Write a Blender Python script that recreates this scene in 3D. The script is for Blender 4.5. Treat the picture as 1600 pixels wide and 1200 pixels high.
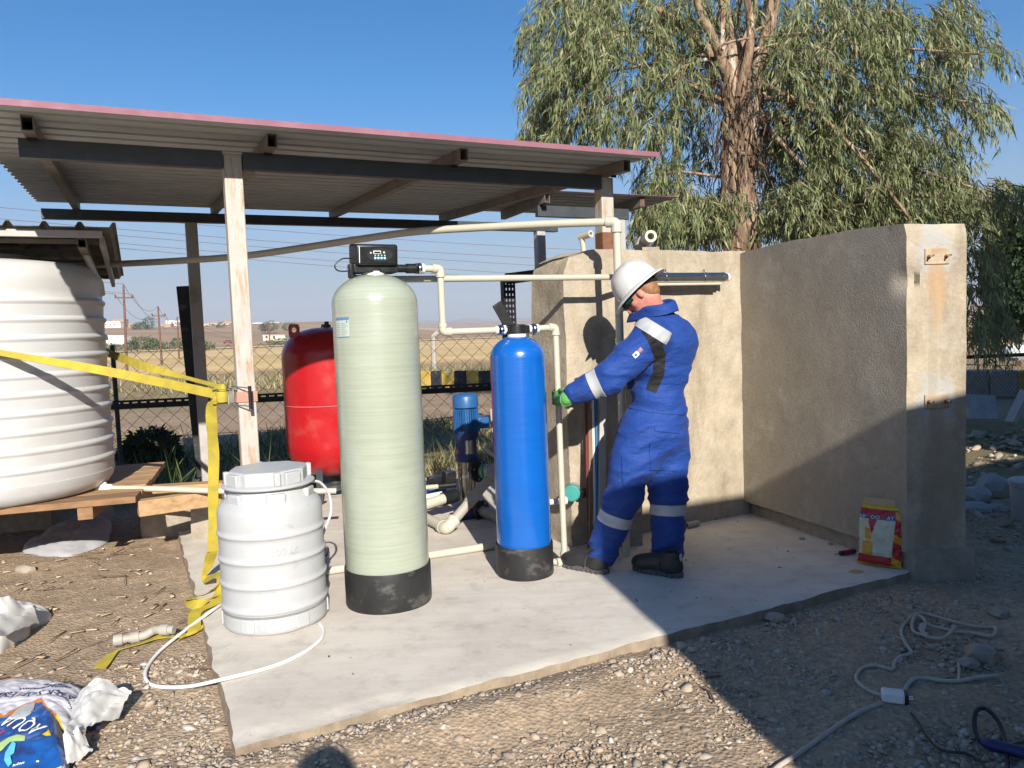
import bpy, bmesh, math, random
import numpy as np
from math import radians, sin, cos, pi, sqrt, atan2
from mathutils import Vector, Matrix, noise

for _o in list(bpy.data.objects):
    bpy.data.objects.remove(_o)
SC = bpy.context.scene
COL = SC.collection
RND = random.Random(7)

# ------------------------------------------------------------------ camera
FPX = 1200.0
CAM = Vector((0, 0, 1.42))
PITCH, ROLL = radians(4.0), 0.037
FWD = Vector((0, cos(PITCH), -sin(PITCH)))
_r0 = Vector((1, 0, 0)); _u0 = Vector((0, sin(PITCH), cos(PITCH)))
UPV = _u0 * cos(ROLL) + _r0 * sin(ROLL)
RT = _r0 * cos(ROLL) - _u0 * sin(ROLL)
cd = bpy.data.cameras.new('camera'); cam = bpy.data.objects.new('camera', cd); COL.objects.link(cam)
cd.sensor_width = 36.0; cd.lens = 36.0 * FPX / 1600.0; cd.clip_start = 0.05; cd.clip_end = 30000
cam.matrix_world = Matrix(((RT.x, UPV.x, -FWD.x, CAM.x), (RT.y, UPV.y, -FWD.y, CAM.y), (RT.z, UPV.z, -FWD.z, CAM.z), (0, 0, 0, 1)))
SC.camera = cam

# ------------------------------------------------------------------ light
SUN_EL = radians(27.0)
LH = Vector((-0.22, 0.9755, 0)).normalized()              # way the sunlight travels over the ground
LDIR = Vector((LH.x * cos(SUN_EL), LH.y * cos(SUN_EL), -sin(SUN_EL)))
SUN_ROT = atan2(-LH.x, -LH.y)
w = bpy.data.worlds.new('World'); SC.world = w; w.use_nodes = True
nt = w.node_tree; nt.nodes.clear()
sky = nt.nodes.new('ShaderNodeTexSky'); sky.sky_type = 'NISHITA'; sky.sun_disc = False
sky.sun_elevation = SUN_EL; sky.sun_rotation = SUN_ROT
sky.altitude = 400; sky.air_density = 1.0; sky.dust_density = 0.4; sky.ozone_density = 4.0
bg = nt.nodes.new('ShaderNodeBackground'); bg.inputs['Strength'].default_value = 0.060
wo = nt.nodes.new('ShaderNodeOutputWorld')
# a band of dusty air low over the horizon, the same all the way round
tc_ = nt.nodes.new('ShaderNodeTexCoord'); sx_ = nt.nodes.new('ShaderNodeSeparateXYZ'); nt.links.new(tc_.outputs['Generated'], sx_.inputs[0])
rp_ = nt.nodes.new('ShaderNodeValToRGB'); rp_.color_ramp.interpolation = 'EASE'
rp_.color_ramp.elements[0].position = 0.0; rp_.color_ramp.elements[0].color = (.85, .85, .85, 1); rp_.color_ramp.elements[1].position = .30; rp_.color_ramp.elements[1].color = (0, 0, 0, 1)
nt.links.new(sx_.outputs[2], rp_.inputs[0])
hs_ = nt.nodes.new('ShaderNodeHueSaturation'); hs_.inputs['Saturation'].default_value = 1.36; hs_.inputs['Value'].default_value = 1.30; nt.links.new(sky.outputs[0], hs_.inputs['Color'])
mx_ = nt.nodes.new('ShaderNodeMix'); mx_.data_type = 'RGBA'; nt.links.new(rp_.outputs[0], mx_.inputs[0]); nt.links.new(hs_.outputs[0], mx_.inputs[6]); mx_.inputs[7].default_value = (3.0, 3.55, 4.75, 1)
nt.links.new(mx_.outputs[2], bg.inputs[0]); nt.links.new(bg.outputs[0], wo.inputs[0])
sl = bpy.data.lights.new('sun', 'SUN'); sl.energy = 5.0; sl.angle = radians(0.55); sl.color = (1.0, 0.945, 0.86)
so = bpy.data.objects.new('sun', sl); COL.objects.link(so)
so.rotation_euler = LDIR.to_track_quat('-Z', 'Y').to_euler(); so.location = (3, -8, 12)
SC.view_settings.view_transform = 'Standard'; SC.view_settings.look = 'None'
SC.view_settings.exposure = 0.78; SC.view_settings.gamma = 1.0; SC.view_settings.use_curve_mapping = False
SC.render.engine = 'CYCLES'
SC.cycles.max_bounces = 6; SC.cycles.diffuse_bounces = 3; SC.cycles.transparent_max_bounces = 6
SC.cycles.use_denoising = True

# ------------------------------------------------------------------ geometry of the place
UX = Vector((0.9003, 0.4352, 0)); VX = Vector((-0.4352, 0.9003, 0)); ZX = Vector((0, 0, 1))   # yard axes, slab and shed
GZ = -0.055                                                                                   # dirt level, slab top is 0

def ray(px, py):
    return FWD + RT * ((px - 800) / FPX) + UPV * ((600 - py) / FPX)
def P(px, py, Y):
    d = ray(px, py); return CAM + d * (Y / d.y)
def G(px, py, z=0.0):
    d = ray(px, py); return CAM + d * ((z - CAM.z) / d.z)
def Q(px, py, v):                                   # on the vertical plane at yard depth v
    d = ray(px, py); return CAM + d * (v / (VX.dot(d)))
def uv(u, v, z=0.0):
    return UX * u + VX * v + ZX * z
def lerp(a, b, t):
    return a + (b - a) * t

class MB:
    def __init__(s):
        s.v = []; s.f = []; s.m = []
    def add(s, vs, fs, mi=0):
        n = len(s.v); s.v.extend(Vector(p) for p in vs)
        s.f.extend([tuple(i + n for i in f) for f in fs]); s.m.extend([mi] * len(fs)); return s
    def box(s, c, size, ax=None, mi=0):             # oriented box
        X, Y, Z = ax or (Vector((1, 0, 0)), Vector((0, 1, 0)), Vector((0, 0, 1)))
        a, b, d = (k / 2 for k in size); c = Vector(c)
        vs = [c + X * (i * a) + Y * (j * b) + Z * (k * d) for i in (-1, 1) for j in (-1, 1) for k in (-1, 1)]
        return s.add(vs, [(0, 1, 3, 2), (4, 6, 7, 5), (0, 4, 5, 1), (2, 3, 7, 6), (0, 2, 6, 4), (1, 5, 7, 3)], mi)
    def bar(s, p, q, wdt, hgt, up=ZX, mi=0):        # rectangular bar from p to q
        p = Vector(p); q = Vector(q); d = (q - p); L = d.length; d.normalize()
        side = d.cross(up)
        if side.length < 1e-4: side = d.cross(Vector((1, 0, 0)))
        side.normalize(); u2 = side.cross(d)
        return s.box((p + q) / 2, (L, wdt, hgt), (d, side, u2), mi)
    def tube(s, pts, r, n=12, cap=True, mi=0):
        pts = [Vector(p) for p in pts]; k = len(pts)
        rs = r if isinstance(r, (list, tuple)) else [r] * k
        t0 = (pts[1] - pts[0]).normalized()
        ref = Vector((0, 0, 1)) if abs(t0.z) < .9 else Vector((1, 0, 0))
        nx = t0.cross(ref).normalized()
        vs = []; 
        for i, p in enumerate(pts):
            t = (pts[min(i + 1, k - 1)] - pts[max(i - 1, 0)])
            t = t.normalized() if t.length > 1e-9 else t0
            nx = (nx - t * nx.dot(t)); nx = nx.normalized() if nx.length > 1e-6 else t.orthogonal().normalized()
            ny = t.cross(nx)
            for j in range(n):
                a = 2 * pi * j / n
                vs.append(p + (nx * cos(a) + ny * sin(a)) * rs[i])
        fs = [(i * n + j, i * n + (j + 1) % n, (i + 1) * n + (j + 1) % n, (i + 1) * n + j) for i in range(k - 1) for j in range(n)]
        if cap:
            fs.append(tuple(range(n - 1, -1, -1))); fs.append(tuple((k - 1) * n + j for j in range(n)))
        return s.add(vs, fs, mi)
    def lathe(s, prof, c, n=48, ax=None, mi=0, cap=True):   # prof [(radius, height)]
        X, Y, Z = ax or (Vector((1, 0, 0)), Vector((0, 1, 0)), Vector((0, 0, 1))); c = Vector(c)
        vs = [c + X * (r * cos(2 * pi * j / n)) + Y * (r * sin(2 * pi * j / n)) + Z * h for r, h in prof for j in range(n)]
        k = len(prof)
        fs = [(i * n + j, i * n + (j + 1) % n, (i + 1) * n + (j + 1) % n, (i + 1) * n + j) for i in range(k - 1) for j in range(n)]
        if cap:
            fs.append(tuple(range(n - 1, -1, -1))); fs.append(tuple((k - 1) * n + j for j in range(n)))
        return s.add(vs, fs, mi)
    def prism(s, poly, z0, z1, mi=0):
        n = len(poly)
        vs = [(p[0], p[1], z0) for p in poly] + [(p[0], p[1], z1) for p in poly]
        fs = [tuple(range(n - 1, -1, -1)), tuple(range(n, 2 * n))] + [(i, (i + 1) % n, n + (i + 1) % n, n + i) for i in range(n)]
        return s.add(vs, fs, mi)
    def ribbon(s, pts, wdirs, wdt, th=0.003, mi=0): # webbing strap
        vs = []; n = len(pts)
        for i, p in enumerate(pts):
            p = Vector(p); wd = Vector(wdirs[i] if isinstance(wdirs, list) else wdirs).normalized()
            t = Vector(pts[min(i + 1, n - 1)]) - Vector(pts[max(i - 1, 0)])
            nn = t.cross(wd); nn = nn.normalized() if nn.length > 1e-6 else Vector((0, 0, 1))
            for a, b in ((-1, -1), (1, -1), (1, 1), (-1, 1)):
                vs.append(p + wd * (a * wdt / 2) + nn * (b * th / 2))
        fs = [(i * 4 + j, i * 4 + (j + 1) % 4, i * 4 + 4 + (j + 1) % 4, i * 4 + 4 + j) for i in range(n - 1) for j in range(4)]
        fs += [(3, 2, 1, 0), (n * 4 - 4, n * 4 - 3, n * 4 - 2, n * 4 - 1)]
        return s.add(vs, fs, mi)

def curve(pts, n=8):                                # Catmull-Rom through points
    pts = [Vector(p) for p in pts]; out = []
    pp = [pts[0] * 2 - pts[1]] + pts + [pts[-1] * 2 - pts[-2]]
    for i in range(1, len(pp) - 2):
        a, b, c, d = pp[i - 1:i + 3]
        for k in range(n):
            t = k / n
            out.append(0.5 * ((2 * b) + (c - a) * t + (2 * a - 5 * b + 4 * c - d) * t * t + (3 * b - a - 3 * c + d) * t ** 3))
    out.append(pts[-1]); return out

def bend(pts, r=0.04, n=5):                         # polyline with rounded corners
    pts = [Vector(p) for p in pts]; out = [pts[0]]
    for i in range(1, len(pts) - 1):
        a = (pts[i - 1] - pts[i]); b = (pts[i + 1] - pts[i]); k = min(r, a.length * .45, b.length * .45)
        p0 = pts[i] + a.normalized() * k; p1 = pts[i] + b.normalized() * k
        for j in range(n + 1):
            t = j / n; out.append(p0 * (1 - t) ** 2 + pts[i] * 2 * t * (1 - t) + p1 * t * t)
    out.append(pts[-1]); return out

def wloc(o):
    v = Vector((0, 0, 0))
    while o is not None:
        v += o.location; o = o.parent
    return v
def tag(o, label=None, cat=None, group=None, kind=None):
    if label: o['label'] = label
    if cat: o['category'] = cat
    if group: o['group'] = group
    if kind: o['kind'] = kind
    return o
def thing(name, loc, label, cat, group=None):
    o = bpy.data.objects.new(name, None); COL.objects.link(o); o.empty_display_size = .1
    o.location = Vector(loc); return tag(o, label, cat, group)
def mesh_from(name, vs, fs, mats, mi=None, smooth=30):
    me = bpy.data.meshes.new(name)
    me.from_pydata([tuple(v) for v in vs], [], fs)
    for m in (mats if isinstance(mats, (list, tuple)) else [mats]): me.materials.append(m)
    if mi is not None and any(mi): me.polygons.foreach_set('material_index', mi)
    me.update()
    if smooth:
        me.polygons.foreach_set('use_smooth', [True] * len(me.polygons))
        try: me.set_sharp_from_angle(angle=radians(smooth))
        except Exception: pass
    return me
def obj(name, mb, mats, parent=None, smooth=35, bevel=0, seg=2, origin=None, sub=0):
    vs = mb.v
    if parent is not None: off = wloc(parent); loc = Vector((0, 0, 0))
    else:
        if origin is None:
            xs = [v.x for v in vs]; ys = [v.y for v in vs]; zs = [v.z for v in vs]
            origin = Vector(((min(xs) + max(xs)) / 2, (min(ys) + max(ys)) / 2, min(zs)))
        off = Vector(origin); loc = off
    me = mesh_from(name, [v - off for v in vs], mb.f, mats, mb.m, smooth)
    o = bpy.data.objects.new(name, me); COL.objects.link(o); o.location = loc
    if parent is not None: o.parent = parent
    if bevel:
        b = o.modifiers.new('bevel', 'BEVEL'); b.width = bevel; b.segments = seg; b.limit_method = 'ANGLE'; b.angle_limit = radians(40)
    if sub:
        b = o.modifiers.new('sub', 'SUBSURF'); b.levels = sub; b.render_levels = sub
    return o
def npmesh(name, V, F, mats, parent=None, smooth=0, loc=(0, 0, 0)):   # numpy arrays, all faces the same size
    me = bpy.data.meshes.new(name); k = F.shape[1]
    me.vertices.add(len(V)); me.vertices.foreach_set('co', np.ascontiguousarray(V, dtype=np.float32).ravel())
    me.loops.add(F.size); me.loops.foreach_set('vertex_index', np.ascontiguousarray(F, dtype=np.int32).ravel())
    me.polygons.add(len(F)); me.polygons.foreach_set('loop_start', np.arange(0, F.size, k, dtype=np.int32))
    me.polygons.foreach_set('loop_total', np.full(len(F), k, dtype=np.int32))
    for m in (mats if isinstance(mats, (list, tuple)) else [mats]): me.materials.append(m)
    me.update(calc_edges=True); me.validate()
    if smooth: me.polygons.foreach_set('use_smooth', [True] * len(me.polygons))
    o = bpy.data.objects.new(name, me); COL.objects.link(o); o.location = loc
    if parent is not None: o.parent = parent
    return o
def text(name, s, size, p, ax, m, parent, extrude=.0008, align='CENTER', off=0):
    """flat print: lettering standing on the plane with axes ax=(right, up, out)"""
    cu = bpy.data.curves.new(name, 'FONT'); cu.body = s; cu.size = size; cu.extrude = extrude; cu.offset = off
    cu.align_x = align; cu.align_y = 'CENTER'; cu.resolution_u = 2
    t = bpy.data.objects.new(name, cu); COL.objects.link(t)
    dg = bpy.context.evaluated_depsgraph_get(); dg.update()
    me = bpy.data.meshes.new_from_object(t.evaluated_get(dg)); bpy.data.objects.remove(t)
    X, Y, Z = ax; off_ = wloc(parent) if parent else Vector((0, 0, 0))
    for v in me.vertices: v.co = Vector(p) + X * v.co.x + Y * v.co.y + Z * v.co.z - off_
    me.materials.clear(); me.materials.append(m); me.name = name
    o = bpy.data.objects.new(name, me); COL.objects.link(o)
    if parent: o.parent = parent
    return o

# ------------------------------------------------------------------ materials
def _new(name):
    m = bpy.data.materials.new(name); m.use_nodes = True; t = m.node_tree; t.nodes.clear()
    out = t.nodes.new('ShaderNodeOutputMaterial'); b = t.nodes.new('ShaderNodeBsdfPrincipled')
    t.links.new(b.outputs[0], out.inputs[0]); return m, t, b
def _c(c): return (c[0], c[1], c[2], 1.0)
def _noise(t, vec, scale, detail=5, rough=.6):
    n = t.nodes.new('ShaderNodeTexNoise'); n.inputs['Scale'].default_value = scale; n.inputs['Detail'].default_value = detail
    n.inputs['Roughness'].default_value = rough
    if vec is not None: t.links.new(vec, n.inputs['Vector'])
    return n.outputs[0]
def _ramp(t, fac, stops):
    r = t.nodes.new('ShaderNodeValToRGB'); e = r.color_ramp.elements
    while len(e) > 1: e.remove(e[-1])
    e[0].position = stops[0][0]; e[0].color = _c(stops[0][1])
    for p, c in stops[1:]:
        k = e.new(p); k.color = _c(c)
    t.links.new(fac, r.inputs[0]); return r.outputs[0]
def _mix(t, fac, a, b, mode='MIX'):
    m = t.nodes.new('ShaderNodeMix'); m.data_type = 'RGBA'; m.blend_type = mode
    for s, v in ((m.inputs[0], fac), (m.inputs[6], a), (m.inputs[7], b)):
        if hasattr(v, 'is_output'): t.links.new(v, s)
        elif isinstance(v, (int, float)): s.default_value = v
        else: s.default_value = _c(v)
    return m.outputs[2]
def _coord(t, stretch=(1, 1, 1), world=False):
    mp = t.nodes.new('ShaderNodeMapping'); mp.inputs['Scale'].default_value = stretch
    if world:
        g = t.nodes.new('ShaderNodeNewGeometry'); t.links.new(g.outputs['Position'], mp.inputs[0])
    else:
        tc = t.nodes.new('ShaderNodeTexCoord'); t.links.new(tc.outputs['Object'], mp.inputs[0])
    return mp.outputs[0]
def _bump(t, b, h, strength, dist):
    bp = t.nodes.new('ShaderNodeBump'); bp.inputs['Strength'].default_value = strength; bp.inputs['Distance'].default_value = dist
    t.links.new(h, bp.inputs['Height']); t.links.new(bp.outputs[0], b.inputs['Normal']); return bp
def mat(name, col, rough=.6, metal=0.0, var=.12, vs=6, bump=.2, bs=80, bd=.002, col2=None, s2=3, lo=.5, hi=.65,
        stretch=(1, 1, 1), stretch2=None, spec=.5, rvar=.1, coat=0, world=False, col3=None, s3=9, lo3=.6, hi3=.66, fine=0):
    m, t, b = _new(name); vec = _coord(t, stretch, world)
    n1 = _noise(t, vec, vs)
    c = _ramp(t, n1, [(.3, [k * (1 - var) for k in col]), (.7, [min(1, k * (1 + var)) for k in col])])
    if col2 is not None:
        v2 = _coord(t, stretch2, world) if stretch2 else vec
        f = _ramp(t, _noise(t, v2, s2, 6, .65), [(lo, (0, 0, 0)), (hi, (1, 1, 1))]); c = _mix(t, f, c, col2)
    if col3 is not None:
        f = _ramp(t, _noise(t, vec, s3, 8, .7), [(lo3, (0, 0, 0)), (hi3, (1, 1, 1))]); c = _mix(t, f, c, col3)
    if fine:
        c = _mix(t, 1.0, c, _ramp(t, _noise(t, vec, 38, 8, .75), [(.32, (1 - fine,) * 3), (.62, (1 + fine * .35,) * 3)]), 'MULTIPLY')
        c = _mix(t, 1.0, c, _ramp(t, _noise(t, vec, 14, 8, .7), [(.28, (1 - fine * .7,) * 3), (.5, (1.0,) * 3)]), 'MULTIPLY')
    t.links.new(c, b.inputs['Base Color'])
    rr = _ramp(t, _noise(t, vec, vs * 2.3), [(.3, [max(0, rough - rvar)] * 3), (.7, [min(1, rough + rvar)] * 3)])
    t.links.new(rr, b.inputs['Roughness'])
    b.inputs['Metallic'].default_value = metal; b.inputs['Specular IOR Level'].default_value = spec
    b.inputs['Coat Weight'].default_value = coat; b.inputs['Coat Roughness'].default_value = .08
    if bump: _bump(t, b, _noise(t, vec, bs, 6), bump, bd)
    return m
def mat_island(name, stops, rough=.8, noise_s=40, nv=.25, bump=.3, bs=120, bd=.002, trans=0.0):
    m, t, b = _new(name)
    g = t.nodes.new('ShaderNodeNewGeometry')
    c = _ramp(t, g.outputs['Random Per Island'], stops)
    vec = _coord(t)
    n = _ramp(t, _noise(t, vec, noise_s), [(.3, (1 - nv,) * 3), (.7, (1 + nv * .4,) * 3)])
    c = _mix(t, 1.0, c, n, 'MULTIPLY'); t.links.new(c, b.inputs['Base Color'])
    b.inputs['Roughness'].default_value = rough; b.inputs['Specular IOR Level'].default_value = .35
    if bump: _bump(t, b, _noise(t, vec, bs), bump, bd)
    if trans:
        out = [n_ for n_ in t.nodes if n_.type == 'OUTPUT_MATERIAL'][0]
        tr = t.nodes.new('ShaderNodeBsdfTranslucent'); t.links.new(c, tr.inputs[0])
        mx = t.nodes.new('ShaderNodeMixShader'); mx.inputs[0].default_value = trans
        t.links.new(b.outputs[0], mx.inputs[1]); t.links.new(tr.outputs[0], mx.inputs[2]); t.links.new(mx.outputs[0], out.inputs[0])
    return m

M = {}
M['concrete'] = mat('slab concrete', (.60, .545, .465), .9, var=.10, vs=2.2, bump=.35, bs=45, bd=.004, col2=(.47, .425, .36), s2=1.7, lo=.50, hi=.74,
                    col3=(.60, .56, .50), s3=11, lo3=.56, hi3=.72)
def slab_mat():
    m, t, b = _new('trowelled slab concrete'); v = _coord(t, (1, 1, 1), True)
    mp = t.nodes.new('ShaderNodeMapping'); mp.inputs['Rotation'].default_value = (0, 0, -.4505 + .35); mp.inputs['Scale'].default_value = (1.1, 9, 1); g = t.nodes.new('ShaderNodeNewGeometry'); t.links.new(g.outputs['Position'], mp.inputs[0])
    c = _ramp(t, _noise(t, v, 1.6, 6, .65), [(.30, (.49, .44, .375)), (.5, (.585, .53, .455)), (.72, (.64, .59, .51))])
    c = _mix(t, 1.0, c, _ramp(t, _noise(t, mp.outputs[0], 1.7, 6, .6), [(.32, (.94, .937, .93)), (.62, (1.03, 1.03, 1.03))]), 'MULTIPLY')
    c = _mix(t, 1.0, c, _ramp(t, _noise(t, v, 7, 7, .7), [(.28, (.80, .79, .77)), (.48, (1.02, 1.02, 1.02))]), 'MULTIPLY')
    c = _mix(t, _ramp(t, _noise(t, v, 34, 4, .6), [(.685, (0, 0, 0)), (.73, (.75, .75, .75))]), c, (.20, .16, .12))
    c = _mix(t, _ramp(t, _noise(t, v, 3.1, 8, .75), [(.60, (0, 0, 0)), (.72, (.45, .45, .45))]), c, (.37, .32, .26))
    c = _mix(t, _ramp(t, _noise(t, v, 9.5, 3, .5), [(.735, (0, 0, 0)), (.76, (.6, .6, .6))]), c, (.66, .56, .36))
    t.links.new(c, b.inputs['Base Color']); b.inputs['Roughness'].default_value = .9; b.inputs['Specular IOR Level'].default_value = .25
    ad = t.nodes.new('ShaderNodeMath'); ad.operation = 'MULTIPLY_ADD'; t.links.new(_noise(t, mp.outputs[0], 9, 6, .7), ad.inputs[0]); ad.inputs[1].default_value = .35; t.links.new(_noise(t, v, 60, 5, .7), ad.inputs[2])
    _bump(t, b, ad.outputs[0], .3, .004); return m
M['concrete'] = slab_mat()
M['wall'] = mat('cast concrete', (.40, .335, .24), .92, var=.20, vs=3.4, bump=.7, bs=42, bd=.008, col2=(.20, .15, .10), s2=2.3, lo=.45, hi=.72,
                stretch2=(1.5, 1.5, .40), col3=(.47, .415, .335), s3=5, lo3=.48, hi3=.78, fine=.13)
M['render'] = mat('rough cement render', (.37, .32, .245), .95, var=.12, vs=2.6, bump=.6, bs=95, bd=.006, col2=(.30, .265, .215), s2=1.3, lo=.45, hi=.7,
                  col3=(.45, .405, .335), s3=4, lo3=.52, hi3=.75, fine=.13)
M['slab_side'] = mat('dirt stained slab side', (.30, .235, .165), .95, var=.25, vs=9, bump=.8, bs=50, bd=.008, col2=(.20, .15, .105), s2=6, lo=.45, hi=.65)
M['block'] = mat('weathered block', (.33, .28, .22), .95, var=.2, vs=14, bump=.8, bs=70, bd=.008)
M['post'] = mat('rust flecked white paint', (.43, .40, .355), .6, var=.09, vs=9, bump=.15, bs=60, col2=(.38, .22, .10), s2=4.0, lo=.50, hi=.66, stretch2=(7, 7, 1.1),
                col3=(.33, .15, .05), s3=20, lo3=.66, hi3=.72)
M['steel_dark'] = mat('dark grey primer', (.045, .052, .058), .5, var=.2, vs=9, bump=.1, bs=90, col2=(.09, .06, .045), s2=8, lo=.62, hi=.75)
M['steel_black'] = mat('black slotted steel', (.012, .012, .014), .55, var=.25, vs=15)
M['rust'] = mat('rusty steel', (.16, .07, .035), .85, var=.3, vs=25, bump=.4, bs=120)
M['steel'] = mat('brushed steel', (.55, .55, .54), .22, metal=1.0, var=.05, vs=30, bump=.03, stretch=(1, 1, .05), rvar=.05)
M['sheet_under'] = mat('dusty sheet underside', (.40, .415, .42), .62, var=.12, vs=3, bump=.05, col2=(.33, .335, .33), s2=2.2, lo=.5, hi=.7, stretch2=(.5, 3, 3))
M['sheet_pink'] = mat('faded red sheet paint', (.235, .095, .125), .65, var=.08, vs=5, bump=.05, col2=(.27, .125, .155), s2=6, lo=.5, hi=.7)
M['sheet_grey'] = mat('grey sheet', (.10, .095, .09), .6, var=.2, vs=4)
M['white_poly'] = mat('white polyethylene', (.53, .53, .525), .42, var=.03, vs=2, bump=.08, bs=140, bd=.001, col2=(.48, .455, .415), s2=1.6, lo=.5, hi=.72, spec=.4)
M['white_barrel'] = mat('scuffed white barrel', (.43, .435, .435), .45, var=.04, vs=5, bump=.15, bs=120, bd=.001, col2=(.40, .405, .40), s2=3.5, lo=.52, hi=.7,
                        col3=(.34, .34, .33), s3=13, lo3=.60, hi3=.72)
M['black_plastic'] = mat('black moulded plastic', (.012, .012, .013), .38, var=.2, vs=12, bump=.12, bs=150, bd=.001)
M['black_rubber'] = mat('scuffed black rubber base', (.016, .016, .016), .55, var=.3, vs=8, bump=.2, bs=60, col2=(.15, .14, .125), s2=7, lo=.55, hi=.80, stretch2=(1, 1, 1.6))
M['pvc'] = mat('cream pipe plastic', (.50, .47, .375), .38, var=.05, vs=7, bump=.03, col2=(.40, .36, .29), s2=5, lo=.6, hi=.8)
M['pvc_grey'] = mat('dusty grey pipe', (.36, .33, .28), .6, var=.12, vs=9, bump=.1)
M['white_plastic'] = mat('white plastic', (.75, .74, .70), .4, var=.05, vs=8, bump=.04)
M['red_paint'] = mat('glossy red enamel', (.40, .010, .014), .30, var=.08, vs=3, bump=.04, bs=30, col2=(.40, .12, .08), s2=3.0, lo=.58, hi=.9, col3=(.55, .30, .2), s3=30, lo3=.66, hi3=.8)
M['motor_blue'] = mat('motor blue enamel', (.02, .10, .27), .4, var=.12, vs=9, bump=.1)
M['dark_blue'] = mat('navy casting', (.012, .025, .10), .5, var=.12, vs=9, bump=.1)
M['teal'] = mat('teal cap', (.045, .27, .24), .5, var=.08, vs=9, bump=.05)
M['green_ring'] = mat('green pipe ring', (.05, .26, .13), .5, var=.1)
M['yellow_web'] = mat('yellow webbing', (.44, .345, .035), .8, var=.14, vs=14, bump=.5, bs=260, bd=.002, col2=(.31, .245, .05), s2=9, lo=.5, hi=.75)
M['pink_web'] = mat('faded pink webbing', (.42, .22, .16), .85, var=.1, vs=14, bump=.4, bs=260)
M['wood'] = mat('sun bleached plank', (.42, .26, .13), .8, var=.22, vs=5, bump=.35, bs=40, stretch=(.5, 5, 5), col2=(.25, .14, .07), s2=4, lo=.5, hi=.72)
M['wood_dark'] = mat('weathered dark plank', (.24, .135, .065), .85, var=.28, vs=5, bump=.4, bs=40, stretch=(.5, 5, 5), col2=(.36, .23, .13), s2=4, lo=.55, hi=.75)
M['bark'] = mat('peeling pale bark', (.34, .235, .15), .9, var=.3, vs=4, bump=.9, bs=14, bd=.03, stretch=(4, 4, .7), col2=(.15, .085, .05), s2=2.4, lo=.46, hi=.58, col3=(.58, .48, .37), s3=1.6, lo3=.56, hi3=.62)
M['twig'] = mat('brown twigs', (.13, .08, .05), .9, var=.3, vs=12)
M['sack'] = mat('woven white sack', (.56, .55, .52), .6, var=.05, vs=6, bump=.35, bs=220, bd=.0015, stretch=(1, 1, 1))
M['sack_print'] = None
M['wire'] = mat('rusty fence wire', (.05, .035, .025), .7, metal=.3, var=.25, vs=20, bump=0)
M['hose'] = mat('white hose', (.75, .74, .72), .4, var=.03)
M['cable'] = mat('dusty white cable', (.44, .38, .31), .6, var=.12, vs=20, col2=(.42, .24, .17), s2=4, lo=.55, hi=.7)
M['brick_dirt'] = mat('dusty rock', (.33, .28, .22), .95, var=.25, vs=10, bump=.7, bs=40, bd=.01)
# ================================================================== ground and far land
def sstep(a, b, x):
    t = np.clip((x - a) / (b - a), 0, 1); return t * t * (3 - 2 * t)
def fnoise(x, y, s, seed=0):
    rs = np.random.RandomState(seed); o = np.zeros_like(x)
    for k in range(7):
        a = rs.uniform(0, 2 * pi); f = s * rs.uniform(.6, 2.2)
        o += np.sin((x * np.cos(a) + y * np.sin(a)) * f + rs.uniform(0, 6.28)) / 7
    return o
def land_z(X, Y):
    r = np.sqrt(X * X + Y * Y); az = np.degrees(np.arctan2(X, np.maximum(Y, 1e-6)))
    left = 1 - sstep(-14, -3, az)
    z = GZ - 1.65 * sstep(20, 80, r) + (15 * left + 4) * sstep(430, 820, r) + 46 * sstep(800, 4200, r)
    z += sstep(400, 700, r) * (1.6 * fnoise(X, Y, .012, 3) + 10 * sstep(1500, 4000, r) * fnoise(X, Y, .0016, 4))
    z += .06 * sstep(6, 14, r) * fnoise(X, Y, .9, 5)
    return z
def _mr(t, v, a, b):
    n = t.nodes.new('ShaderNodeMapRange'); t.links.new(v, n.inputs[0]); n.inputs[1].default_value = a; n.inputs[2].default_value = b; return n.outputs[0]
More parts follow.
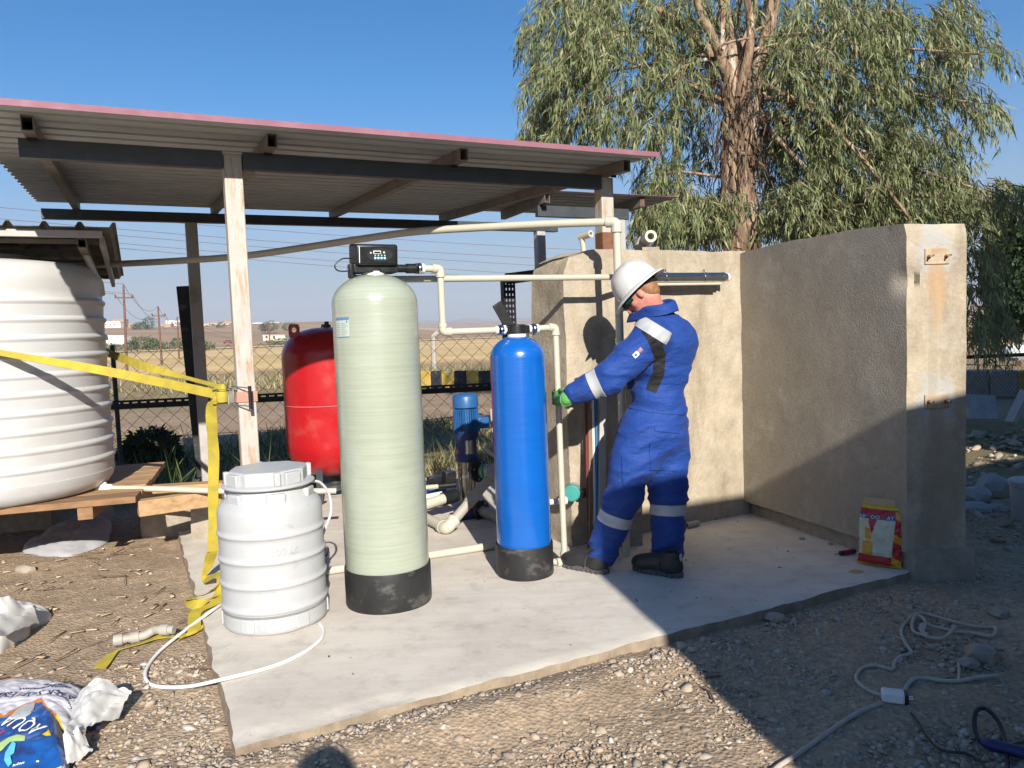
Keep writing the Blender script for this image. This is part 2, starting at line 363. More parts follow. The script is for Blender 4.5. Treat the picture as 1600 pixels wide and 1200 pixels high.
def build_ground():
    ang = np.concatenate([np.linspace(-180, -46, 34), np.linspace(-44, 44, 460), np.linspace(46, 180, 34)[:-1]])
    rad = np.concatenate([np.linspace(.25, 1.8, 12), np.exp(np.linspace(np.log(1.9), np.log(9), 300)), np.exp(np.linspace(np.log(9.2), np.log(7800), 130))])
    A, R = np.meshgrid(np.radians(ang), rad)
    X = R * np.sin(A); Y = R * np.cos(A); Z = land_z(X, Y)
    U = X * UX.x + Y * UX.y; Vv = X * VX.x + Y * VX.y
    zf = Z.ravel(); xf = X.ravel(); yf = Y.ravel()
    near = np.where(R.ravel() < 10)[0]
    for i in near:
        x, y = xf[i], yf[i]
        zf[i] += .012 * noise.noise((x * 2.3, y * 2.3, 1.0)) + .007 * noise.noise((x * 8, y * 8, 4.0)) + .004 * noise.noise((x * 22, y * 22, 9.0))
    Z = zf.reshape(Z.shape)
    Z += .056 * np.exp(-(((U - .6) / 1.9) ** 2 + ((Vv - 2.62) / .16) ** 2)) * (Vv < 2.9)     # gravel banked up against the slab's front edge
    inside = (U > .3) & (U < 4.0) & (Vv > 2.86) & (Vv < 6.2)
    Z[inside] = np.minimum(Z[inside], GZ - .04)
    nr, na = X.shape
    V = np.stack([X.ravel(), Y.ravel(), Z.ravel()], 1)
    i, j = np.meshgrid(np.arange(nr - 1), np.arange(na), indexing='ij'); j2 = (j + 1) % na
    Fq = np.stack([i * na + j, (i + 1) * na + j, (i + 1) * na + j2, i * na + j2], -1).reshape(-1, 4)
    # close the middle
    V = np.vstack([V, [[0, 0, GZ]]]); c = len(V) - 1
    Ft = np.stack([np.full(na, c), (np.arange(na)), (np.arange(na) + 1) % na, (np.arange(na) + 1) % na], -1)
    m, t, b = _new('bare earth and fields')
    g = t.nodes.new('ShaderNodeNewGeometry'); pos = g.outputs['Position']
    ln = t.nodes.new('ShaderNodeVectorMath'); ln.operation = 'LENGTH'; t.links.new(pos, ln.inputs[0])
    nz = _noise(t, pos, .35, 4)
    dd = t.nodes.new('ShaderNodeMath'); dd.operation = 'MULTIPLY_ADD'; t.links.new(ln.outputs['Value'], dd.inputs[0])
    sc = t.nodes.new('ShaderNodeMapRange'); t.links.new(nz, sc.inputs[0]); sc.inputs[3].default_value = .82; sc.inputs[4].default_value = 1.18
    t.links.new(sc.outputs[0], dd.inputs[1]); dd.inputs[2].default_value = 0
    lg = t.nodes.new('ShaderNodeMath'); lg.operation = 'LOGARITHM'; lg.inputs[1].default_value = 10; t.links.new(dd.outputs[0], lg.inputs[0])
    mr = t.nodes.new('ShaderNodeMath'); mr.operation = 'DIVIDE'; mr.inputs[1].default_value = 4; t.links.new(lg.outputs[0], mr.inputs[0])
    L = lambda d: math.log10(d) / 4
    dirt = (.43, .335, .24); dry = (.30, .205, .115)
    base = _ramp(t, mr.outputs[0], [(0, dirt), (L(7.6), dirt), (L(8.6), (.22, .19, .10)), (L(11.5), (.26, .22, .12)), (L(13), (.44, .32, .22)), (L(17), (.43, .315, .22)),
             (L(20), (.34, .27, .15)), (L(30), (.42, .31, .18)), (L(78), (.40, .29, .165)), (L(90), (.72, .52, .25)), (L(390), (.74, .54, .28)), (L(440), (.38, .265, .16)),
             (L(760), (.42, .29, .19)), (L(900), (.60, .43, .24)), (L(1500), (.58, .42, .25)), (L(1900), (.44, .31, .23)), (L(2600), (.48, .34, .22)), (L(3300), (.36, .24, .19)), (L(5000), (.42, .30, .24))])
    # dirt detail
    v1 = _coord(t, (1, 1, 1), True)
    n1 = _ramp(t, _noise(t, v1, 1.3, 8, .7), [(.3, (.72, .70, .68)), (.7, (1.18, 1.17, 1.15))])
    n2 = _ramp(t, _noise(t, v1, 26, 6, .7), [(.35, (.78, .78, .78)), (.62, (1.1, 1.1, 1.1))])
    vor = t.nodes.new('ShaderNodeTexVoronoi'); vor.inputs['Scale'].default_value = 62; t.links.new(v1, vor.inputs['Vector'])
    peb = _ramp(t, vor.outputs['Color'], [(0, (.72, .72, .74)), (.5, (1, 1, 1)), (1, (1.32, 1.28, 1.22))])
    vs_ = _coord(t, (.0035, .02, .02), True)
    strips = _ramp(t, _noise(t, vs_, 1.0, 5, .6), [(.35, (.80, .78, .76)), (.65, (1.16, 1.14, 1.1))])
    c = _mix(t, 1.0, base, n1, 'MULTIPLY'); c = _mix(t, 1.0, c, n2, 'MULTIPLY'); c = _mix(t, .7, c, peb, 'MULTIPLY'); c = _mix(t, 1.0, c, strips, 'MULTIPLY')
    # green growth in the strip behind the fence
    band = _ramp(t, mr.outputs[0], [(L(7.7), (0, 0, 0)), (L(8.6), (1, 1, 1)), (L(12), (1, 1, 1)), (L(13), (0, 0, 0)), (L(19), (0, 0, 0)), (L(22), (.6, .6, .6)), (L(50), (.25, .25, .25)), (L(90), (0, 0, 0))])
    gm = _ramp(t, _noise(t, v1, .8, 6, .65), [(.48, (0, 0, 0)), (.62, (1, 1, 1))])
    sxz = t.nodes.new('ShaderNodeSeparateXYZ'); t.links.new(pos, sxz.inputs[0]); xm = _ramp(t, _mr(t, sxz.outputs[0], 2.0, 3.2), [(0, (1, 1, 1)), (1, (0, 0, 0))])
    gf = _mix(t, 1.0, _mix(t, 1.0, band, gm, 'MULTIPLY'), xm, 'MULTIPLY'); c = _mix(t, gf, c, (.16, .16, .07))
    t.links.new(c, b.inputs['Base Color']); b.inputs['Roughness'].default_value = .95; b.inputs['Specular IOR Level'].default_value = .2
    hb = t.nodes.new('ShaderNodeMath'); hb.operation = 'ADD'; t.links.new(vor.outputs['Distance'], hb.inputs[0]); t.links.new(_noise(t, v1, 30, 8, .7), hb.inputs[1])
    _bump(t, b, hb.outputs[0], .55, .014)
    F4 = np.vstack([Fq])
    o = npmesh('ground', V, F4, m, smooth=1)
    tag(o, 'bare beige dirt yard running out into dry golden fields', kind='structure')
    return o
build_ground()

def heightfield_ridge(name, r0, top, a0, a1, seed, col, label):
    m = mat(name + ' earth', col, .95, var=.25, vs=.004, bump=0, world=True, stretch=(1, 1, 4))
    n = 160; vs = []; fs = []
    for i in range(n + 1):
        a = radians(lerp(a0, a1, i / n)); e = min(1, i / 14, (n - i) / 14)
        h = top * e * (.7 + .3 * noise.noise((i * .06, seed, 0)) + .18 * noise.noise((i * .21, seed, 5)) + .07 * noise.noise((i * .7, seed, 8)))
        for k, (dr, f) in enumerate(((0, 0), (400, .55), (800, 1), (1300, .75), (1900, .0))):
            rr = r0 + dr + 120 * noise.noise((i * .15, k, seed)); vs.append((rr * sin(a), rr * cos(a), -20 + (h + 20) * f))
    for i in range(n):
        for k in range(4): fs.append((i * 5 + k, i * 5 + 5 + k, i * 5 + 6 + k, i * 5 + 1 + k))
    mb = MB().add(vs, fs); o = obj(name, mb, m, smooth=180); tag(o, label, kind='structure')
heightfield_ridge('hills', 4300, 105, -46, 10, 3.3, (.30, .22, .18), 'low bare hills fading into haze along the horizon')

# ================================================================== concrete slab
def rough_prism(poly, z0, z1, res, amp, mside, mtop, freq=6.0, chip=None, ztop=None):
    """prism over a quad with rough, slightly uneven faces; mside: material index per edge"""
    bm = bmesh.new(); n = len(poly)
    pts = [Vector((p[0], p[1], 0)) for p in poly]
    def grid(fn, nu, nv, mi):
        vv = [[bm.verts.new(fn(i / nu, j / nv)) for j in range(nv + 1)] for i in range(nu + 1)]
        for i in range(nu):
            for j in range(nv):
                f = bm.faces.new((vv[i][j], vv[i + 1][j], vv[i + 1][j + 1], vv[i][j + 1])); f.material_index = mi; f.smooth = True
    nz = max(1, int((z1 - z0) / res))
    ns = [max(1, int((pts[(k + 1) % n] - pts[k]).length / res)) for k in range(n)]
    if n == 4: ns[2] = ns[0]; ns[3] = ns[1]
    zt = ztop or (lambda p: z1)
    for k in range(n):
        a, b = pts[k], pts[(k + 1) % n]
        def fn(s, t_, a=a, b=b):
            p = a.lerp(b, s); return Vector((p.x, p.y, lerp(z0, zt(p), t_)))
        grid(fn, ns[k], nz, mside[k] if isinstance(mside, (list, tuple)) else mside)
    def ft(s, t_):
        p = pts[0].lerp(pts[1], s).lerp(pts[3].lerp(pts[2], s), t_); return Vector((p.x, p.y, zt(p)))
    grid(ft, ns[0], ns[1], mtop)
    bmesh.ops.remove_doubles(bm, verts=bm.verts, dist=1e-4)
    bmesh.ops.recalc_face_normals(bm, faces=bm.faces)
    for v in bm.verts:
        p = v.co.copy()
        d = Vector((noise.noise(p * freq), noise.noise(p * freq + Vector((9, 3, 1))), noise.noise(p * freq + Vector((1, 7, 5)))))
        d2 = Vector((noise.noise(p * freq * 4), noise.noise(p * freq * 4 + Vector((9, 3, 1))), noise.noise(p * freq * 4 + Vector((1, 7, 5)))))
        v.co += d * amp + d2 * amp * .45
        if chip: chip(v, p)
    return bm
def bm_obj(name, bm, mats, parent=None, origin=None, sharp=50):
    me = bpy.data.meshes.new(name); o = bpy.data.objects.new(name, me); COL.objects.link(o)
    if parent is None:
        xs = [v.co for v in bm.verts]; origin = origin or Vector((sum(v.x for v in xs) / len(xs), sum(v.y for v in xs) / len(xs), min(v.z for v in xs)))
        off = Vector(origin); o.location = off
    else: off = wloc(parent); o.parent = parent
    for v in bm.verts: v.co -= off
    bm.to_mesh(me); bm.free()
    for m in (mats if isinstance(mats, (list, tuple)) else [mats]): me.materials.append(m)
    me.polygons.foreach_set('use_smooth', [True] * len(me.polygons)); me.set_sharp_from_angle(angle=radians(sharp))
    return o
pl = [uv(.215, 2.775), uv(4.06, 2.83), uv(4.06, 6.27), uv(.17, 6.27)]
bm = rough_prism(pl, -.13, 0.0, .045, .0035, 1, 0, 3.0)
for v in bm.verts:                                    # knocked, uneven rim
    p = v.co; vv = VX.dot(p); uu = UX.dot(p)
    if p.z > -.02 and (vv < 2.83 or uu < .25):
        k = .5 + .5 * noise.noise(p * 5); v.co.z -= .013 * k + .010 * max(0, noise.noise(p * 13)); v.co += (VX if vv < 2.83 else UX) * (.03 * k * noise.noise(p * 9) + .012)
o = bm_obj('concrete_slab', bm, [M['concrete'], M['slab_side']]); tag(o, 'pale concrete slab under the tanks and the worker', kind='structure')

bm = rough_prism([uv(.9, 6.275), uv(4.1, 6.275), uv(4.1, 7.5), uv(.9, 7.5)], -.13, -.006, .08, .003, 0, 0, 3.0)
o2_ = bm_obj('rear_concrete_slab', bm, M['concrete']); tag(o2_, 'rear strip of concrete under the red vessel', kind='structure')
# ================================================================== concrete wall corner
WALL = thing('concrete_wall', uv(3.4, 4.3), 'weathered U shaped concrete wall with rough grey rendered side and bolted end', 'wall')
uL = UX.dot(Q(889, 700, 4.27)); Z1 = 1.925
def topz(p): return Z1 + .018 * noise.noise(Vector(p) * 2.2) + .006 * noise.noise(Vector(p) * 9)
def chip_back(v, p):
    uu = UX.dot(p)
    if p.z > Z1 - .16 and uu < uL + .22:              # knocked-off upper corner
        k = max(0, 1 - (uu - uL) / .22) * max(0, (p.z - Z1 + .16) / .16); v.co.z -= .10 * k * (.6 + .5 * noise.noise(p * 6)); v.co += UX * (.04 * k)
bm = rough_prism([uv(uL, 4.27), uv(4.0, 4.31), uv(4.0, 4.68), uv(uL - .03, 4.66)], -.12, Z1, .035, .007, 0, 0, 5, chip_back, topz)
bm_obj('back_wall', bm, M['wall'], WALL)
def chip_side(v, p):
    vv = VX.dot(p)
    if vv < 2.95 and 1.5 < p.z < 1.72 and UX.dot(p) < 3.83:
        k = max(0, 1 - abs(p.z - 1.61) / .09) * max(0, 1 - (vv - 2.82) / .12); v.co += (UX * .05 + VX * .03) * k
    if vv < 2.92 and p.z > Z1 - .07: v.co += VX * (.02 * (p.z - Z1 + .07) / .07)
def topz2(p): 
    k = (VX.dot(p) - 2.82) / 1.5
    return Z1 - .015 + .03 * sin(max(0, min(1, k)) * pi) + .014 * noise.noise(Vector(p) * 3) + .005 * noise.noise(Vector(p) * 11)
bm = rough_prism([uv(3.772, 2.835), uv(4.075, 2.70), uv(4.29, 4.60), uv(3.955, 4.34)], .10, Z1, .035, .0028, [0, 0, 0, 1], 0, 4.5, chip_side, topz2)
bm_obj('side_wall', bm, [M['wall'], M['render']], WALL)
bm = rough_prism([uv(3.79, 2.80), uv(4.10, 2.655), uv(4.31, 4.58), uv(4.02, 4.32)], -.12, .115, .03, .016, 0, 0, 7)
bm_obj('footing', bm, M['block'], WALL)
# bolted plates on the wall end
EN = (uv(3.772, 2.835) - uv(4.075, 2.70)).cross(ZX).normalized()
if EN.y > 0: EN = -EN
ER = (uv(4.075, 2.70) - uv(3.772, 2.835)).normalized()
ec = (uv(3.772, 2.835) + uv(4.075, 2.70)) / 2
M['plate'] = mat('rust stained plate', (.40, .31, .21), .88, var=.2, vs=14, bump=.4, bs=50, bd=.004, col2=(.36, .20, .10), s2=9, lo=.48, hi=.68)
def end_mat():
    """the cast concrete with scraped grey paint round the plates and rust run down from them"""
    m = M['wall'].copy(); m.name = 'stained wall end'; t = m.node_tree; b = [n for n in t.nodes if n.type == 'BSDF_PRINCIPLED'][0]
    src = b.inputs['Base Color'].links[0].from_socket
    g_ = t.nodes.new('ShaderNodeNewGeometry'); sb = t.nodes.new('ShaderNodeVectorMath'); sb.operation = 'SUBTRACT'; t.links.new(g_.outputs['Position'], sb.inputs[0]); sb.inputs[1].default_value = ec
    dt = t.nodes.new('ShaderNodeVectorMath'); dt.operation = 'DOT_PRODUCT'; t.links.new(sb.outputs[0], dt.inputs[0]); dt.inputs[1].default_value = ER
    sp = t.nodes.new('ShaderNodeSeparateXYZ'); t.links.new(sb.outputs[0], sp.inputs[0]); nz_ = _noise(t, g_.outputs['Position'], 13, 6, .65)
    def M2(op, a_, b_):
        n = t.nodes.new('ShaderNodeMath'); n.operation = op
        for s_, v_ in ((n.inputs[0], a_), (n.inputs[1], b_)):
            if hasattr(v_, 'is_output'): t.links.new(v_, s_)
            else: s_.default_value = v_
        return n.outputs[0]
    def blob(cx, cz, rx, rz, col, amt, k, c):
        x = M2('DIVIDE', M2('SUBTRACT', dt.outputs['Value'], cx), rx); z = M2('DIVIDE', M2('SUBTRACT', sp.outputs[2], cz), rz)
        r = M2('SQRT', M2('ADD', M2('MULTIPLY', x, x), M2('MULTIPLY', z, z)), 0); r = M2('ADD', r, M2('MULTIPLY', M2('SUBTRACT', nz_, .5), k))
        f = _ramp(t, r, [(.72, (amt,) * 3), (1.0, (0, 0, 0))]); return _mix(t, f, c, col)
    c = src
    for cz in (1.745, .95):
        c = blob(0, cz + .01, .125, .17, (.37, .365, .345), .75, 1.9, c)
    c = blob(0, 1.60, .060, .20, (.40, .25, .13), .75, .9, c); c = blob(.0, 1.47, .035, .19, (.43, .29, .17), .55, .9, c); c = blob(0, .84, .05, .14, (.36, .24, .14), .5, .9, c)
    c = blob(-.02, 1.2, .03, .5, (.30, .25, .18), .4, .8, c); c = blob(.03, .45, .14, .38, (.27, .215, .15), .5, 1.1, c)
    t.links.new(c, b.inputs['Base Color']); return m
side_ = [o_ for o_ in WALL.children if o_.name.startswith('side_wall')][0]; side_.data.materials[0] = end_mat()
for zc, s in ((1.735, 1), (.945, 2)):
    c = ec + ZX * zc + EN * .003
    mb = MB().box(c, (.135, .010, .085 if s == 1 else .075), (ER, EN, ZX)); pl_ = obj('anchor_plate', mb, M['plate'], WALL, bevel=.003)
    for sx in (-1, 1):
        bq = c + ER * (sx * .048) + ZX * (-.002)
        obj('bolt', MB().tube([bq + EN * .002, bq + EN * .05 + ZX * .003], .0055, 10), M['steel'], pl_, smooth=40)
        obj('nut', MB().lathe([(.0105, .005), (.0105, .014)], bq, 6, (ER, ZX, EN)), M['rust'], pl_, smooth=20)

# ================================================================== shed roof over the tanks
SHED = thing('open_shed', uv(.53, 4.49), 'open sided shed with corrugated metal roof, pink front edge and rust flecked white posts', 'shed')
def post(u, v, z0, z1, s, m, capz=None):
    mb = MB().box(uv(u, v, (z0 + z1) / 2), (s, s, z1 - z0), (UX, VX, ZX))
    o_ = obj('post', mb, m, SHED, bevel=.006)
    return o_
post(.522, 4.49, -.02, 2.425, .096, M['post'])
post(2.918, 4.49, 1.86, 2.425, .096, M['post'])
mb = MB().box(uv(2.918, 4.49, 2.0), (.1, .1, .12), (UX, VX, ZX)); obj('rusty_foot', mb, M['rust'], SHED, bevel=.004)
M['post_grey'] = mat('grey painted tube', (.40, .375, .35), .6, var=.1, vs=8, bump=.1, col2=(.30, .27, .24), s2=5, lo=.55, hi=.7)
post(.50, 7.60, GZ - .05, 2.498, .1, M['post_grey'])
post(4.08, 7.60, GZ - .05, 2.498, .1, M['post_grey'])
def roofz(v): return 2.510 + (v - 4.44) * .0455          # underside of the sheet
mb = MB().bar(uv(-.46, 4.455, 2.39), uv(.470, 4.455, 2.39), .05, .092); obj('beam', mb, M['steel_dark'], SHED, bevel=.003)
mb = MB().bar(uv(.574, 4.455, 2.39), uv(2.866, 4.455, 2.39), .05, .092); obj('beam', mb, M['steel_dark'], SHED, bevel=.003)
mb = MB().bar(uv(-.66, 7.60, 2.542), uv(4.30, 7.60, 2.542), .07, .085); obj('beam', mb, M['steel_dark'], SHED, bevel=.003)
def hollow(p, q, wd, hg, th=.004):
    """hollow box tube, open at both ends"""
    mb = MB(); d = (q - p); L = d.length; d.normalize(); s = d.cross(ZX).normalized(); u2 = s.cross(d)
    c = (p + q) / 2
    mb.box(c + u2 * (hg / 2 - th / 2), (L, wd, th), (d, s, u2)); mb.box(c - u2 * (hg / 2 - th / 2), (L, wd, th), (d, s, u2))
    mb.box(c + s * (wd / 2 - th / 2), (L, th, hg - 2 * th - .0006), (d, s, u2)); mb.box(c - s * (wd / 2 - th / 2), (L, th, hg - 2 * th - .0006), (d, s, u2))
    return mb
M['purlin'] = mat('dusty grey tube', (.20, .175, .15), .6, var=.15, vs=8, bump=.1, col2=(.10, .08, .065), s2=6, lo=.55, hi=.7)
for u in (-.40, .705, 1.80, 2.955):
    p = uv(u, 4.26, roofz(4.26) - .036); q = uv(u, 7.68, roofz(7.68) - .036)
    pr = obj('purlin', hollow(p, q, .052, .070), M['purlin'], SHED, smooth=0)
    mb = MB().box(p + VX * .16 - ZX * .016, (.042, .004, .056), (UX, VX, ZX)); obj('inner_plug', mb, M['steel_black'], pr, smooth=0)
# the corrugated sheet: ribs run along the shed
def corrugated(u0, u1, v0, v1, zf, pitch, hgt, th, along='u', nseg=14, lip=.0):
    prof = []; v = v0
    if lip: prof += [(v0 - .001, -lip)]
    while v < v1 - .02:
        for dv, h in ((0, 0), (.66, 0), (.74, 1), (.92, 1)):
            x = v + dv * pitch
            if x < v1: prof.append((x, h * hgt))
        v += pitch
    prof.append((v1, 0))
    vs = []; fs = []; mi = []
    n = len(prof)
    for k in (0, 1):
        for i in range(nseg + 1):
            u = lerp(u0, u1, i / nseg)
            for x, h in prof:
                z = zf(x) + h + (th if k else 0) + .004 * noise.noise((u * .8, x * 1.5, 2))
                vs.append(uv(u, x, z) if along == 'u' else uv(x, u, z))
    N = (nseg + 1) * n
    for i in range(nseg):
        for j in range(n - 1):
            a, b, c, d = i * n + j, i * n + j + 1, (i + 1) * n + j + 1, (i + 1) * n + j
            fs.append((a, b, c, d)); mi.append(0); fs.append((d + N, c + N, b + N, a + N)); mi.append(1)
    for i in range(nseg):
        for j in (0, n - 1):
            a, d = i * n + j, (i + 1) * n + j; fs.append((a, d, d + N, a + N)); mi.append(1 if j == 0 else 0)
    for j in range(n - 1):
        for i in (0, nseg):
            a, b = i * n + j, i * n + j + 1; fs.append((a, b, b + N, a + N)); mi.append(1)
    mb = MB(); mb.v = [Vector(q) for q in vs]; mb.f = fs; mb.m = mi; return mb
ROOF_U = UX.dot(Q(1026, 238, 4.07))
obj('roof_sheet', corrugated(-.70, ROOF_U, 4.075, 7.72, roofz, .160, .030, .0035), [M['sheet_under'], M['sheet_pink']], SHED, smooth=0)
mb = MB().bar(uv(-.70, 4.070, roofz(4.07) + .012), uv(ROOF_U + .02, 4.070, roofz(4.07) + .012), .006, .030); obj('edge_flashing', mb, M['sheet_pink'], SHED, smooth=0)
# a second, lower-pitched roof just behind it
SHED2 = thing('rear_shed', uv(4.26, 6.3, GZ), 'second small shed roof with pink edge behind the first, right of the worker', 'shed')
rz2 = lambda v: 2.655 - (v - 6.1) * .02
obj('roof_sheet', corrugated(ROOF_U + .03, 4.83, 6.1, 7.2, rz2, .128, .021, .0035), [M['sheet_under'], M['sheet_pink']], SHED2, smooth=0)
for u in (3.4, 4.44):
    obj('purlin', hollow(uv(u, 6.16, rz2(6.16) - .05), uv(u, 7.1, rz2(7.1) - .05), .05, .09), M['purlin'], SHED2, smooth=0)
mb = MB().box(uv(4.44, 6.156, rz2(6.16) - .05), (.042, .004, .078), (UX, VX, ZX)); obj('end_cap', mb, M['rust'], SHED2, smooth=0)
mb = MB().bar(uv(3.36, 6.3, 2.50), uv(4.36, 6.3, 2.50), .06, .10); obj('beam', mb, M['steel_dark'], SHED2, bevel=.003)
mb = MB().box(uv(4.26, 6.34, 1.20), (.12, .12, 2.52), (UX, VX, ZX)); obj('post', mb, M['post_grey'], SHED2, bevel=.004)

# ================================================================== low roof over the white tank, far left
FRp = P(166, 371, 4.95); FRu, FRv = UX.dot(FRp), VX.dot(FRp)
LSHED = thing('tank_roof', uv(FRu - 1.2, FRv + .3, GZ), 'low dark corrugated roof on a pale frame over the white tank at left', 'roof')
lz = lambda v: FRp.z + .05 - (v - FRv) * .05
def ribs_v(u0, u1, v0, v1):
    prof = []; u = u1
    while u > u0:
        for du, h in ((0, 1), (.10, 1), (.2, 0), (.9, 0)): prof.append((u - du * .19, h * .03))
        u -= .19
    n = len(prof); nseg = 8; vs = []; fs = []; mi = []
    for k in (0, 1):
        for i in range(nseg + 1):
            v = lerp(v0, v1, i / nseg)
            for x, h in prof: vs.append(uv(x + (v - v0) * -.0, v, lz(v) + h + .003 * k + .006 * noise.noise((x * 2, v * 2, 1))))
    N = (nseg + 1) * n
    for i in range(nseg):
        for j in range(n - 1):
            a, b, c, d = i * n + j, i * n + j + 1, (i + 1) * n + j + 1, (i + 1) * n + j
            fs += [(a, d, c, b), (a + N, b + N, c + N, d + N)]; mi += [0, 0]
    for j in range(n - 1):
        for i in (0, nseg):
            a, b = i * n + j, i * n + j + 1; fs.append((a, b, b + N, a + N)); mi.append(0)
    mb = MB(); mb.v = vs; mb.f = fs; mb.m = mi; return mb
obj('roof_sheet', ribs_v(FRu - 2.6, FRu + .06, FRv - .06, FRv + 2.5), [M['sheet_grey']], LSHED, smooth=0)
mb = MB().bar(uv(FRu - 2.5, FRv, lz(FRv) - .032), uv(FRu - .02, FRv, lz(FRv) - .032), .03, .045); obj('front_rail', mb, M['post_grey'], LSHED, bevel=.003)
for du in (.14, 1.2, 2.3):
    obj('rafter', hollow(uv(FRu - du, FRv + .02, lz(FRv) - .085), uv(FRu - du, FRv + 2.4, lz(FRv + 2.4) - .06), .05, .06), M['purlin'], LSHED, smooth=0)
mb = MB()
for k in range(5): mb.bar(uv(FRu - 2.5, FRv + .45 * k + .3, lz(FRv + .45 * k + .3) - .03), uv(FRu - .02, FRv + .45 * k + .3, lz(FRv + .45 * k + .3) - .03), .03, .03)
obj('batten', mb, M['purlin'], LSHED, smooth=0)
mb = MB().bar(uv(FRu - .03, FRv + .12, lz(FRv) - .06), uv(FRu - .03, FRv + 2.4, lz(FRv + 2.4) - .05), .03, .07); obj('side_rail', mb, M['post_grey'], LSHED, bevel=.003)
for du, dv in ((.62, 2.3), (2.4, 2.3), (2.4, .05)):
    mb = MB().box(uv(FRu - du, FRv + dv, .97), (.06, .06, 2.06), (UX, VX, ZX)); obj('post', mb, M['steel_dark'], LSHED, bevel=.003)

# ================================================================== chain-link fences
def chainlink(parent, A, B, z0, z1, hp, dz, r, name='chain_link'):
    A = Vector((A.x, A.y, 0)); B = Vector((B.x, B.y, 0)); d = B - A; L = d.length; d.normalize(); nn = d.cross(ZX)
    nw = int(L / hp); nj = int((z1 - z0) / dz); V = []; Fc = []; base = 0
    for k in range(nw):
        ring = []
        for j in range(nj + 1):
            s = (k + ((j + k) % 2)) * hp; z = z0 + j * dz; e = .012 if (j + k) % 2 else -.012
            sag = .012 * noise.noise((s * 1.3, z * 2, 3))
            c = A + d * (s + sag) + ZX * (z + .01 * noise.noise((s * 1.1, z, 7))) + nn * (e * .25)
            ring.append(c)
        for c in ring:
            for a in (0, 1, 2): V.append(c + (d * cos(a * 2.0944 + .5) + nn * sin(a * 2.0944 + .5)) * r)
        for j in range(nj):
            for a in range(3): Fc.append((base + j * 3 + a, base + j * 3 + (a + 1) % 3, base + j * 3 + 3 + (a + 1) % 3, base + j * 3 + 3 + a))
        base += 3 * (nj + 1)
    off = wloc(parent); V = np.array([(v - off)[:] for v in V])
    return npmesh(name, V, np.array(Fc), M['wire'], parent)
FA = P(40, 640, 7.75); FB = P(1180, 640, 9.1)
FENCE = thing('chain_link_fence', Vector((FA.x, FA.y, GZ)), 'rusty chain link fence with black slotted rail behind the tanks', 'fence')
chainlink(FENCE, FA, FB, GZ, 1.385, .083, .08, .0033)
fd = (Vector((FB.x, FB.y, 0)) - Vector((FA.x, FA.y, 0))); FL = fd.length; fd.normalize(); fn = fd.cross(ZX)
def fpt(s, z=0, o_=0): return Vector((FA.x, FA.y, 0)) + fd * s + ZX * z + fn * o_
mb = MB(); zr = .775
mb.bar(fpt(0, zr + .062, .02), fpt(FL, zr + .062, .02), .004, .022); mb.bar(fpt(0, zr + .012, .02), fpt(FL, zr + .012, .02), .004, .052)
s = 0.05
while s < FL: mb.bar(fpt(s, zr + .0445, .02), fpt(s + .034, zr + .0445, .02), .004, .013); s += .085
mb.bar(fpt(0, zr - .014, .04), fpt(FL, zr - .014, .04), .05, .004)
obj('slotted_rail', mb, M['steel_black'], FENCE, smooth=0)
for s in (.85, 3.3, 5.2, 7.6):
    mb = MB().tube([fpt(s, GZ - .1, -.03), fpt(s, 1.42, -.03)], .024, 8); obj('post', mb, M['steel_dark'], FENCE)
mb = MB()
for z in (.45, 1.34): mb.tube([fpt(0, z, -.004), fpt(FL, z, -.004)], .003, 4)
obj('line_wire', mb, M['wire'], FENCE, smooth=0)
RA = P(1440, 600, 12.6); RB = P(1720, 600, 12.9)
RF = thing('far_chain_link_fence', Vector((RA.x, RA.y, GZ)), 'fine chain link fence with dark rail beyond the concrete wall at right', 'fence')
chainlink(RF, RA, RB, GZ, 1.08, .034, .038, .0028)
fd2 = (RB - RA); fd2.z = 0
mb = MB().bar(Vector((RA.x, RA.y, .70)), Vector((RB.x, RB.y, .70)), .05, .06); obj('rail', mb, M['steel_black'], RF, smooth=0)
mb = MB().bar(Vector((RA.x, RA.y, 1.08)), Vector((RB.x, RB.y, 1.08)), .02, .02); obj('top_wire', mb, M['wire'], RF, smooth=0)
for k in (.05, .62, .98):
    q = RA.lerp(RB, k); mb = MB().tube([Vector((q.x, q.y, GZ - .1)), Vector((q.x, q.y, 1.12))], .025, 8); obj('post', mb, M['steel_dark'], RF)

# upright slotted angle behind the blue tank, and the boards leaning on it
UPR = thing('slotted_upright', Q(798, 640, 5.62) * 1.0, 'black slotted steel upright with a flat top arm, standing behind the blue tank', 'post')
b0 = Q(800, 560, 5.62); b0.z = GZ; UPR.location = b0
top = Q(798, 438, 5.62).z; off = .046
for sx, ax_ in ((-1, UX), (1, UX)):
    pass
mb = MB()
for x in (-.043, -.0145, .0145, .043): mb.box(b0 + UX * x + ZX * ((top - GZ) / 2), (.0185, .004, top - GZ), (UX, VX, ZX))
z = .03
while z < top - GZ: mb.box(b0 + ZX * z - VX * .0005, (.1, .003, .026), (UX, VX, ZX)); z += .045
mb.box(b0 + UX * -.05 + VX * .03 + ZX * ((top - GZ) / 2), (.004, .06, top - GZ), (UX, VX, ZX))
obj('slotted_angle', mb, M['steel_black'], UPR, smooth=0)
p = Q(790, 436, 5.62); q = Q(866, 426, 5.62)
mb = MB().bar(p, q, .09, .012, VX); mb.bar(p + ZX * -.012, q + ZX * -.0, .03, .03); obj('top_arm', mb, M['steel_black'], UPR, smooth=0)
mb = MB().bar(Q(816, 545, 5.55), Q(776, 474, 5.55), .09, .02, VX); o = obj('dark_board', mb, M['steel_black'], None, bevel=.008); tag(o, 'short charred dark board leaning left of the slotted upright', 'board')
bl = P(318, 745, 7.25); bt = P(286, 447, 7.25)
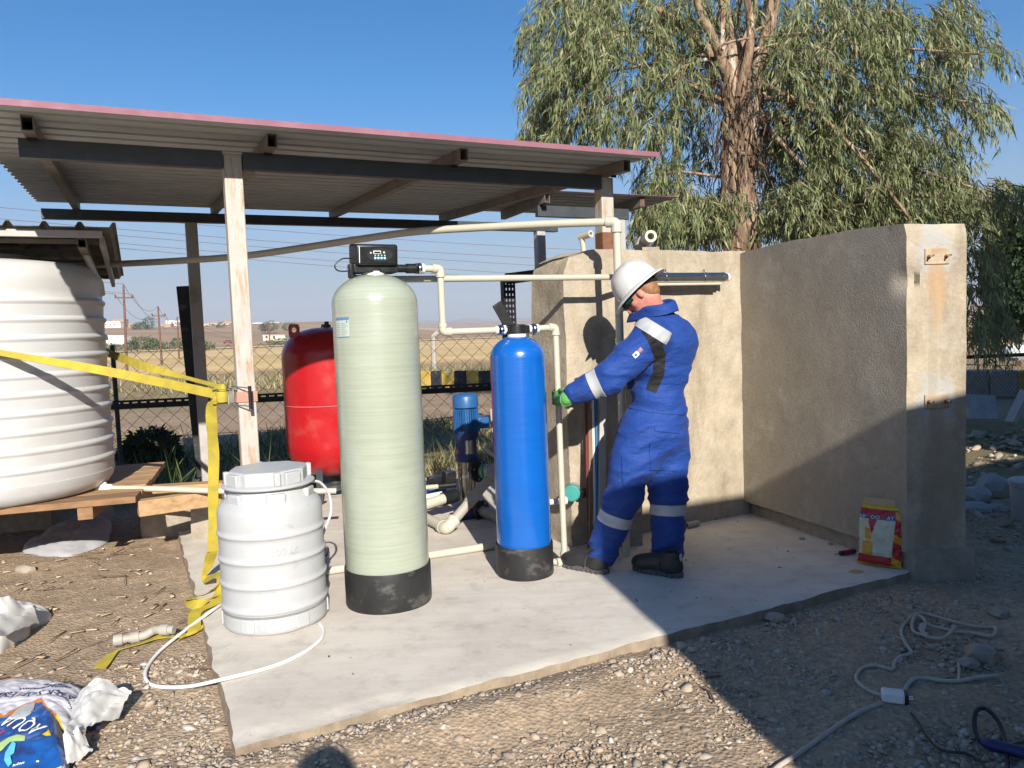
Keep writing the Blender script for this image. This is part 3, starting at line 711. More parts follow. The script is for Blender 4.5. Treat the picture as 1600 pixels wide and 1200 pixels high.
mb = MB().bar(bl, bt, .12, .016, VX, 0); o = obj('rubber_strip', mb, M['black_rubber'], None, bevel=.006); tag(o, 'long dark strip leaning behind the rear left shed post', 'strip')
# ================================================================== pressure vessels
def winding(name, col, col2, rough, coat):
    m, t, b = _new(name); v1 = _coord(t, (1.2, 1.2, 70)); v2 = _coord(t, (3, 3, 7)); v3 = _coord(t, (26, 26, 3))
    c = _ramp(t, _noise(t, v1, 1.5, 6, .65), [(.32, [k * .91 for k in col]), (.68, [min(1, k * 1.06) for k in col])])
    c = _mix(t, _ramp(t, _noise(t, v2, 1.2, 5), [(.46, (0, 0, 0)), (.72, (.75, .75, .75))]), c, col2)
    t.links.new(c, b.inputs['Base Color']); b.inputs['Roughness'].default_value = rough; b.inputs['Specular IOR Level'].default_value = .5
    b.inputs['Coat Weight'].default_value = coat; b.inputs['Coat Roughness'].default_value = .12
    ad = t.nodes.new('ShaderNodeMath'); ad.operation = 'MULTIPLY_ADD'; t.links.new(_noise(t, v3, 1.0, 3), ad.inputs[0]); ad.inputs[1].default_value = .35
    t.links.new(_noise(t, v1, 1.0, 5, .6), ad.inputs[2]); _bump(t, b, ad.outputs[0], .30, .0035); return m
M['frp_green'] = winding('pale green wound glassfibre', (.34, .375, .29), (.385, .415, .34), .27, .55)
M['frp_blue'] = winding('blue wound glassfibre', (.004, .10, .41), (.005, .115, .46), .27, .5)
M['sticker'] = mat('faded label', (.46, .52, .45), .45, var=.05, bump=0)
M['sticker_blue'] = mat('label blue', (.10, .20, .38), .45, var=.05, bump=0)
M['sticker_grey'] = mat('label print', (.22, .27, .27), .5, var=.05, bump=0)
M['screen'] = mat('display glass', (.02, .025, .03), .12, var=.1, bump=0)
M['glossy_black'] = mat('glossy dark oval', (.035, .037, .04), .15, var=.05, bump=0)
M['btn'] = mat('pale blue key', (.35, .68, .75), .4, var=.05, bump=0)
M['white_print'] = mat('white print', (.78, .78, .78), .5, var=.02, bump=0)
M['chrome'] = mat('chrome union', (.70, .70, .69), .12, metal=1.0, var=.05, bump=0)

def vessel_profile(R, z0, zs, zt, rn, n=14):
    pr = [(R * .99, z0), (R, z0 + .01), (R, zs)]
    for k in range(1, n + 1):
        a = k / n * math.acos(rn / R)
        pr.append((R * cos(a), zs + (zt - zs) * sin(a) / sin(math.acos(rn / R))))
    return pr
def boot(c, R, h):
    return [(R * .985, 0), (R, .012), (R * 1.0, h - .008), (R * .992, h), (R * .965, h - .002), (R * .965, h - .03)]

GC = uv(1.127, 3.943)
GT = thing('softener_tank', GC, 'tall pale green water softener tank in a black base with digital head', 'tank')
obj('vessel', MB().lathe(vessel_profile(.2215, .03, 1.585, 1.735, .058), GC, 96), M['frp_green'], GT, smooth=60)
obj('base', MB().lathe(boot(GC, .2285, .205), GC, 72), M['black_rubber'], GT, smooth=40)
obj('neck', MB().lathe([(.062, 1.728), (.062, 1.75), (.05, 1.752)], GC, 32), M['white_plastic'], GT)
hc = GC + ZX * 1.80
mb = MB().box(GC + ZX * 1.765 + UX * .0, (.235, .12, .045), (UX, VX, ZX)); mb.lathe([(.055, 1.745), (.062, 1.79)], GC, 24)
mb.box(GC + UX * -.115 + ZX * 1.755, (.03, .05, .07), (UX, VX, ZX)); mb.tube([GC + UX * .10 + ZX * 1.768, GC + UX * .20 + ZX * 1.768], .021, 16)
VB = obj('valve_body', mb, M['black_plastic'], GT, bevel=.004)
mb = MB().box(hc + ZX * .038 - VX * .015, (.222, .15, .108), (UX, (VX + ZX * .12).normalized(), (ZX - VX * .12).normalized()))
CH = obj('control_head', mb, M['black_plastic'], GT, bevel=.014, seg=3)
fN = -(VX + ZX * .12).normalized(); fU = (ZX - VX * .12).normalized(); fc = hc + ZX * .038 - VX * .015 + fN * .0755
mb = MB(); n = 40
mb.add([fc + UX * (.012 + .068 * cos(2 * pi * i / n)) + fU * (.034 * sin(2 * pi * i / n)) + fN * k for k in (-.004, .0022) for i in range(n)],
       [tuple(range(n, 2 * n))] + [(i, (i + 1) % n, n + (i + 1) % n, n + i) for i in range(n)])
obj('oval_panel', mb, M['glossy_black'], CH, smooth=30)
mb = MB().box(fc + UX * -.002 + fU * .013 + fN * .0028, (.040, .003, .016), (UX, fN, fU)); obj('display_frame', mb, M['white_print'], CH, bevel=.002)
mb = MB().box(fc + UX * -.002 + fU * .013 + fN * .0040, (.033, .003, .009), (UX, fN, fU)); obj('screen', mb, M['screen'], CH)
for k in range(4):
    c = fc + UX * (-.012 + .0165 * k) + fU * -.016 + fN * .002
    obj('button', MB().lathe([(.0064, 0), (.0064, .0012), (.0045, .0022)], c, 16, (UX, fU, fN)), M['btn'], CH)
    c2 = c + fU * .014
    obj('key_symbol', MB().lathe([(.0042, 0), (.0042, .0014)], c2, 6, (UX, fU, fN)), M['sticker'], CH)
obj("key_symbol", MB().lathe([(.0052, 0), (.0052, .0014)], fc + UX * -.035 + fU * .010 + fN * .002, 6, (UX, fU, fN)), M["sticker"], CH); mb = MB().lathe([(.006, 0), (.006, .0014)], fc + UX * .034 + fU * .013 + fN * .002, 6, (UX, fU, fN))
obj('key_symbol', mb, M['sticker'], CH)
mb = MB().box(fc + UX * -.0935 + fN * .0, (.0035, .003, .082), (UX, fN, fU)); obj('edge_glint', mb, M['white_print'], CH)  # white strip painting the highlight along the head's left edge
a = GC + UX * -.112 + ZX * 1.82
mb = MB().tube(curve([a, a + UX * -.05 + ZX * -.004, a + UX * -.087 + ZX * -.035, a + UX * -.075 + ZX * -.062, a + UX * -.03 + ZX * -.066, a + UX * -.005 + ZX * -.05]), .0036, 8)
obj('power_lead', mb, M['black_plastic'], GT)
def cyl_patch(c, R, a0, a1, z0, z1, th, n=10):
    mb = MB(); vs = []
    for k in (0, 1):
        for i in range(n + 1):
            a = lerp(a0, a1, i / n); d = Vector((cos(a), sin(a), 0))
            for z in (z0, z1): vs.append(c + d * (R + (th if k else -.002)) + ZX * z)
    N = 2 * (n + 1); fs = []
    for i in range(n):
        q = 2 * i; fs += [(N + q, N + q + 2, N + q + 3, N + q + 1), (q, q + 2, N + q + 2, N + q), (q + 1, N + q + 1, N + q + 3, q + 3)]
    fs += [(0, N, N + 1, 1), (N - 2, N - 1, 2 * N - 1, 2 * N - 2)]
    return mb.add(vs, fs)
va = atan2(-GC.y, -GC.x)                                # bearing from the tank back to where one stands
A0, A1 = va - radians(62), va - radians(37)
def zpx(py, px, Y): return P(px, py, Y).z
zt, zb = zpx(496, 540, 3.9), zpx(527, 540, 3.9)
LB = obj('label', cyl_patch(GC, .2215, A0, A1, zb, zt, .0012), M['sticker'], GT, smooth=60)
obj('label_band', cyl_patch(GC, .2215, A0 - .003, A1 + .003, zt - .014, zt, .0020), M['sticker_blue'], LB, smooth=60)
obj('label_band', cyl_patch(GC, .2215, A0 - .003, A1 + .003, zb, zb + .004, .0020), M['sticker_blue'], LB, smooth=60)
obj('label_mark', cyl_patch(GC, .2215, A1 - .07, A1 - .035, zt - .028, zt - .017, .0020), M['sticker_blue'], LB, smooth=60)
for k in range(7):
    z = zb + .012 + k * .0095
    for (f0, f1) in ((.03, .30 if k % 2 else .36), (.45, .9 if k % 3 else .75)):
        obj('label_print', cyl_patch(GC, .2215, lerp(A0, A1, f0), lerp(A0, A1, f1), z, z + .0028, .0018, 4), M['sticker_grey'], LB, smooth=60)

BC = uv(1.957, 3.963)
BT = thing('filter_tank', BC, 'slimmer bright blue filter tank in a black base', 'tank')
obj('vessel', MB().lathe(vessel_profile(.1585, .03, 1.262, 1.385, .045), BC, 96), M['frp_blue'], BT, smooth=60)
obj('base', MB().lathe(boot(BC, .168, .185), BC, 64), M['black_rubber'], BT, smooth=40)
obj('neck', MB().lathe([(.055, 1.380), (.055, 1.398), (.045, 1.40)], BC, 32), M['white_plastic'], BT)
mb = MB().lathe([(.048, 1.396), (.058, 1.40), (.058, 1.446), (.05, 1.452)], BC, 28); mb.box(BC + ZX * 1.424, (.15, .05, .042), (UX, VX, ZX))
obj('tank_head', mb, M['black_plastic'], BT, bevel=.003)

# ------------------------------------------------------------------ white barrel
WC = uv(.547, 3.99)
WB = thing('white_barrel', WC, 'small ribbed white plastic barrel with screw lid beside the green tank', 'barrel')
R = .258
pr = [(.235, .0), (.252, .012), (R - .004, .03), (R - .004, .098)]
for z in (.116, .236, .356, .478): pr += [(R - .004, z - .03), (R - .004, z - .0125), (R - .0025, z - .011), (R + .0025, z - .007), (R + .0035, z), (R + .0025, z + .007), (R - .0025, z + .011), (R - .004, z + .0125), (R - .004, z + .03)]
pr += [(R - .004, .575), (R - .010, .600), (R - .026, .622), (R - .05, .642), (R - .062, .668), (R - .066, .69), (.19, .70)]
BD = obj('body', MB().lathe(pr, WC, 96), M['white_barrel'], WB, smooth=60)
wa = atan2(-WC.y, -WC.x)
for k in range(6):
    a = wa + radians(-52 + 60 * k); d = Vector((cos(a), sin(a), 0)); s = d.cross(ZX)
    mb = MB().box(WC + d * .192 + ZX * .640, (.05, .095, .075), (d, s, ZX)); obj('shoulder_pad', mb, M['white_barrel'], BD, bevel=.01)
for k in range(6):
    a = wa + radians(-32 + 60 * k)
    obj('foot_panel', cyl_patch(WC, R - .004, a - .14, a + .14, .018, .085, .007), M['white_barrel'], BD, bevel=.004)
mb = MB().lathe([(.20, .694), (.222, .696), (.226, .706), (.214, .712), (.196, .716)], WC, 72)
mb.lathe([(.198, .705), (.198, .770), (.188, .779), (.05, .783), (.0, .783)], WC, 8, (Vector((cos(wa + .2), sin(wa + .2), 0)), Vector((-sin(wa + .2), cos(wa + .2), 0)), ZX))
LD = obj('lid', mb, M['white_barrel'], WB, smooth=30, bevel=.003)
for k in range(8):
    a = wa + .2 + pi / 8 + k * pi / 4; d = Vector((cos(a), sin(a), 0)); s = d.cross(ZX)
    if k % 2 == 0: mb = MB().box(WC + d * .194 + ZX * .742, (.03, .085, .06), (d, s, ZX))
    else: mb = MB().box(WC + Vector((cos(a + .39), sin(a + .39), 0)) * .202 + ZX * .746, (.024, .03, .066), (Vector((cos(a + .39), sin(a + .39), 0)), Vector((cos(a + .39), sin(a + .39), 0)).cross(ZX), ZX))
    obj('lid_lug', mb, M['white_barrel'], LD, bevel=.005)
def curved_text(name, s, size, c, R, a0, z0, m, parent, ex=.003):
    t = text(name, s, size, (0, 0, 0), (Vector((1, 0, 0)), Vector((0, 1, 0)), Vector((0, 0, 1))), m, None, ex)
    off = wloc(parent)
    for v in t.data.vertices:
        a = a0 + v.co.x / R; r = R + v.co.z; v.co = Vector((c.x + r * cos(a), c.y + r * sin(a), z0 + v.co.y)) - off
    t.parent = parent; return t
curved_text('embossed_lettering', '100 Lt', .052, WC, R - .004, wa + radians(12), .405, M['white_barrel'], BD, .0042)

# ------------------------------------------------------------------ big white tank on the platform
TC = Vector((6.25 * sin(radians(-33.8)), 6.25 * cos(radians(-33.8)), 0)); PTOP = .435
TK = thing('water_tank', TC + ZX * PTOP, 'large ribbed white water storage tank standing on wooden planks at left', 'tank')
R = .665; z0 = PTOP; zt = 1.985
pr = [(R - .10, z0), (R - .045, z0 + .025), (R - .012, z0 + .075), (R + .002, z0 + .13)]
nz = 10
for k in range(nz):
    z = z0 + .16 + k * .1175
    pr += [(R - .004, z - .030), (R - .003, z - .026), (R + .001, z + .036), (R + .002, z + .042), (R + .011, z + .052), (R + .014, z + .058), (R + .0145, z + .066), (R + .012, z + .073), (R - .001, z + .083), (R - .004, z + .086)]
zz = z0 + .16 + nz * .1175 + .02
pr += [(R + .0, zz), (R + .006, zz + .05), (R + .004, zt - .10), (R - .02, zt - .05), (R - .06, zt - .02), (R - .30, zt + .015), (.24, zt + .025), (.24, zt + .055), (.20, zt + .06), (.0, zt + .062)]
obj('shell', MB().lathe(pr, TC, 128, cap=False), M['white_poly'], TK, smooth=50)
ta = atan2(-TC.y, -TC.x)
a = ta + radians(66); d = Vector((cos(a), sin(a), 0)); s_ = d.cross(ZX)
mb = MB(); 
mb.tube(curve([TC + Vector((cos(a + k * .07), sin(a + k * .07), 0)) * (R - .02 + .018 * (k > 1)) + ZX * (zt - .035 - .045 * k) for k in range(-3, 5)], 4), [.004] + [.022] * 27 + [.004] , 10)
obj('moulded_web', mb, M['white_poly'], TK)
op = P(163, 763, 5.25); 
mb = MB().tube([op - RT * .05, op + RT * .055], .03, 14); mb.lathe([(.045, -.012), (.045, .012)], op, 6, (UPV, FWD, RT)); obj('outlet_union', mb, M['white_plastic'], TK, bevel=.003)

# ------------------------------------------------------------------ red expansion vessel
RC = P(517, 630, 6.85); RC.z = 0
RV = thing('expansion_vessel', RC, 'large red steel pressure vessel standing behind the green tank', 'vessel')
zr_ = lambda y: P(517, y, 6.85).z
R = .402; z0r, z1r, z2r, z3r = zr_(741), zr_(690), zr_(556), zr_(511); pr = []
for k in range(0, 15):
    a = -pi / 2 + k / 14 * pi / 2; pr.append((max(.02, R * cos(a) ** .75), z1r + (z1r - z0r) * sin(a)))
zw = zr_(629)
pr += [(R, z1r + .02), (R, zw - .004), (R + .0035, zw - .003), (R + .0035, zw + .006), (R, zw + .008), (R, z2r)]
for k in range(1, 15):
    a = k / 14 * pi / 2; pr.append((max(.02, R * cos(a) ** .75), z2r + (z3r - z2r) * sin(a)))
obj('shell', MB().lathe(pr, RC, 80), M['red_paint'], RV, smooth=60)
M['seam'] = mat('scratched pink weld seam', (.50, .16, .16), .5, var=.2, bump=.1)
obj('weld_seam', MB().lathe([(R + .002, zw - .003), (R + .0055, zw - .001), (R + .0055, zw + .004), (R + .002, zw + .006)], RC, 80, cap=False), M['seam'], RV)
obj('valve_stub', MB().lathe([(.036, z3r - .01), (.036, z3r + .02), (.02, z3r + .024), (.02, z3r + .05), (.0, z3r + .052)], RC, 16), M['black_plastic'], RV)
ra = atan2(-RC.y, -RC.x)
for k in range(3):
    a = ra - radians(58) + k * 2 * pi / 3; d = Vector((cos(a), sin(a), 0)); s_ = d.cross(ZX)
    c = RC + d * .325 + ZX * (z3r - .015)
    mb = MB(); n = 14
    ring = [(.024 * cos(t_), .0 + .024 * sin(t_)) for t_ in [2 * pi * i / n for i in range(n)]]
    outer = []
    for x, z in ring:
        k2 = max(abs(x), abs(z)); outer.append((x / k2 * .045, z / k2 * .060 - .012))
    vs = [c + RT * x + ZX * z + d * e for e in (-.003, .003) for x, z in ring + outer]
    fs = []
    for i in range(n):
        j = (i + 1) % n; fs += [(n + i, n + j, j, i), (2 * n + i, 2 * n + j, 3 * n + j, 3 * n + i), (n + i, 3 * n + i, 3 * n + j, n + j), (i, j, 2 * n + j, 2 * n + i)]
    mb.add(vs, fs); obj('lifting_lug', mb, M['red_paint'], RV, smooth=0)
    d2 = Vector((cos(a + .6), sin(a + .6), 0)); mb = MB().bar(RC + d2 * .31 + ZX * (z1r - .03), RC + d2 * .33, .06, .006, d2); obj('leg', mb, M['steel_dark'], RV)
    mb = MB().box(RC + d2 * .33 + ZX * .002, (.10, .08, .010), (d2, d2.cross(ZX), ZX)); obj('foot_plate', mb, M['steel_dark'], RV)
obj('base_port', MB().lathe([(.09, .05), (.09, .10), (.05, .11), (.05, z0r + .02)], RC, 20), M['steel_dark'], RV)
mb = MB().box(RC + Vector((cos(ra + .62), sin(ra + .62), 0)) * .400 + ZX * zr_(570), (.012, .05, .16), (Vector((cos(ra + .62), sin(ra + .62), 0)), Vector((-sin(ra + .62), cos(ra + .62), 0)), ZX))
obj('name_plate', mb, M['steel_dark'], RV, bevel=.002)

# ------------------------------------------------------------------ vertical booster pump
PY = 5.85; PC = P(730, 700, PY); PC.z = 0
zp = lambda y: P(730, y, PY).z
PU = thing('booster_pump', PC, 'vertical water pump with finned blue motor on a steel column between the tanks', 'pump')
pr = [(.08, zp(637)), (.098, zp(637) + .006), (.098, zp(620)), (.088, zp(616)), (.06, zp(614.5)), (0, zp(614))]
obj('fan_cowl', MB().lathe(pr, PC, 40), M['motor_blue'], PU, smooth=50)
mb = MB().lathe([(.076, zp(676)), (.076, zp(636))], PC, 32)
mo = obj('motor', mb, M['motor_blue'], PU, smooth=50)
for k in range(32):
    a = k * 2 * pi / 32; d = Vector((cos(a), sin(a), 0)); s_ = d.cross(ZX)
    mb = MB().box(PC + d * .086 + ZX * ((zp(674) + zp(638)) / 2), (.024, .005, zp(638) - zp(674)), (d, s_, ZX)); obj('cooling_fin', mb, M['motor_blue'], mo, smooth=0)
mb = MB().box(PC + UX * .125 + ZX * zp(662), (.09, .11, .085), (UX, VX, ZX)); obj('terminal_box', mb, M['motor_blue'], PU, bevel=.006)
pr = [(.088, zp(720)), (.093, zp(720) + .012), (.093, zp(712)), (.075, zp(706)), (.072, zp(688)), (.088, zp(682)), (.092, zp(674))]
obj('motor_stool', MB().lathe(pr, PC, 36), M['dark_blue'], PU, smooth=40)
d = Vector((.35, -.94, 0)); s_ = d.cross(ZX)
mb = MB(); obj('coupling_guard', cyl_patch(PC, .082, atan2(-.94, .25) - .38, atan2(-.94, .25) + .38, zp(707), zp(686), .004), M['steel'], PU, smooth=60)
M['sleeve'] = mat('dull stainless sleeve', (.42, .38, .33), .28, metal=1.0, var=.1, vs=20, bump=.04, stretch=(1, 1, .1))
obj('sleeve', MB().lathe([(.062, zp(800)), (.062, zp(720))], PC, 32), M['sleeve'], PU, smooth=60)
obj('clamp_ring', MB().lathe([(.064, zp(745)), (.066, zp(744)), (.066, zp(741)), (.064, zp(740))], PC, 32), M['steel'], PU, smooth=60)
for k in range(4):
    a = .5 + k * pi / 2; q = PC + Vector((cos(a), sin(a), 0)) * .079
    obj('stay_rod', MB().tube([q + ZX * zp(800), q + ZX * zp(719)], .008, 8), M['sleeve'], PU)
mb = MB().lathe([(.10, .012), (.11, .02), (.105, .09), (.08, .11)], PC, 32); mb.box(PC + ZX * .012, (.26, .2, .024), (UX, VX, ZX))
obj('foot_casting', mb, M['dark_blue'], PU, bevel=.004)
def flange(c, ax, r, name='flange'):
    ax = ax.normalized(); x = ax.orthogonal().normalized(); y = ax.cross(x)
    mb = MB().lathe([(r * .45, -.012), (r, -.012), (r, .012), (r * .45, .012)], c, 32, (x, y, ax))
    o_ = obj(name, mb, M['black_plastic'], PU, bevel=.002)
    for k in range(4):
        a = .6 + k * pi / 2; q = c + (x * cos(a) + y * sin(a)) * r * .75
        obj('bolt', MB().lathe([(.011, .0), (.011, .02)], q + ax * .006, 6, (x, y, ax)), M['steel'], o_, smooth=20)
    return o_
fx = (RT * .75 - FWD * .65)
f1 = P(747, 735, PY - .10); flange(f1, fx, .088)
mb = MB().tube([PC + ZX * f1.z, f1], .04, 14); obj('discharge_neck', mb, M['dark_blue'], PU)
f2 = P(752, 798, PY - .08); flange(f2, fx, .08)

# ------------------------------------------------------------------ wooden platform and blocks
PF = thing('plank_platform', P(120, 800, 5.5), 'rough wooden plank platform carrying the white tank', 'platform')
a = P(-260, 822, 5.15); b = P(213, 781, 5.46)
ptop = PTOP
pa = Vector((-4.6, 4.28, 0)); pb = P(212, 790, 4.92); pb.z = 0
dd_ = (pb - pa).normalized(); dn = Vector((-dd_.y, dd_.x, 0))
for k in range(7):
    o_ = dn * (.115 + .215 * k); e = .03 * noise.noise((k * 3.1, 0, 0))
    mb = MB().bar(pa + o_ + ZX * (ptop - .022), pb + o_ + dd_ * e + ZX * (ptop - .022 + .006 * noise.noise((k * 2.2, 5, 0))), .208, .042)
    obj('plank', mb, M['wood_dark'] if k < 1 else M['wood'], PF, bevel=.004)
for t_ in (.3, 1.3, 2.3):
    q = pb - dd_ * t_
    mb = MB().bar(q + dn * .02 + ZX * (ptop - .085), q + dn * 1.5 + ZX * (ptop - .085), .09, .08); obj('bearer', mb, M['wood_dark'], PF, bevel=.004)
b2 = P(345, 779, 5.30); b2.z = 0; b1 = P(215, 788, 5.02); b1.z = 0
zb2 = P(280, 785, 5.16).z
mb = MB().bar(b1 + ZX * zb2, b2 + ZX * zb2, .09, .105); obj('beam', mb, M['wood'], PF, bevel=.005)
c1 = P(200, 770, 5.5); c2 = P(350, 755, 5.6); c1.z = c2.z = P(275, 762, 5.55).z
mb = MB().bar(c1, c2, .12, .05); obj('plank', mb, M['wood'], PF, bevel=.004)
g_ = G(322, 843, 0)
mb_ = rough_prism([g_ + Vector((-.10, 0, 0)), g_ + Vector((.14, .06, 0)), g_ + Vector((.06, .26, 0)), g_ + Vector((-.18, .2, 0))], 0, .235, .03, .008, 0, 0, 9)
o = bm_obj('block', mb_, M['block']); o.name = 'concrete_block'; tag(o, 'rough grey block propping the light wooden beam on the slab corner', 'block')
for k, (px, py, Y) in enumerate(((40, 860, 6.1), (262, 820, 5.75), (-150, 870, 5.9))):
    q = P(px, py, Y); q.z = 0
    bm = rough_prism([q + Vector((-.2, 0, 0)), q + Vector((.2, .05, 0)), q + Vector((.17, .25, 0)), q + Vector((-.23, .2, 0))], GZ - .05, ptop - .126, .06, .008, 0, 0, 6)
    o = bm_obj('block', bm, M['block']); o.name = 'concrete_block'
    tag(o, ['shaded block under the middle of the tank platform', 'shaded block under the platform end beside the slab corner', 'block under the far left of the tank platform'][k], 'block', 'blocks under the platform')

# ------------------------------------------------------------------ pipework
def elbow(mb, p, ra, d1, d2, mi=0):
    """collared elbow fitting at corner p, towards directions d1, d2"""
    d1 = d1.normalized(); d2 = d2.normalized()
    mb.tube(bend([p + d1 * ra * 2.3, p, p + d2 * ra * 2.3], ra * 1.7, 6), ra * 1.26, 16, mi=mi)
    for d in (d1, d2): mb.tube([p + d * ra * 1.5, p + d * ra * 2.5], ra * 1.38, 16, mi=mi)
def union(parent, c, ax, r):
    ax = ax.normalized(); x = ax.orthogonal().normalized(); y = ax.cross(x)
    mb = MB().lathe([(r * 1.25, -.016), (r * 1.55, -.015), (r * 1.55, -.002), (r * 1.25, 0)], c, 6, (x, y, ax)); mb.lathe([(r * 1.5, .0), (r * 1.6, .004), (r * 1.6, .016), (r * 1.2, .018)], c, 20, (x, y, ax))
    obj('chrome_union', mb, M['chrome'], parent, smooth=30)
    mb = MB().lathe([(r * 1.2, .018), (r * 1.45, .02), (r * 1.45, .034), (r * 1.1, .036)], c, 20, (x, y, ax)); mb.lathe([(r * 1.3, -.03), (r * 1.3, -.016)], c, 20, (x, y, ax))
    obj('collar', mb, M['white_plastic'], parent, smooth=30)
# overhead pipe from the big tank to the wall
EA = Q(963, 347, 3.93)
PA = thing('overhead_pipe', EA, 'long cream pipe sagging from the white tank to the wall and down', 'pipe')
pts = [P(150, 414, 6.05), P(270, 408, 5.85), P(380, 400, 5.66), P(480, 386, 5.50), P(560, 374, 5.36), P(650, 362, 5.20), P(760, 355, 5.01), P(860, 350, 4.84), P(950, 347, EA.y + .02)]
e = EA; ft = Vector((e.x + .004, e.y - .02, 0))
obj('run', MB().tube(curve(pts + [e], 5), .0245, 14), M['pvc'], PA)
mb = MB(); elbow(mb, e, .0245, pts[-1] - e, ft - e); obj('elbow', mb, M['pvc'], PA)
obj('drop', MB().tube([e, ft], .0245, 14), M['pvc'], PA)
q = e.lerp(ft, .40); obj('coupling', MB().tube([q, q - ZX * .075], .0315, 16), M['pvc'], PA)
# link from the green tank's head to the blue tank's head
PB = thing('link_pipe', GC + UX * .2 + ZX * 1.768, 'cream pipe linking the green tank head down to the blue tank head', 'pipe')
za = 1.768; zl = 1.424; u_e = UX.dot(Q(688, 424, 3.944)); g0 = UX.dot(GC)
c1 = uv(u_e, 3.944, za); c2 = uv(u_e + .003, 3.950, zl)
c0 = uv(g0 + .20, 3.944, za); c3 = uv(UX.dot(BC) - .075, 3.963, zl)
obj('run', MB().tube([c0, c1], .0185, 14), M['pvc'], PB); obj('drop', MB().tube([c1, c2], .0185, 14), M['pvc'], PB); obj('run', MB().tube([c2, c3], .0185, 14), M['pvc'], PB)
for p, d1, d2 in ((c1, -UX, -ZX), (c2, ZX, UX)):
    mb = MB(); elbow(mb, p, .0185, d1, d2); obj('elbow', mb, M['pvc'], PB)
obj('tail_piece', MB().tube([c0 + UX * -.02, c0 + UX * .03], .026, 16), M['black_plastic'], PB)
union(PB, c0 + UX * .045, UX, .0185); union(PB, c3 - UX * .03, UX, .0185)
# long pipe behind, from the green head to the wall tube
zc = Q(760, 433, 4.03).z
PCp = thing('rear_pipe', uv(1.0, 4.03, zc), 'straight cream pipe running level behind the tanks to the concrete wall', 'pipe')
pe = Q(1004, 434, 4.19)
obj('run', MB().tube([Q(552, 437, 4.03), Q(950, 433, 4.03), pe], .0185, 14), M['pvc'], PCp)
q = Q(556, 437, 4.03); obj('coupling', MB().tube([q - UX * .03, q + UX * .03], .025, 14), M['pvc'], PCp)
# drop from the blue head to the floor
PD = thing('drop_pipe', uv(2.2, 3.963), 'cream pipe dropping from the blue tank head to the slab', 'pipe')
u_d = UX.dot(Q(868, 518, 3.963)); d0 = uv(UX.dot(BC) + .075, 3.963, zl); d1 = uv(u_d, 3.963, zl + .004); d2 = uv(u_d + .006, 3.955, .026)
obj('run', MB().tube([d0, d1], .0185, 14), M['pvc'], PD); obj('drop', MB().tube([d1, d2], .0185, 14), M['pvc'], PD)
mb = MB(); elbow(mb, d1, .0185, -UX, -ZX); obj('elbow', mb, M['pvc'], PD)
mb = MB().tube([d2 + ZX * .06, d2], .026, 14); mb.tube([d2 - UX * .055, d2 + UX * .055], .026, 14); obj('tee', mb, M['pvc'], PD)
union(PD, d0 + UX * .03, UX, .0185)
fe = G(934, 855, .026); obj('run', MB().tube([d2, fe], .0185, 14), M['pvc'], PD)
fl = uv(UX.dot(BC) - .02, 4.16, .024); obj('run', MB().tube([d2 - UX * .0, d2 - UX * .03, fl], .0185, 12), M['pvc'], PD)
w1, w2 = G(505, 893, .028), G(772, 852, .028)
o = obj('floor_pipe', MB().tube([w1 - (w2 - w1).normalized() * .3, w2], .025, 14), M['pvc'], None); tag(o, 'cream pipe lying on the slab behind the green tank, its end cut off', 'pipe')
w1, w2 = G(535, 886, .03) + VX * .0, G(560, 880, .03)
o = obj('outlet_pipe', MB().tube(curve([op + RT * .04, P(250, 764, 5.2), P(345, 767, 5.15), P(440, 768, 5.2), P(525, 767, 5.3)], 4), .021, 12), M['pvc'], None); tag(o, 'cream pipe running from the white tank outlet along the planks behind the barrel', 'pipe')
# pump pipework
PP = thing('pump_pipe', P(700, 826, 5.35), 'thick dusty grey pipe bending from the pump flange down to the slab', 'pipe')
pa_ = f1 + fx.normalized() * .05; pb_ = P(776, 735, PY - .22); pc_ = G(698, 826, .045); pd_ = G(640, 796, .05)
obj('run', MB().tube([pb_, pc_], .036, 16), M['pvc_grey'], PP); obj('run', MB().tube([pc_, pd_], .036, 16), M['pvc'], PP)
mb = MB().tube([pa_, pb_], .038, 16); obj('stub', mb, M['pvc_grey'], PP)
q = f1 + fx.normalized() * .055; mb = MB().tube([q, q + fx.normalized() * .035], .055, 18); obj('green_ring', mb, M['green_ring'], PP)
mb = MB(); elbow(mb, pb_, .036, pa_ - pb_, pc_ - pb_); obj('elbow', mb, M['pvc_grey'], PP)
mb = MB(); elbow(mb, pc_, .036, pb_ - pc_, pd_ - pc_); obj('elbow', mb, M['pvc'], PP)
q = pb_.lerp(pc_, .38); mb = MB().tube([q, q + (pc_ - pb_).normalized() * .12], .043, 16); obj('coupling', mb, M['pvc_grey'], PP)
PE = thing('suction_pipes', P(680, 780, 5.5), 'short cream pipe stubs and black fittings left of the pump column', 'pipe')
for (x0, y0, x1, y1, r, Y0, Y1, mm) in ((640, 796, 694, 779, .040, 5.55, 5.75, 'pvc'), (640, 782, 690, 772, .022, 5.7, 5.85, 'white_plastic'), (640, 764, 684, 760, .018, 5.7, 5.85, 'pvc')):
    obj('stub', MB().tube([P(x0, y0, Y0), P(x1, y1, Y1)], r, 16), M[mm], PE)
q0, q1 = P(692, 780, 5.75), P(712, 774, 5.83); obj('black_union', MB().tube([q0, q1], .052, 16), M['black_plastic'], PE, smooth=30)
q0, q1 = P(684, 760, 5.85), P(712, 757, 5.9); obj('black_valve', MB().tube([q0, q1], .024, 12), M['black_plastic'], PE)
mb = MB().box(P(702, 745, 5.9), (.085, .08, .09), (UX, VX, ZX)); mb.box(P(680, 749, 5.95), (.12, .06, .05), (UX, VX, ZX)); obj('pressure_switch', mb, M['black_plastic'], PE, bevel=.005)
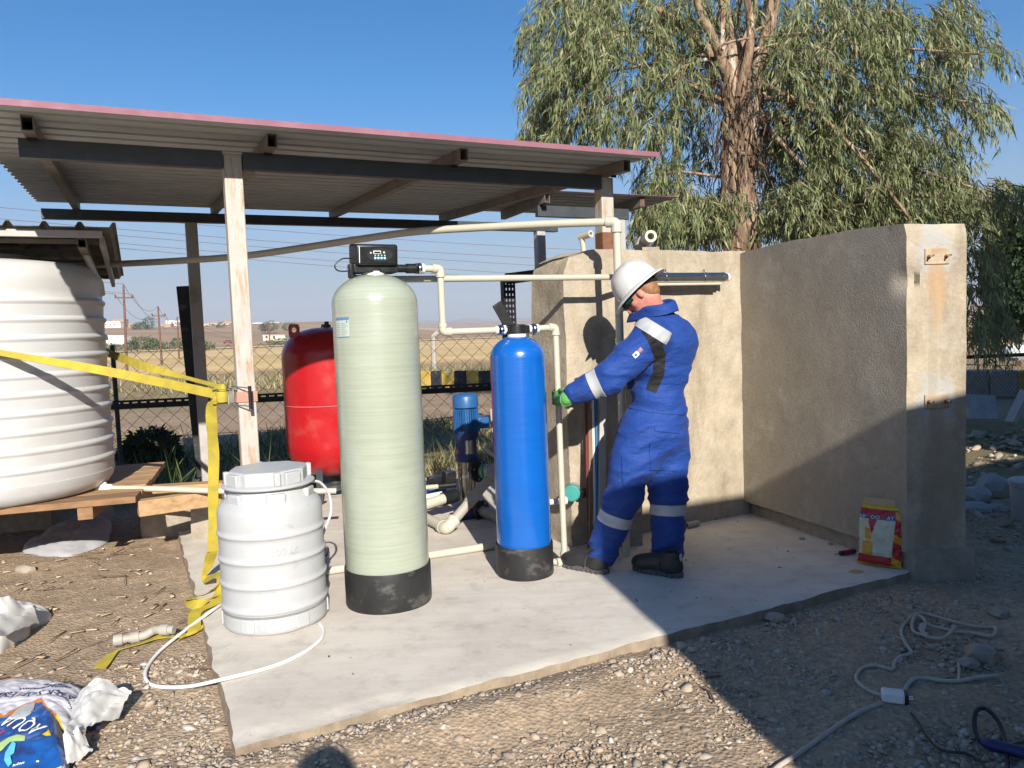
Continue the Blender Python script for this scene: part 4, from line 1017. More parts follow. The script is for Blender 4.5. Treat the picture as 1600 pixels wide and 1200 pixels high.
mb = MB().box(P(682, 765, 6.05), (.15, .1, .16), (UX, VX, ZX)); obj('motor_box', mb, M['motor_blue'], PE, bevel=.02)
mb = MB().tube([f2, P(775, 806, PY - .2), P(790, 822, PY - .35)], .04, 14); obj('outlet_stub', mb, M['pvc_grey'], PE)
mb = MB().tube(curve([P(768, 640, 5.9), P(772, 690, 5.8), P(760, 700, 5.75), P(776, 715, 5.7)]), .016, 8); mb.tube(curve([P(745, 676, 5.85), P(758, 690, 5.8), P(775, 705, 5.8)]), .009, 8); obj('cable', mb, M['pvc_grey'], PE)
# steel ultraviolet tube fixed to the wall
zt_ = Q(1080, 433, 4.19).z
UVT = thing('steel_tube', Q(1080, 433, 4.19), 'polished steel tube fixed level on the concrete wall behind the helmet', 'tube')
t0, t1 = Q(1000, 434, 4.185), Q(1126, 433, 4.185)
obj('barrel', MB().tube([t0, t1], .0335, 24), M['steel'], UVT, smooth=50)
obj('end_cap', MB().tube([t1, t1 + UX * .022, t1 + UX * .024, t1 + UX * .05], [.036, .036, .026, .026], 20), M['chrome'], UVT, smooth=30)
q = t1 + UX * .05; mb = MB().tube([q, q + UX * .012], .029, 16); obj('end_nut', mb, M['white_plastic'], UVT, smooth=30)
mb = MB().tube([t0 - ZX * .045, t1 - ZX * .045], .010, 10); obj('lower_pipe', mb, M['pvc'], UVT)
for k in (.3, .78):
    q = t0.lerp(t1, k); obj('clip', MB().lathe([(.0345, -.008), (.039, -.007), (.039, .007), (.0345, .008)], q, 20, (VX, ZX, UX)), M['chrome'], UVT)
    obj('clip_bolt', MB().tube([q + ZX * .03, q + ZX * .055], .008, 8), M['chrome'], UVT)
    obj('clip_bracket', MB().box(q + VX * .045, (.018, .07, .02), (UX, VX, ZX)), M['chrome'], UVT)
# pipe ends on top of the wall
def hollow_end(p, q, r0, r1):
    d = (q - p).normalized(); x = d.orthogonal().normalized(); y = d.cross(x); L = (q - p).length
    return MB().lathe([(r0, 0), (r0, L), (r1, L), (r1, L * .5), (0, L * .5)], p, 20, (x, y, d))
s1 = thing('pipe_stub', Q(915, 388, 4.45), 'small cream pipe stub with elbow sticking up from the wall top', 'pipe')
b_ = Q(914, 395, 4.45); t_ = Q(909, 370, 4.45); obj('riser', MB().tube([b_ - ZX * .06, t_], .017, 12), M['pvc'], s1)
mb = hollow_end(t_ - VX * -.02, t_ - VX * .085 + UX * .02 + ZX * .01, .024, .012); obj('mouth', mb, M['pvc'], s1)
s2 = thing('pipe_socket', Q(1015, 385, 4.45), 'open cream pipe socket lying on the wall top right of the post', 'pipe')
b_ = Q(1008, 376, 4.62); t_ = Q(1017, 369, 4.42); obj('mouth', hollow_end(b_, t_, .042, .024), M['pvc'], s2)
obj('bend', MB().tube([b_ + VX * .02, b_ - UX * .05 - ZX * .06], .046, 14), M['pvc_grey'], s2)
mb_ = rough_prism([Q(1005, 386, 4.40), Q(1030, 386, 4.38), Q(1030, 386, 4.52), Q(1005, 386, 4.55)], 1.90, 1.955, .03, .012, 0, 0, 9); bm_obj('mortar_bed', mb_, M['block'], s2)
# pipe low on the wall with a teal cap
TCp = thing('capped_pipe', Q(893, 772, 4.2), 'teal capped pipe and cream stub sticking out low from the wall', 'pipe')
c = Q(893, 771, 4.15); n_ = -(VX * .8 + UX * .55).normalized(); x = n_.cross(ZX).normalized(); y = x.cross(n_) * -1
obj('cap', MB().lathe([(.05, -.03), (.054, -.028), (.054, .0), (.046, .006), (.0, .007)], c, 28, (x, y, n_)), M['teal'], TCp)
obj('pipe', MB().tube([c - n_ * .02, c - n_ * .16], .045, 16), M['pvc_grey'], TCp)
obj('black_union', MB().tube([Q(905, 772, 4.2), Q(922, 768, 4.22)], .03, 14), M['black_plastic'], TCp)
mb = MB().tube([Q(856, 785, 4.1), Q(884, 782, 4.1)], .018, 12); mb.tube([Q(876, 783, 4.1), Q(884, 782, 4.1)], .026, 12); obj('stub', mb, M['white_plastic'], TCp)

# strips and rods propped against the wall
def strip(name, x0, y0, x1, v0, v1, wd, th, m, label, cat='rod', rnd=False):
    b_ = Q(x1, 850, v0); b_.z = 0.0; t_ = Q(x0, y0, v1)
    mb = MB().tube([b_, t_], wd / 2, 10) if rnd else MB().bar(b_, t_, wd, th, VX)
    o_ = obj(name, mb, m, None, bevel=0 if rnd else .002); return tag(o_, label, cat)
M['red_rod'] = mat('red rod', (.17, .02, .018), .5); M['blue_rod'] = mat('blue rod', (.02, .13, .30), .45)
M['batten'] = mat('flaking brown batten', (.22, .13, .08), .8, var=.2, vs=8, stretch=(4, 4, .7), col2=(.60, .50, .42), s2=3, lo=.5, hi=.56)
strip('red_rod', 915, 625, 919, 4.08, 4.2, .014, .014, M['red_rod'], 'thin red rod propped against the wall behind the worker', 'rod', True)
strip('batten', 921, 620, 924, 4.06, 4.2, .030, .018, M['batten'], 'flaking brown batten between red and blue rods against the wall', 'batten')
strip('white_strip', 926, 622, 930, 4.05, 4.19, .014, .010, M['white_plastic'], 'narrow white strip between the brown batten and blue rod', 'strip')
strip('blue_rod', 931, 624, 933, 4.04, 4.19, .020, .020, M['blue_rod'], 'blue rod propped against the wall behind the worker', 'rod', True)
strip('grey_board', 942, 622, 939, 4.02, 4.19, .050, .016, M['post_grey'], 'narrow grey board right of the blue rod', 'board')

# small things on the slab
bm = rough_prism([G(966, 855), G(1004, 852), G(1000, 833), G(975, 836)], .0, .215, .02, .007, 0, 0, 12)
o = bm_obj('concrete_block', bm, M['block']); tag(o, 'grey concrete block on the slab between the worker\'s legs', 'block')
p, q = G(1073, 821, .022), G(1091, 817, .022); o = obj('pipe_offcut', hollow_end(q, p, .020, .014), M['pvc_grey']); tag(o, 'short grey pipe offcut lying in the wall corner', 'pipe')
p = G(1336, 861, .014); q = G(1312, 865, .012)
SD = thing('screwdriver', p, 'red and blue handled screwdriver lying by the yellow bag', 'screwdriver')
d = (q - p).normalized()
M['red_grip'] = mat('red grip', (.36, .03, .04), .4); M['navy_grip'] = mat('navy grip', (.02, .03, .09), .4)
obj('handle', MB().tube([p, p + d * .03, p + d * .07, p + d * .1], [.012, .015, .012, .013], 8), M['navy_grip'], SD); obj('grip_inset', MB().tube([p + d * .028, p + d * .085], .0152, 6), M['red_grip'], SD, smooth=0)
obj('shaft', MB().tube([p + d * .1, p + d * .15], .003, 6), M['steel'], SD)
obj('collar', MB().tube([p + d * .098, p + d * .108], .0155, 8), M['black_plastic'], SD)
# ================================================================== straps, hose, cords
TAU = 2 * pi
RS = thing('ratchet_strap', P(360, 620, 4.25), 'yellow ratchet strap tying the white tank to the front shed post, tail hanging down', 'strap')
def webbing(name, pts, wd, wdirs, m=None, n=6, th=.0028):
    cp = curve(pts, n)
    if isinstance(wdirs, list):
        ww = []; k = len(wdirs) - 1
        for i in range(len(cp)):
            f = i / (len(cp) - 1) * k; a = min(int(f), k - 1); ww.append(wdirs[a].lerp(wdirs[a + 1], f - a))
        wdirs = ww
    return obj(name, MB().ribbon(cp, wdirs, wd, th), m or M['yellow_web'], RS, smooth=60)
webbing('front_web', [P(-160, 520, 4.66), P(0, 551, 4.60), P(150, 577, 4.52), P(250, 597, 4.40), P(338, 616, 4.235)], .054, [ZX * .35 + FWD, ZX * .5 + FWD * .8, ZX + FWD * .4, ZX, ZX])
webbing('rear_web', [P(150, 544, 5.9), P(178, 555, 5.7), P(225, 572, 5.1), P(290, 590, 4.75), P(338, 603, 4.36), P(352, 610, 4.30)], .06, [ZX, ZX, ZX * .9 + FWD * .3, ZX * .3 + FWD, ZX * .3 + FWD, ZX])
tail = [P(340, 617, 4.225), P(333, 625, 4.22), P(330, 642, 4.25), P(332, 680, 4.30), P(334, 720, 4.33), P(333, 770, 4.36), P(334, 820, 4.40), P(332, 862, 4.44)]
webbing('tail', tail, .060, [ZX, ZX * .4 + RT, RT, RT * .6 + FWD * .8, RT + FWD * .2, RT, RT, RT * .8 + FWD * .4])
g = lambda x, y, z=.02: G(x, y, z)
webbing('tail_heap', [P(332, 860, 4.44), g(326, 882, .10), g(320, 905, .03), g(345, 898, .10), g(342, 928, .04), g(308, 945, .03), g(292, 937, .02), g(318, 930, .07), g(344, 916, .06), g(338, 940, .02), g(306, 957, .01), g(303, 985, -.02), g(284, 998, -.035)], .062,
        [RT, RT + FWD, FWD + ZX * .5, RT + ZX * .6, RT + FWD, ZX + FWD, FWD, RT * .4 + FWD, FWD + ZX * .7, RT + FWD * .4, RT, RT + FWD, RT * .3 + FWD], n=7)
webbing('tail_end', [g(300, 960, .0), g(325, 962, -.01), g(318, 978, -.02), g(290, 992, -.03), g(255, 993, -.03), g(225, 1003, -.035), g(180, 1018, -.035), g(156, 1044, -.04)], .055, [RT, FWD, FWD + ZX * .4, FWD, FWD + ZX * .2, FWD, FWD * .9 + RT * .4, RT])
c = P(347, 620, 4.24)
obj('webbing_roll', MB().lathe([(.006, -.03), (.030, -.03), (.033, -.02), (.033, .02), (.030, .03), (.006, .03)], c, 22), M['yellow_web'], RS)
M['zinc'] = mat('zinc plated steel', (.42, .40, .34), .35, metal=.9, var=.15, bump=.05)
mb = MB(); rr = RT * .96 + FWD * .0
for dz in (-.040, .040): 
    obj('side_plate', MB().box(c + rr * .045 + ZX * dz, (.19, .05, .003), (rr, FWD, ZX)), M['zinc'], RS, bevel=.001)
for dx in (.036, .052, .070, .09): obj('spindle', MB().tube([c + rr * dx - ZX * .04, c + rr * dx + ZX * .04], .006, 8), M['zinc'], RS)
obj('pawl', MB().box(c + rr * .062 - FWD * .012, (.03, .012, .07), (rr, FWD, ZX)), M['zinc'], RS, bevel=.001)
hq = P(391, 622, 4.165)
for dz in (-.045, .055): obj('handle_wire', MB().tube(curve([c + rr * .05 + ZX * dz * .85 - FWD * .01, c + rr * .10 + ZX * dz - FWD * .045, hq + ZX * dz]), .0035, 8), M['zinc'], RS)
obj('handle_grip', MB().tube([hq + ZX * (-.064 + k * .0072) for k in range(19)], [.0085 if k % 2 else .0105 for k in range(19)], 10), M['black_plastic'], RS)
q = uv(.522, 4.49, P(385, 620, 4.22).z); s = .053
loop = [uv(.522 + x * s, 4.49 + y * s, q.z) for x, y in ((-1, -1), (1, -1), (1, 1), (-1, 1), (-1, -1))]
for k, (a, b) in enumerate(zip(loop, loop[1:])): obj('post_loop', MB().bar(a, b, .003, .058), M['pink_web'], RS, smooth=0)
obj('post_loop', MB().bar(loop[0], c + rr * .075, .058, .003, (VX)), M['pink_web'], RS, smooth=0)

o = obj('water_hose', MB().tube(curve([P(484, 752, 3.9), P(500, 754, 3.98), P(514, 772, 4.05), P(517, 800, 4.08), P(508, 826, 4.1), P(500, 846, 4.12)], 8), .0075, 10), M['hose']); tag(o, 'thin white hose looping from the barrel lid down behind it', 'hose')
o = obj('water_hose', MB().tube(curve([G(352, 940, .012), G(330, 955, .012), G(285, 988, -.02), G(245, 1022, -.04), G(227, 1052, -.042), G(240, 1071, -.042), G(290, 1073, -.03), G(345, 1062, .012), G(420, 1043, .008), G(470, 1022, .008), G(500, 1000, .008), G(505, 984, .008), G(500, 975, .008)], 10), .0078, 10), M['hose']); tag(o, 'thin white hose looping on the ground in front of the white barrel', 'hose')
o = obj('black_loop', MB().tube(curve([P(505, 850, 4.1), P(513, 857, 4.1), P(510, 868, 4.1), P(504, 868, 4.1)], 6), .004, 8), M['black_plastic']); tag(o, 'small black cable loop behind the white barrel', 'cable')
TP = thing('drain_trap', G(225, 998, GZ), 'old dirty grey pipe bend with collars lying on the gravel beside the slab', 'pipe')
tp = [G(178, 1001, -.02), G(205, 997, -.02), G(225, 993, -.015), G(240, 985, .0), G(252, 984, .01), G(272, 984, .01)]
obj('bend', MB().tube(curve(tp, 6), .021, 14), M['pvc_grey'], TP)
for a, b in ((0, .35), (1, .5), (4, .35)):
    p_ = tp[a]; d = (tp[a + 1] - tp[a]).normalized(); obj('collar', MB().tube([p_, p_ + d * .04], .028, 14), M['pvc_grey'], TP)
def zz(x, y): return G(1000 + x / 2.667, 900 + y / 2.667, GZ + .012)
EX = thing('extension_cord', zz(1050, 512), 'dusty white extension cord with its socket snaking over the shaded gravel', 'cord')
obj('cord', MB().tube(curve([zz(520, 850), zz(570, 798), zz(660, 740), zz(800, 640), zz(900, 575), zz(1005, 530)], 8), .0085, 8), M['cable'], EX)
obj('cord', MB().tube(curve([zz(x, y) + ZX * dz for x, y, dz in ((1010, 497, 0), (960, 480, 0), (915, 450, 0), (900, 420, 0), (925, 385, 0), (980, 373, 0), (1050, 388, 0), (1060, 362, 0), (1085, 335, 0), (1130, 320, 0), (1105, 278, 0), (1088, 230, 0), (1110, 190, 0), (1150, 165, .01), (1200, 160, 0), (1300, 188, 0), (1400, 210, 0), (1470, 214, 0), (1482, 235, .01), (1465, 250, 0), (1400, 240, 0), (1310, 228, .0), (1230, 212, 0), (1180, 210, .012), (1170, 228, 0), (1195, 243, 0), (1150, 238, 0), (1133, 210, 0), (1150, 180, .02), (1190, 200, .012), (1180, 245, 0), (1260, 258, 0), (1310, 230, .014))], 7), .0075, 8), M['cable'], EX)
obj('cord', MB().tube(curve([zz(1095, 490), zz(1115, 455), zz(1145, 428), zz(1190, 425), zz(1260, 436), zz(1330, 437), zz(1410, 423), zz(1490, 415)], 8), .0085, 8), M['cable'], EX)
obj('cord', MB().tube(curve([zz(1326, 350), zz(1330, 395), zz(1326, 436)], 5), .006, 8), M['cable'], EX)
a, b = zz(1005, 508), zz(1102, 520); d = (b - a).normalized(); s = d.cross(ZX)
mb = MB().box((a + b) / 2 + ZX * .014, ((b - a).length, .052, .042), (d, s, ZX)); SK = obj('socket', mb, M['white_plastic'], EX, bevel=.008, seg=3)
mb = MB().box(b + ZX * .014 + d * .006, (.014, .046, .038), (d, s, ZX)); obj('socket_face', mb, M['black_plastic'], EX, bevel=.003)
for k in (-1, 1): obj('pin', MB().tube([b + ZX * .014 + s * (.01 * k), b + ZX * .014 + s * (.01 * k) + d * .03], .003, 6), M['steel'], EX)
TL = thing('hand_tool', zz(1520, 750), 'blue handled tool with a black looped cord, lower right corner of the shaded gravel', 'tool')
M['tool_blue'] = mat('dark blue grip', (.012, .02, .10), .5, var=.1)
a, b = zz(1418, 706) + ZX * .012, zz(1640, 770) + ZX * .018
obj('handle', MB().tube([a, a.lerp(b, .1), a.lerp(b, .2), a.lerp(b, .55), b], [.008, .016, .021, .019, .022], 12), M['tool_blue'], TL)
obj('cord', MB().tube(curve([a, zz(1395, 670) + ZX * .03, zz(1400, 632) + ZX * .06, zz(1440, 622) + ZX * .06, zz(1490, 648) + ZX * .04, zz(1520, 700) + ZX * .02, zz(1530, 780), zz(1520, 860)], 8), .0075, 8), M['black_plastic'], TL)
o = obj('thin_cable', MB().tube(curve([zz(1130, 570), zz(1160, 605), zz(1200, 668), zz(1245, 720), zz(1300, 733), zz(1360, 740), zz(1420, 775), zz(1450, 830)], 8), .0045, 8), M['black_plastic']); tag(o, 'thin black cable curving over the shaded gravel near the blue tool', 'cable')
for i, pts in enumerate([[(215, 466), (250, 460), (290, 485), (312, 530)], [(235, 308), (300, 302), (385, 312)], [(248, 428), (300, 420), (335, 416)]]):
    o = obj('twig', MB().tube(curve([zz(*q) for q in pts], 6), [.004] * (6 * (len(pts) - 1) + 1), 6), M['twig'])
    tag(o, ['curved dark wire at the edge of the big shadow', 'long thin twig on the shaded dirt near the slab', 'short dark stick on the dirt just inside the shadow edge'][i], 'twig')

# ================================================================== sacks
def pillow(name, c, e1, e2, outline, H, m, parent=None, nr=30, na=96, seed=1.0, crumple=.012, freq=9, p=2.2, matfn=None, edge=.0, tilt=None):
    """a lying sack: outline(theta)->radius in the frame e1,e2; returns object and its surface function"""
    def surf(x, y):
        th = atan2(y, x); rho = min(1, sqrt(x * x + y * y) / outline(th))
        z = H * max(0, 1 - rho ** p) ** .55
        P3 = Vector((x * freq, y * freq, seed))
        n = noise.noise(P3) * .9 + .8 * (abs(noise.noise(P3 * 1.9 + Vector((4, 2, 0)))) - .3) + .4 * noise.noise(P3 * 4.1)
        z += crumple * n * (.35 + .65 * min(1, (1 - rho) * 5)) + (tilt(x, y) if tilt else 0)
        return c + e1 * x + e2 * y + ZX * (max(z, -.01) + .004)
    vs = [surf(0, 0)]; loc = [(0, 0)]
    for i in range(1, nr + 1):
        for j in range(na):
            th = TAU * j / na; r = outline(th) * (i / nr) ** .8; x, y = r * cos(th), r * sin(th); vs.append(surf(x, y)); loc.append((x, y))
    base = len(vs)
    for j in range(na):
        th = TAU * j / na; r = outline(th) * .97; vs.append(c + e1 * (r * cos(th)) + e2 * (r * sin(th)) - ZX * .012)
    fs = []; mi = []
    for j in range(na): fs.append((0, 1 + j, 1 + (j + 1) % na))
    for i in range(nr):
        o0 = 1 + i * na; o1 = base if i == nr - 1 else 1 + (i + 1) * na
        for j in range(na): fs.append((o0 + j, o1 + j, o1 + (j + 1) % na, o0 + (j + 1) % na))
    fs.append(tuple(base + na - 1 - j for j in range(na)))
    for f in fs:
        if matfn and max(f) < base:
            x = sum(loc[k][0] for k in f) / len(f); y = sum(loc[k][1] for k in f) / len(f); mi.append(matfn(x, y))
        else: mi.append(0)
    mb = MB(); mb.v = vs; mb.f = fs; mb.m = mi
    return obj(name, mb, m, parent, smooth=50), surf
def poly_outline(pts):
    angs = sorted((atan2(y, x) % TAU, sqrt(x * x + y * y)) for x, y in pts)
    def f(th):
        th %= TAU
        for (a, ra_), (b, rb_) in zip(angs, angs[1:] + [(angs[0][0] + TAU, angs[0][1])]):
            if a <= th <= b or a <= th + TAU <= b:
                t = ((th if th >= a else th + TAU) - a) / max(1e-6, b - a); t = t * t * (3 - 2 * t) * .5 + t * .5; return ra_ + (rb_ - ra_) * t
        return angs[0][1]
    return f
def frame(px, py):
    c_ = G(px, py, GZ); e1 = G(px + 40, py, GZ) - c_; e1.z = 0; e1.normalize(); return c_, e1, ZX.cross(e1)
def outline_px(c_, e1, e2, pix):
    return poly_outline([((G(x, y, GZ) - c_).dot(e1), (G(x, y, GZ) - c_).dot(e2)) for x, y in pix])
# printed salt sack, bottom left
c_, e1, e2 = frame(62, 1145)
M['print_blue'] = mat('sack print blue', (.012, .095, .34), .35, var=.25, vs=7, bump=.3, bs=25, bd=.006, col2=(.02, .04, .15), s2=6, lo=.5, hi=.62, coat=.3)
M['print_navy'] = mat('sack print navy', (.02, .03, .11), .4, var=.1, bump=.25, bs=25, bd=.005)
M['print_orange'] = mat('sack print orange', (.62, .20, .03), .5, var=.06, bump=.2)
M['print_yellow'] = mat('sack print yellow', (.70, .50, .03), .5, var=.06, bump=.2)
M['print_lilac'] = mat('sack white print', (.62, .60, .64), .5, var=.05, vs=9, bump=.3, bs=50, bd=.004)
M['print_aqua'] = mat('sack print aqua', (.12, .48, .62), .45, var=.1, bump=.2); M['print_lime'] = mat('sack print lime', (.42, .60, .22), .45, var=.1, bump=.2)
M['print_red'] = mat('sack print red', (.55, .03, .05), .45, var=.05, bump=.1)
M['print_grey'] = mat('torn silver patch', (.45, .47, .47), .4, var=.1, vs=30, bump=.5, bs=60, bd=.004)
def px2(x, y, z=GZ + .06):
    q = G(x, y, z) - c_; return q.dot(e1), q.dot(e2)
SS = thing('salt_sack', c_, 'crumpled white and blue printed sack lying on the gravel, bottom left', 'sack')
ol = outline_px(c_, e1, e2, [(-170, 1130), (-110, 1095), (-20, 1085), (60, 1082), (110, 1090), (140, 1115), (122, 1150), (108, 1180), (100, 1230), (20, 1262), (-90, 1260), (-160, 1210)])
def wav(x, pts):
    for (a, ya), (b, yb) in zip(pts, pts[1:]):
        if a <= x <= b: return ya + (yb - ya) * (x - a) / (b - a)
    return pts[0][1] if x < pts[0][0] else pts[-1][1]
def sackmat(x, y):
    q = c_ + e1 * x + e2 * y + ZX * .115
    d = q - CAM; k = d.dot(FWD); px = 800 + FPX * d.dot(RT) / k; py = 600 - FPX * d.dot(UPV) / k
    top = wav(px, [(-200, 1128), (-60, 1122), (8, 1131), (28, 1118), (55, 1108), (66, 1106), (74, 1116), (90, 1122), (104, 1132), (118, 1145)])
    bot = wav(px, [(-200, 1230), (0, 1202), (35, 1194), (80, 1178), (104, 1165), (130, 1150)])
    if py < top - 5: return 1
    if py < top: return 2 if px < 88 else 4
    if px > 90 and py < 1138: return 3
    if py > bot + 2: return 5 if px < 60 else 3
    if py > bot: return 1
    if px > 82 - (py - 1110) * -.25 and py < 1140: return 3
    return 5
so_, sf = pillow('sack_body', c_, e1, e2, ol, .135, [M['sack'], M['print_lilac'], M['print_orange'], M['print_navy'], M['print_yellow'], M['print_blue']], SS, nr=64, na=220, seed=2.7, crumple=.010, freq=11, p=2.6, matfn=sackmat)
def sack_text(name, s, size, x0, y0, ang, m, arc=0.0, squash=1.0):
    bx, by = px2(x0, y0, GZ + .10)
    t = text(name, s, size, (0, 0, 0), (Vector((1, 0, 0)), Vector((0, 1, 0)), Vector((0, 0, 1))), m, None, 0.0)
    bm = bmesh.new(); bm.from_mesh(t.data); bmesh.ops.subdivide_edges(bm, edges=[e for e in bm.edges if e.calc_length() > .006], cuts=2); bm.to_mesh(t.data); bm.free()
    off = wloc(SS); ca, sa = cos(ang), sin(ang)
    for v in t.data.vertices:
        x, y = v.co.x, v.co.y * squash; a = arc * x; X = x * cos(a / 2) - y * sin(a); Y = y * cos(a) + x * sin(a / 2)
        X, Y = X * ca - Y * sa, X * sa + Y * ca; q = sf(bx + X, by + Y); v.co = q + ZX * .0035 - FWD * .001 - off
    t.parent = SS; return t
M['ink'] = mat('navy ink', (.03, .04, .10), .5, var=.05, bump=0)
sack_text('lettering', 'WATER SOFTENER P', .043, 52, 1100, pi + radians(9), M['ink'], -.9, 1.5)
sack_text('lettering', 'AQUA', .062, 38, 1145, pi + radians(-17), M['white_print'], 0, 1.35)
sack_text('lettering', 'MA', .062, -14, 1157, pi + radians(-17), M['print_red'], 0, 1.35)
def scribble(x0, y0, x1, y1, seed, m, amp=.010, n=46):
    """a line of print too small and crumpled to read"""
    a, b = Vector(px2(x0, y0, GZ + .10) + (0,)), Vector(px2(x1, y1, GZ + .10) + (0,)); d = (b - a).normalized(); nn = Vector((-d.y, d.x, 0)); mb = MB(); pts = []
    for k in range(n):
        q = a.lerp(b, k / (n - 1)) + nn * (amp * noise.noise((k * .55, seed, 0)) + amp * .6 * sin(k * 1.9 + seed)); pts.append(sf(q.x, q.y) + ZX * .003)
        if k % 9 == 8: mb.tube(pts, .0016, 4); pts = []
    o_ = obj('print_line', mb, m, SS, smooth=0); o_['kind'] = 'stuff'
scribble(30, 1093, 105, 1084, 1, M['ink']); scribble(70, 1082, 112, 1080, 2, M['ink'], .007); scribble(92, 1092, 112, 1106, 3, M['ink'], .007); scribble(-40, 1108, 22, 1097, 4, M['ink'])
scribble(20, 1192, 40, 1186, 5, M['white_print'], .006, 20); scribble(56, 1183, 62, 1181, 6, M['white_print'], .005, 12)
def flat_patch(name, pix, m, lift=.004):
    pts = [px2(x, y, GZ + .11) for x, y in pix]; cx = sum(p[0] for p in pts) / len(pts); cy = sum(p[1] for p in pts) / len(pts)
    mb = MB(); n = len(pts); K = 4
    vs = [sf(cx, cy) + ZX * lift]
    for k in range(1, K + 1):
        for x, y in pts: vs.append(sf(cx + (x - cx) * k / K, cy + (y - cy) * k / K) + ZX * lift)
    fs = [(0, 1 + j, 1 + (j + 1) % n) for j in range(n)]
    for k in range(K - 1):
        for j in range(n): fs.append((1 + k * n + j, 1 + (k + 1) * n + j, 1 + (k + 1) * n + (j + 1) % n, 1 + k * n + (j + 1) % n))
    mb.add(vs, fs); return obj(name, mb, m, SS, smooth=60)
flat_patch('torn_patch', [(18, 1133), (28, 1120), (40, 1114), (56, 1110), (54, 1121), (48, 1130), (36, 1136), (24, 1138)], M['print_grey'])
flat_patch('printed_arrow', [(66, 1153), (74, 1148), (76, 1144), (80, 1153), (73, 1154)], M['print_yellow'])
flat_patch('printed_swirl', [(-10, 1176), (0, 1165), (14, 1158), (28, 1154), (40, 1156), (39, 1162), (30, 1160), (16, 1164), (6, 1171), (0, 1176)], M['print_lime'], .005)
flat_patch('printed_drop', [(12, 1172), (20, 1163), (25, 1166), (22, 1176), (14, 1180), (18, 1186), (12, 1190), (6, 1184), (8, 1177)], M['print_aqua'], .006)
# its open, crumpled mouth
def crumple_sheet(name, quad, nu, nv, zfn, m, parent, th=.0025):
    """thin crumpled cloth over four corner points"""
    mb = MB(); vs = []; N = (nu + 1) * (nv + 1)
    for k in (0, 1):
        for i in range(nu + 1):
            for j in range(nv + 1):
                u, v = i / nu, j / nv
                p = quad[0].lerp(quad[1], u).lerp(quad[3].lerp(quad[2], u), v); vs.append(p + ZX * (zfn(u, v) - k * th))
    fs = []
    for i in range(nu):
        for j in range(nv):
            a = i * (nv + 1) + j; q = (a, a + nv + 1, a + nv + 2, a + 1); fs += [q, tuple(x + N for x in reversed(q))]
    for i in range(nu):
        for j in (0, nv): a = i * (nv + 1) + j; b = a + nv + 1; fs.append((a, b, b + N, a + N) if j else (b, a, a + N, b + N))
    for j in range(nv):
        for i in (0, nu): a = i * (nv + 1) + j; b = a + 1; fs.append((b, a, a + N, b + N) if i else (a, b, b + N, a + N))
    mb.add(vs, fs); return obj(name, mb, m, parent, smooth=28)
def folds(seed, amp, f1=5, f2=11):
    def f(u, v):
        n = abs(noise.noise((u * f1 + seed, v * f1 * .8, seed))) + .5 * abs(noise.noise((u * f2, v * f2 + seed, 3 + seed))); return amp * (n - .25)
    return f
fA = folds(1.3, .05, 2.2, 5)
crumple_sheet('sack_mouth', [G(116, 1092, .055), G(206, 1082, .03), G(186, 1126, -.03), G(104, 1150, .05)], 22, 20, lambda u, v: fA(u, v) + .055 * sin(pi * min(1, u * 1.05)) * (1 - v * .7), M['sack'], SS)
fB = folds(4.1, .04, 2, 4.5)
crumple_sheet('sack_flap', [G(98, 1148, .06), G(128, 1146, .03), G(146, 1180, -.04), G(104, 1196, -.02)], 16, 16, lambda u, v: fB(u, v) + .03 * sin(pi * u) * sin(pi * v), M['sack'], SS)
crumple_sheet('sack_hem', [G(136, 1138, -.02), G(160, 1133, -.02), G(158, 1141, -.045), G(134, 1150, -.045)], 6, 4, lambda u, v: .01, M['print_navy'], SS)
# white empty sack, left edge
c_, e1, e2 = frame(20, 985)
WS = thing('white_sack', c_, 'crumpled plain white sack lying on the dirt at the left edge', 'sack')
ol = outline_px(c_, e1, e2, [(-110, 1010), (-60, 960), (-10, 948), (40, 952), (62, 958), (46, 985), (20, 1008), (-4, 1026), (-70, 1040)])
pillow('sack_body', c_, e1, e2, ol, .11, M['sack'], WS, nr=40, na=130, seed=6.1, crumple=.022, freq=5, p=2.0)
fC = folds(7.7, .05, 2, 4.5)
crumple_sheet('sack_flap', [G(-30, 957, .13), G(50, 950, .08), G(62, 972, .0), G(-20, 1000, .10)], 18, 14, lambda u, v: fC(u, v) + .05 * sin(pi * u) * (1 - v), M['sack'], WS)
M['sack_grey'] = mat('dusty grey sack', (.36, .36, .37), .7, var=.1, vs=7, bump=.3, bs=180, bd=.0015)
c_, e1, e2 = frame(112, 842)
GS = thing('grey_sack', c_, 'flattened dusty grey sack in the shade under the plank platform', 'sack')
ol = outline_px(c_, e1, e2, [(48, 866), (60, 846), (80, 838), (110, 836), (150, 826), (182, 812), (170, 838), (140, 860), (110, 870)])
pillow('sack_body', c_, e1, e2, ol, .10, M['sack_grey'], GS, nr=30, na=110, seed=9.1, crumple=.030, freq=6.5, p=2.0, tilt=lambda x, y: .10 * max(0, min(1, (y + .1) / .5)))

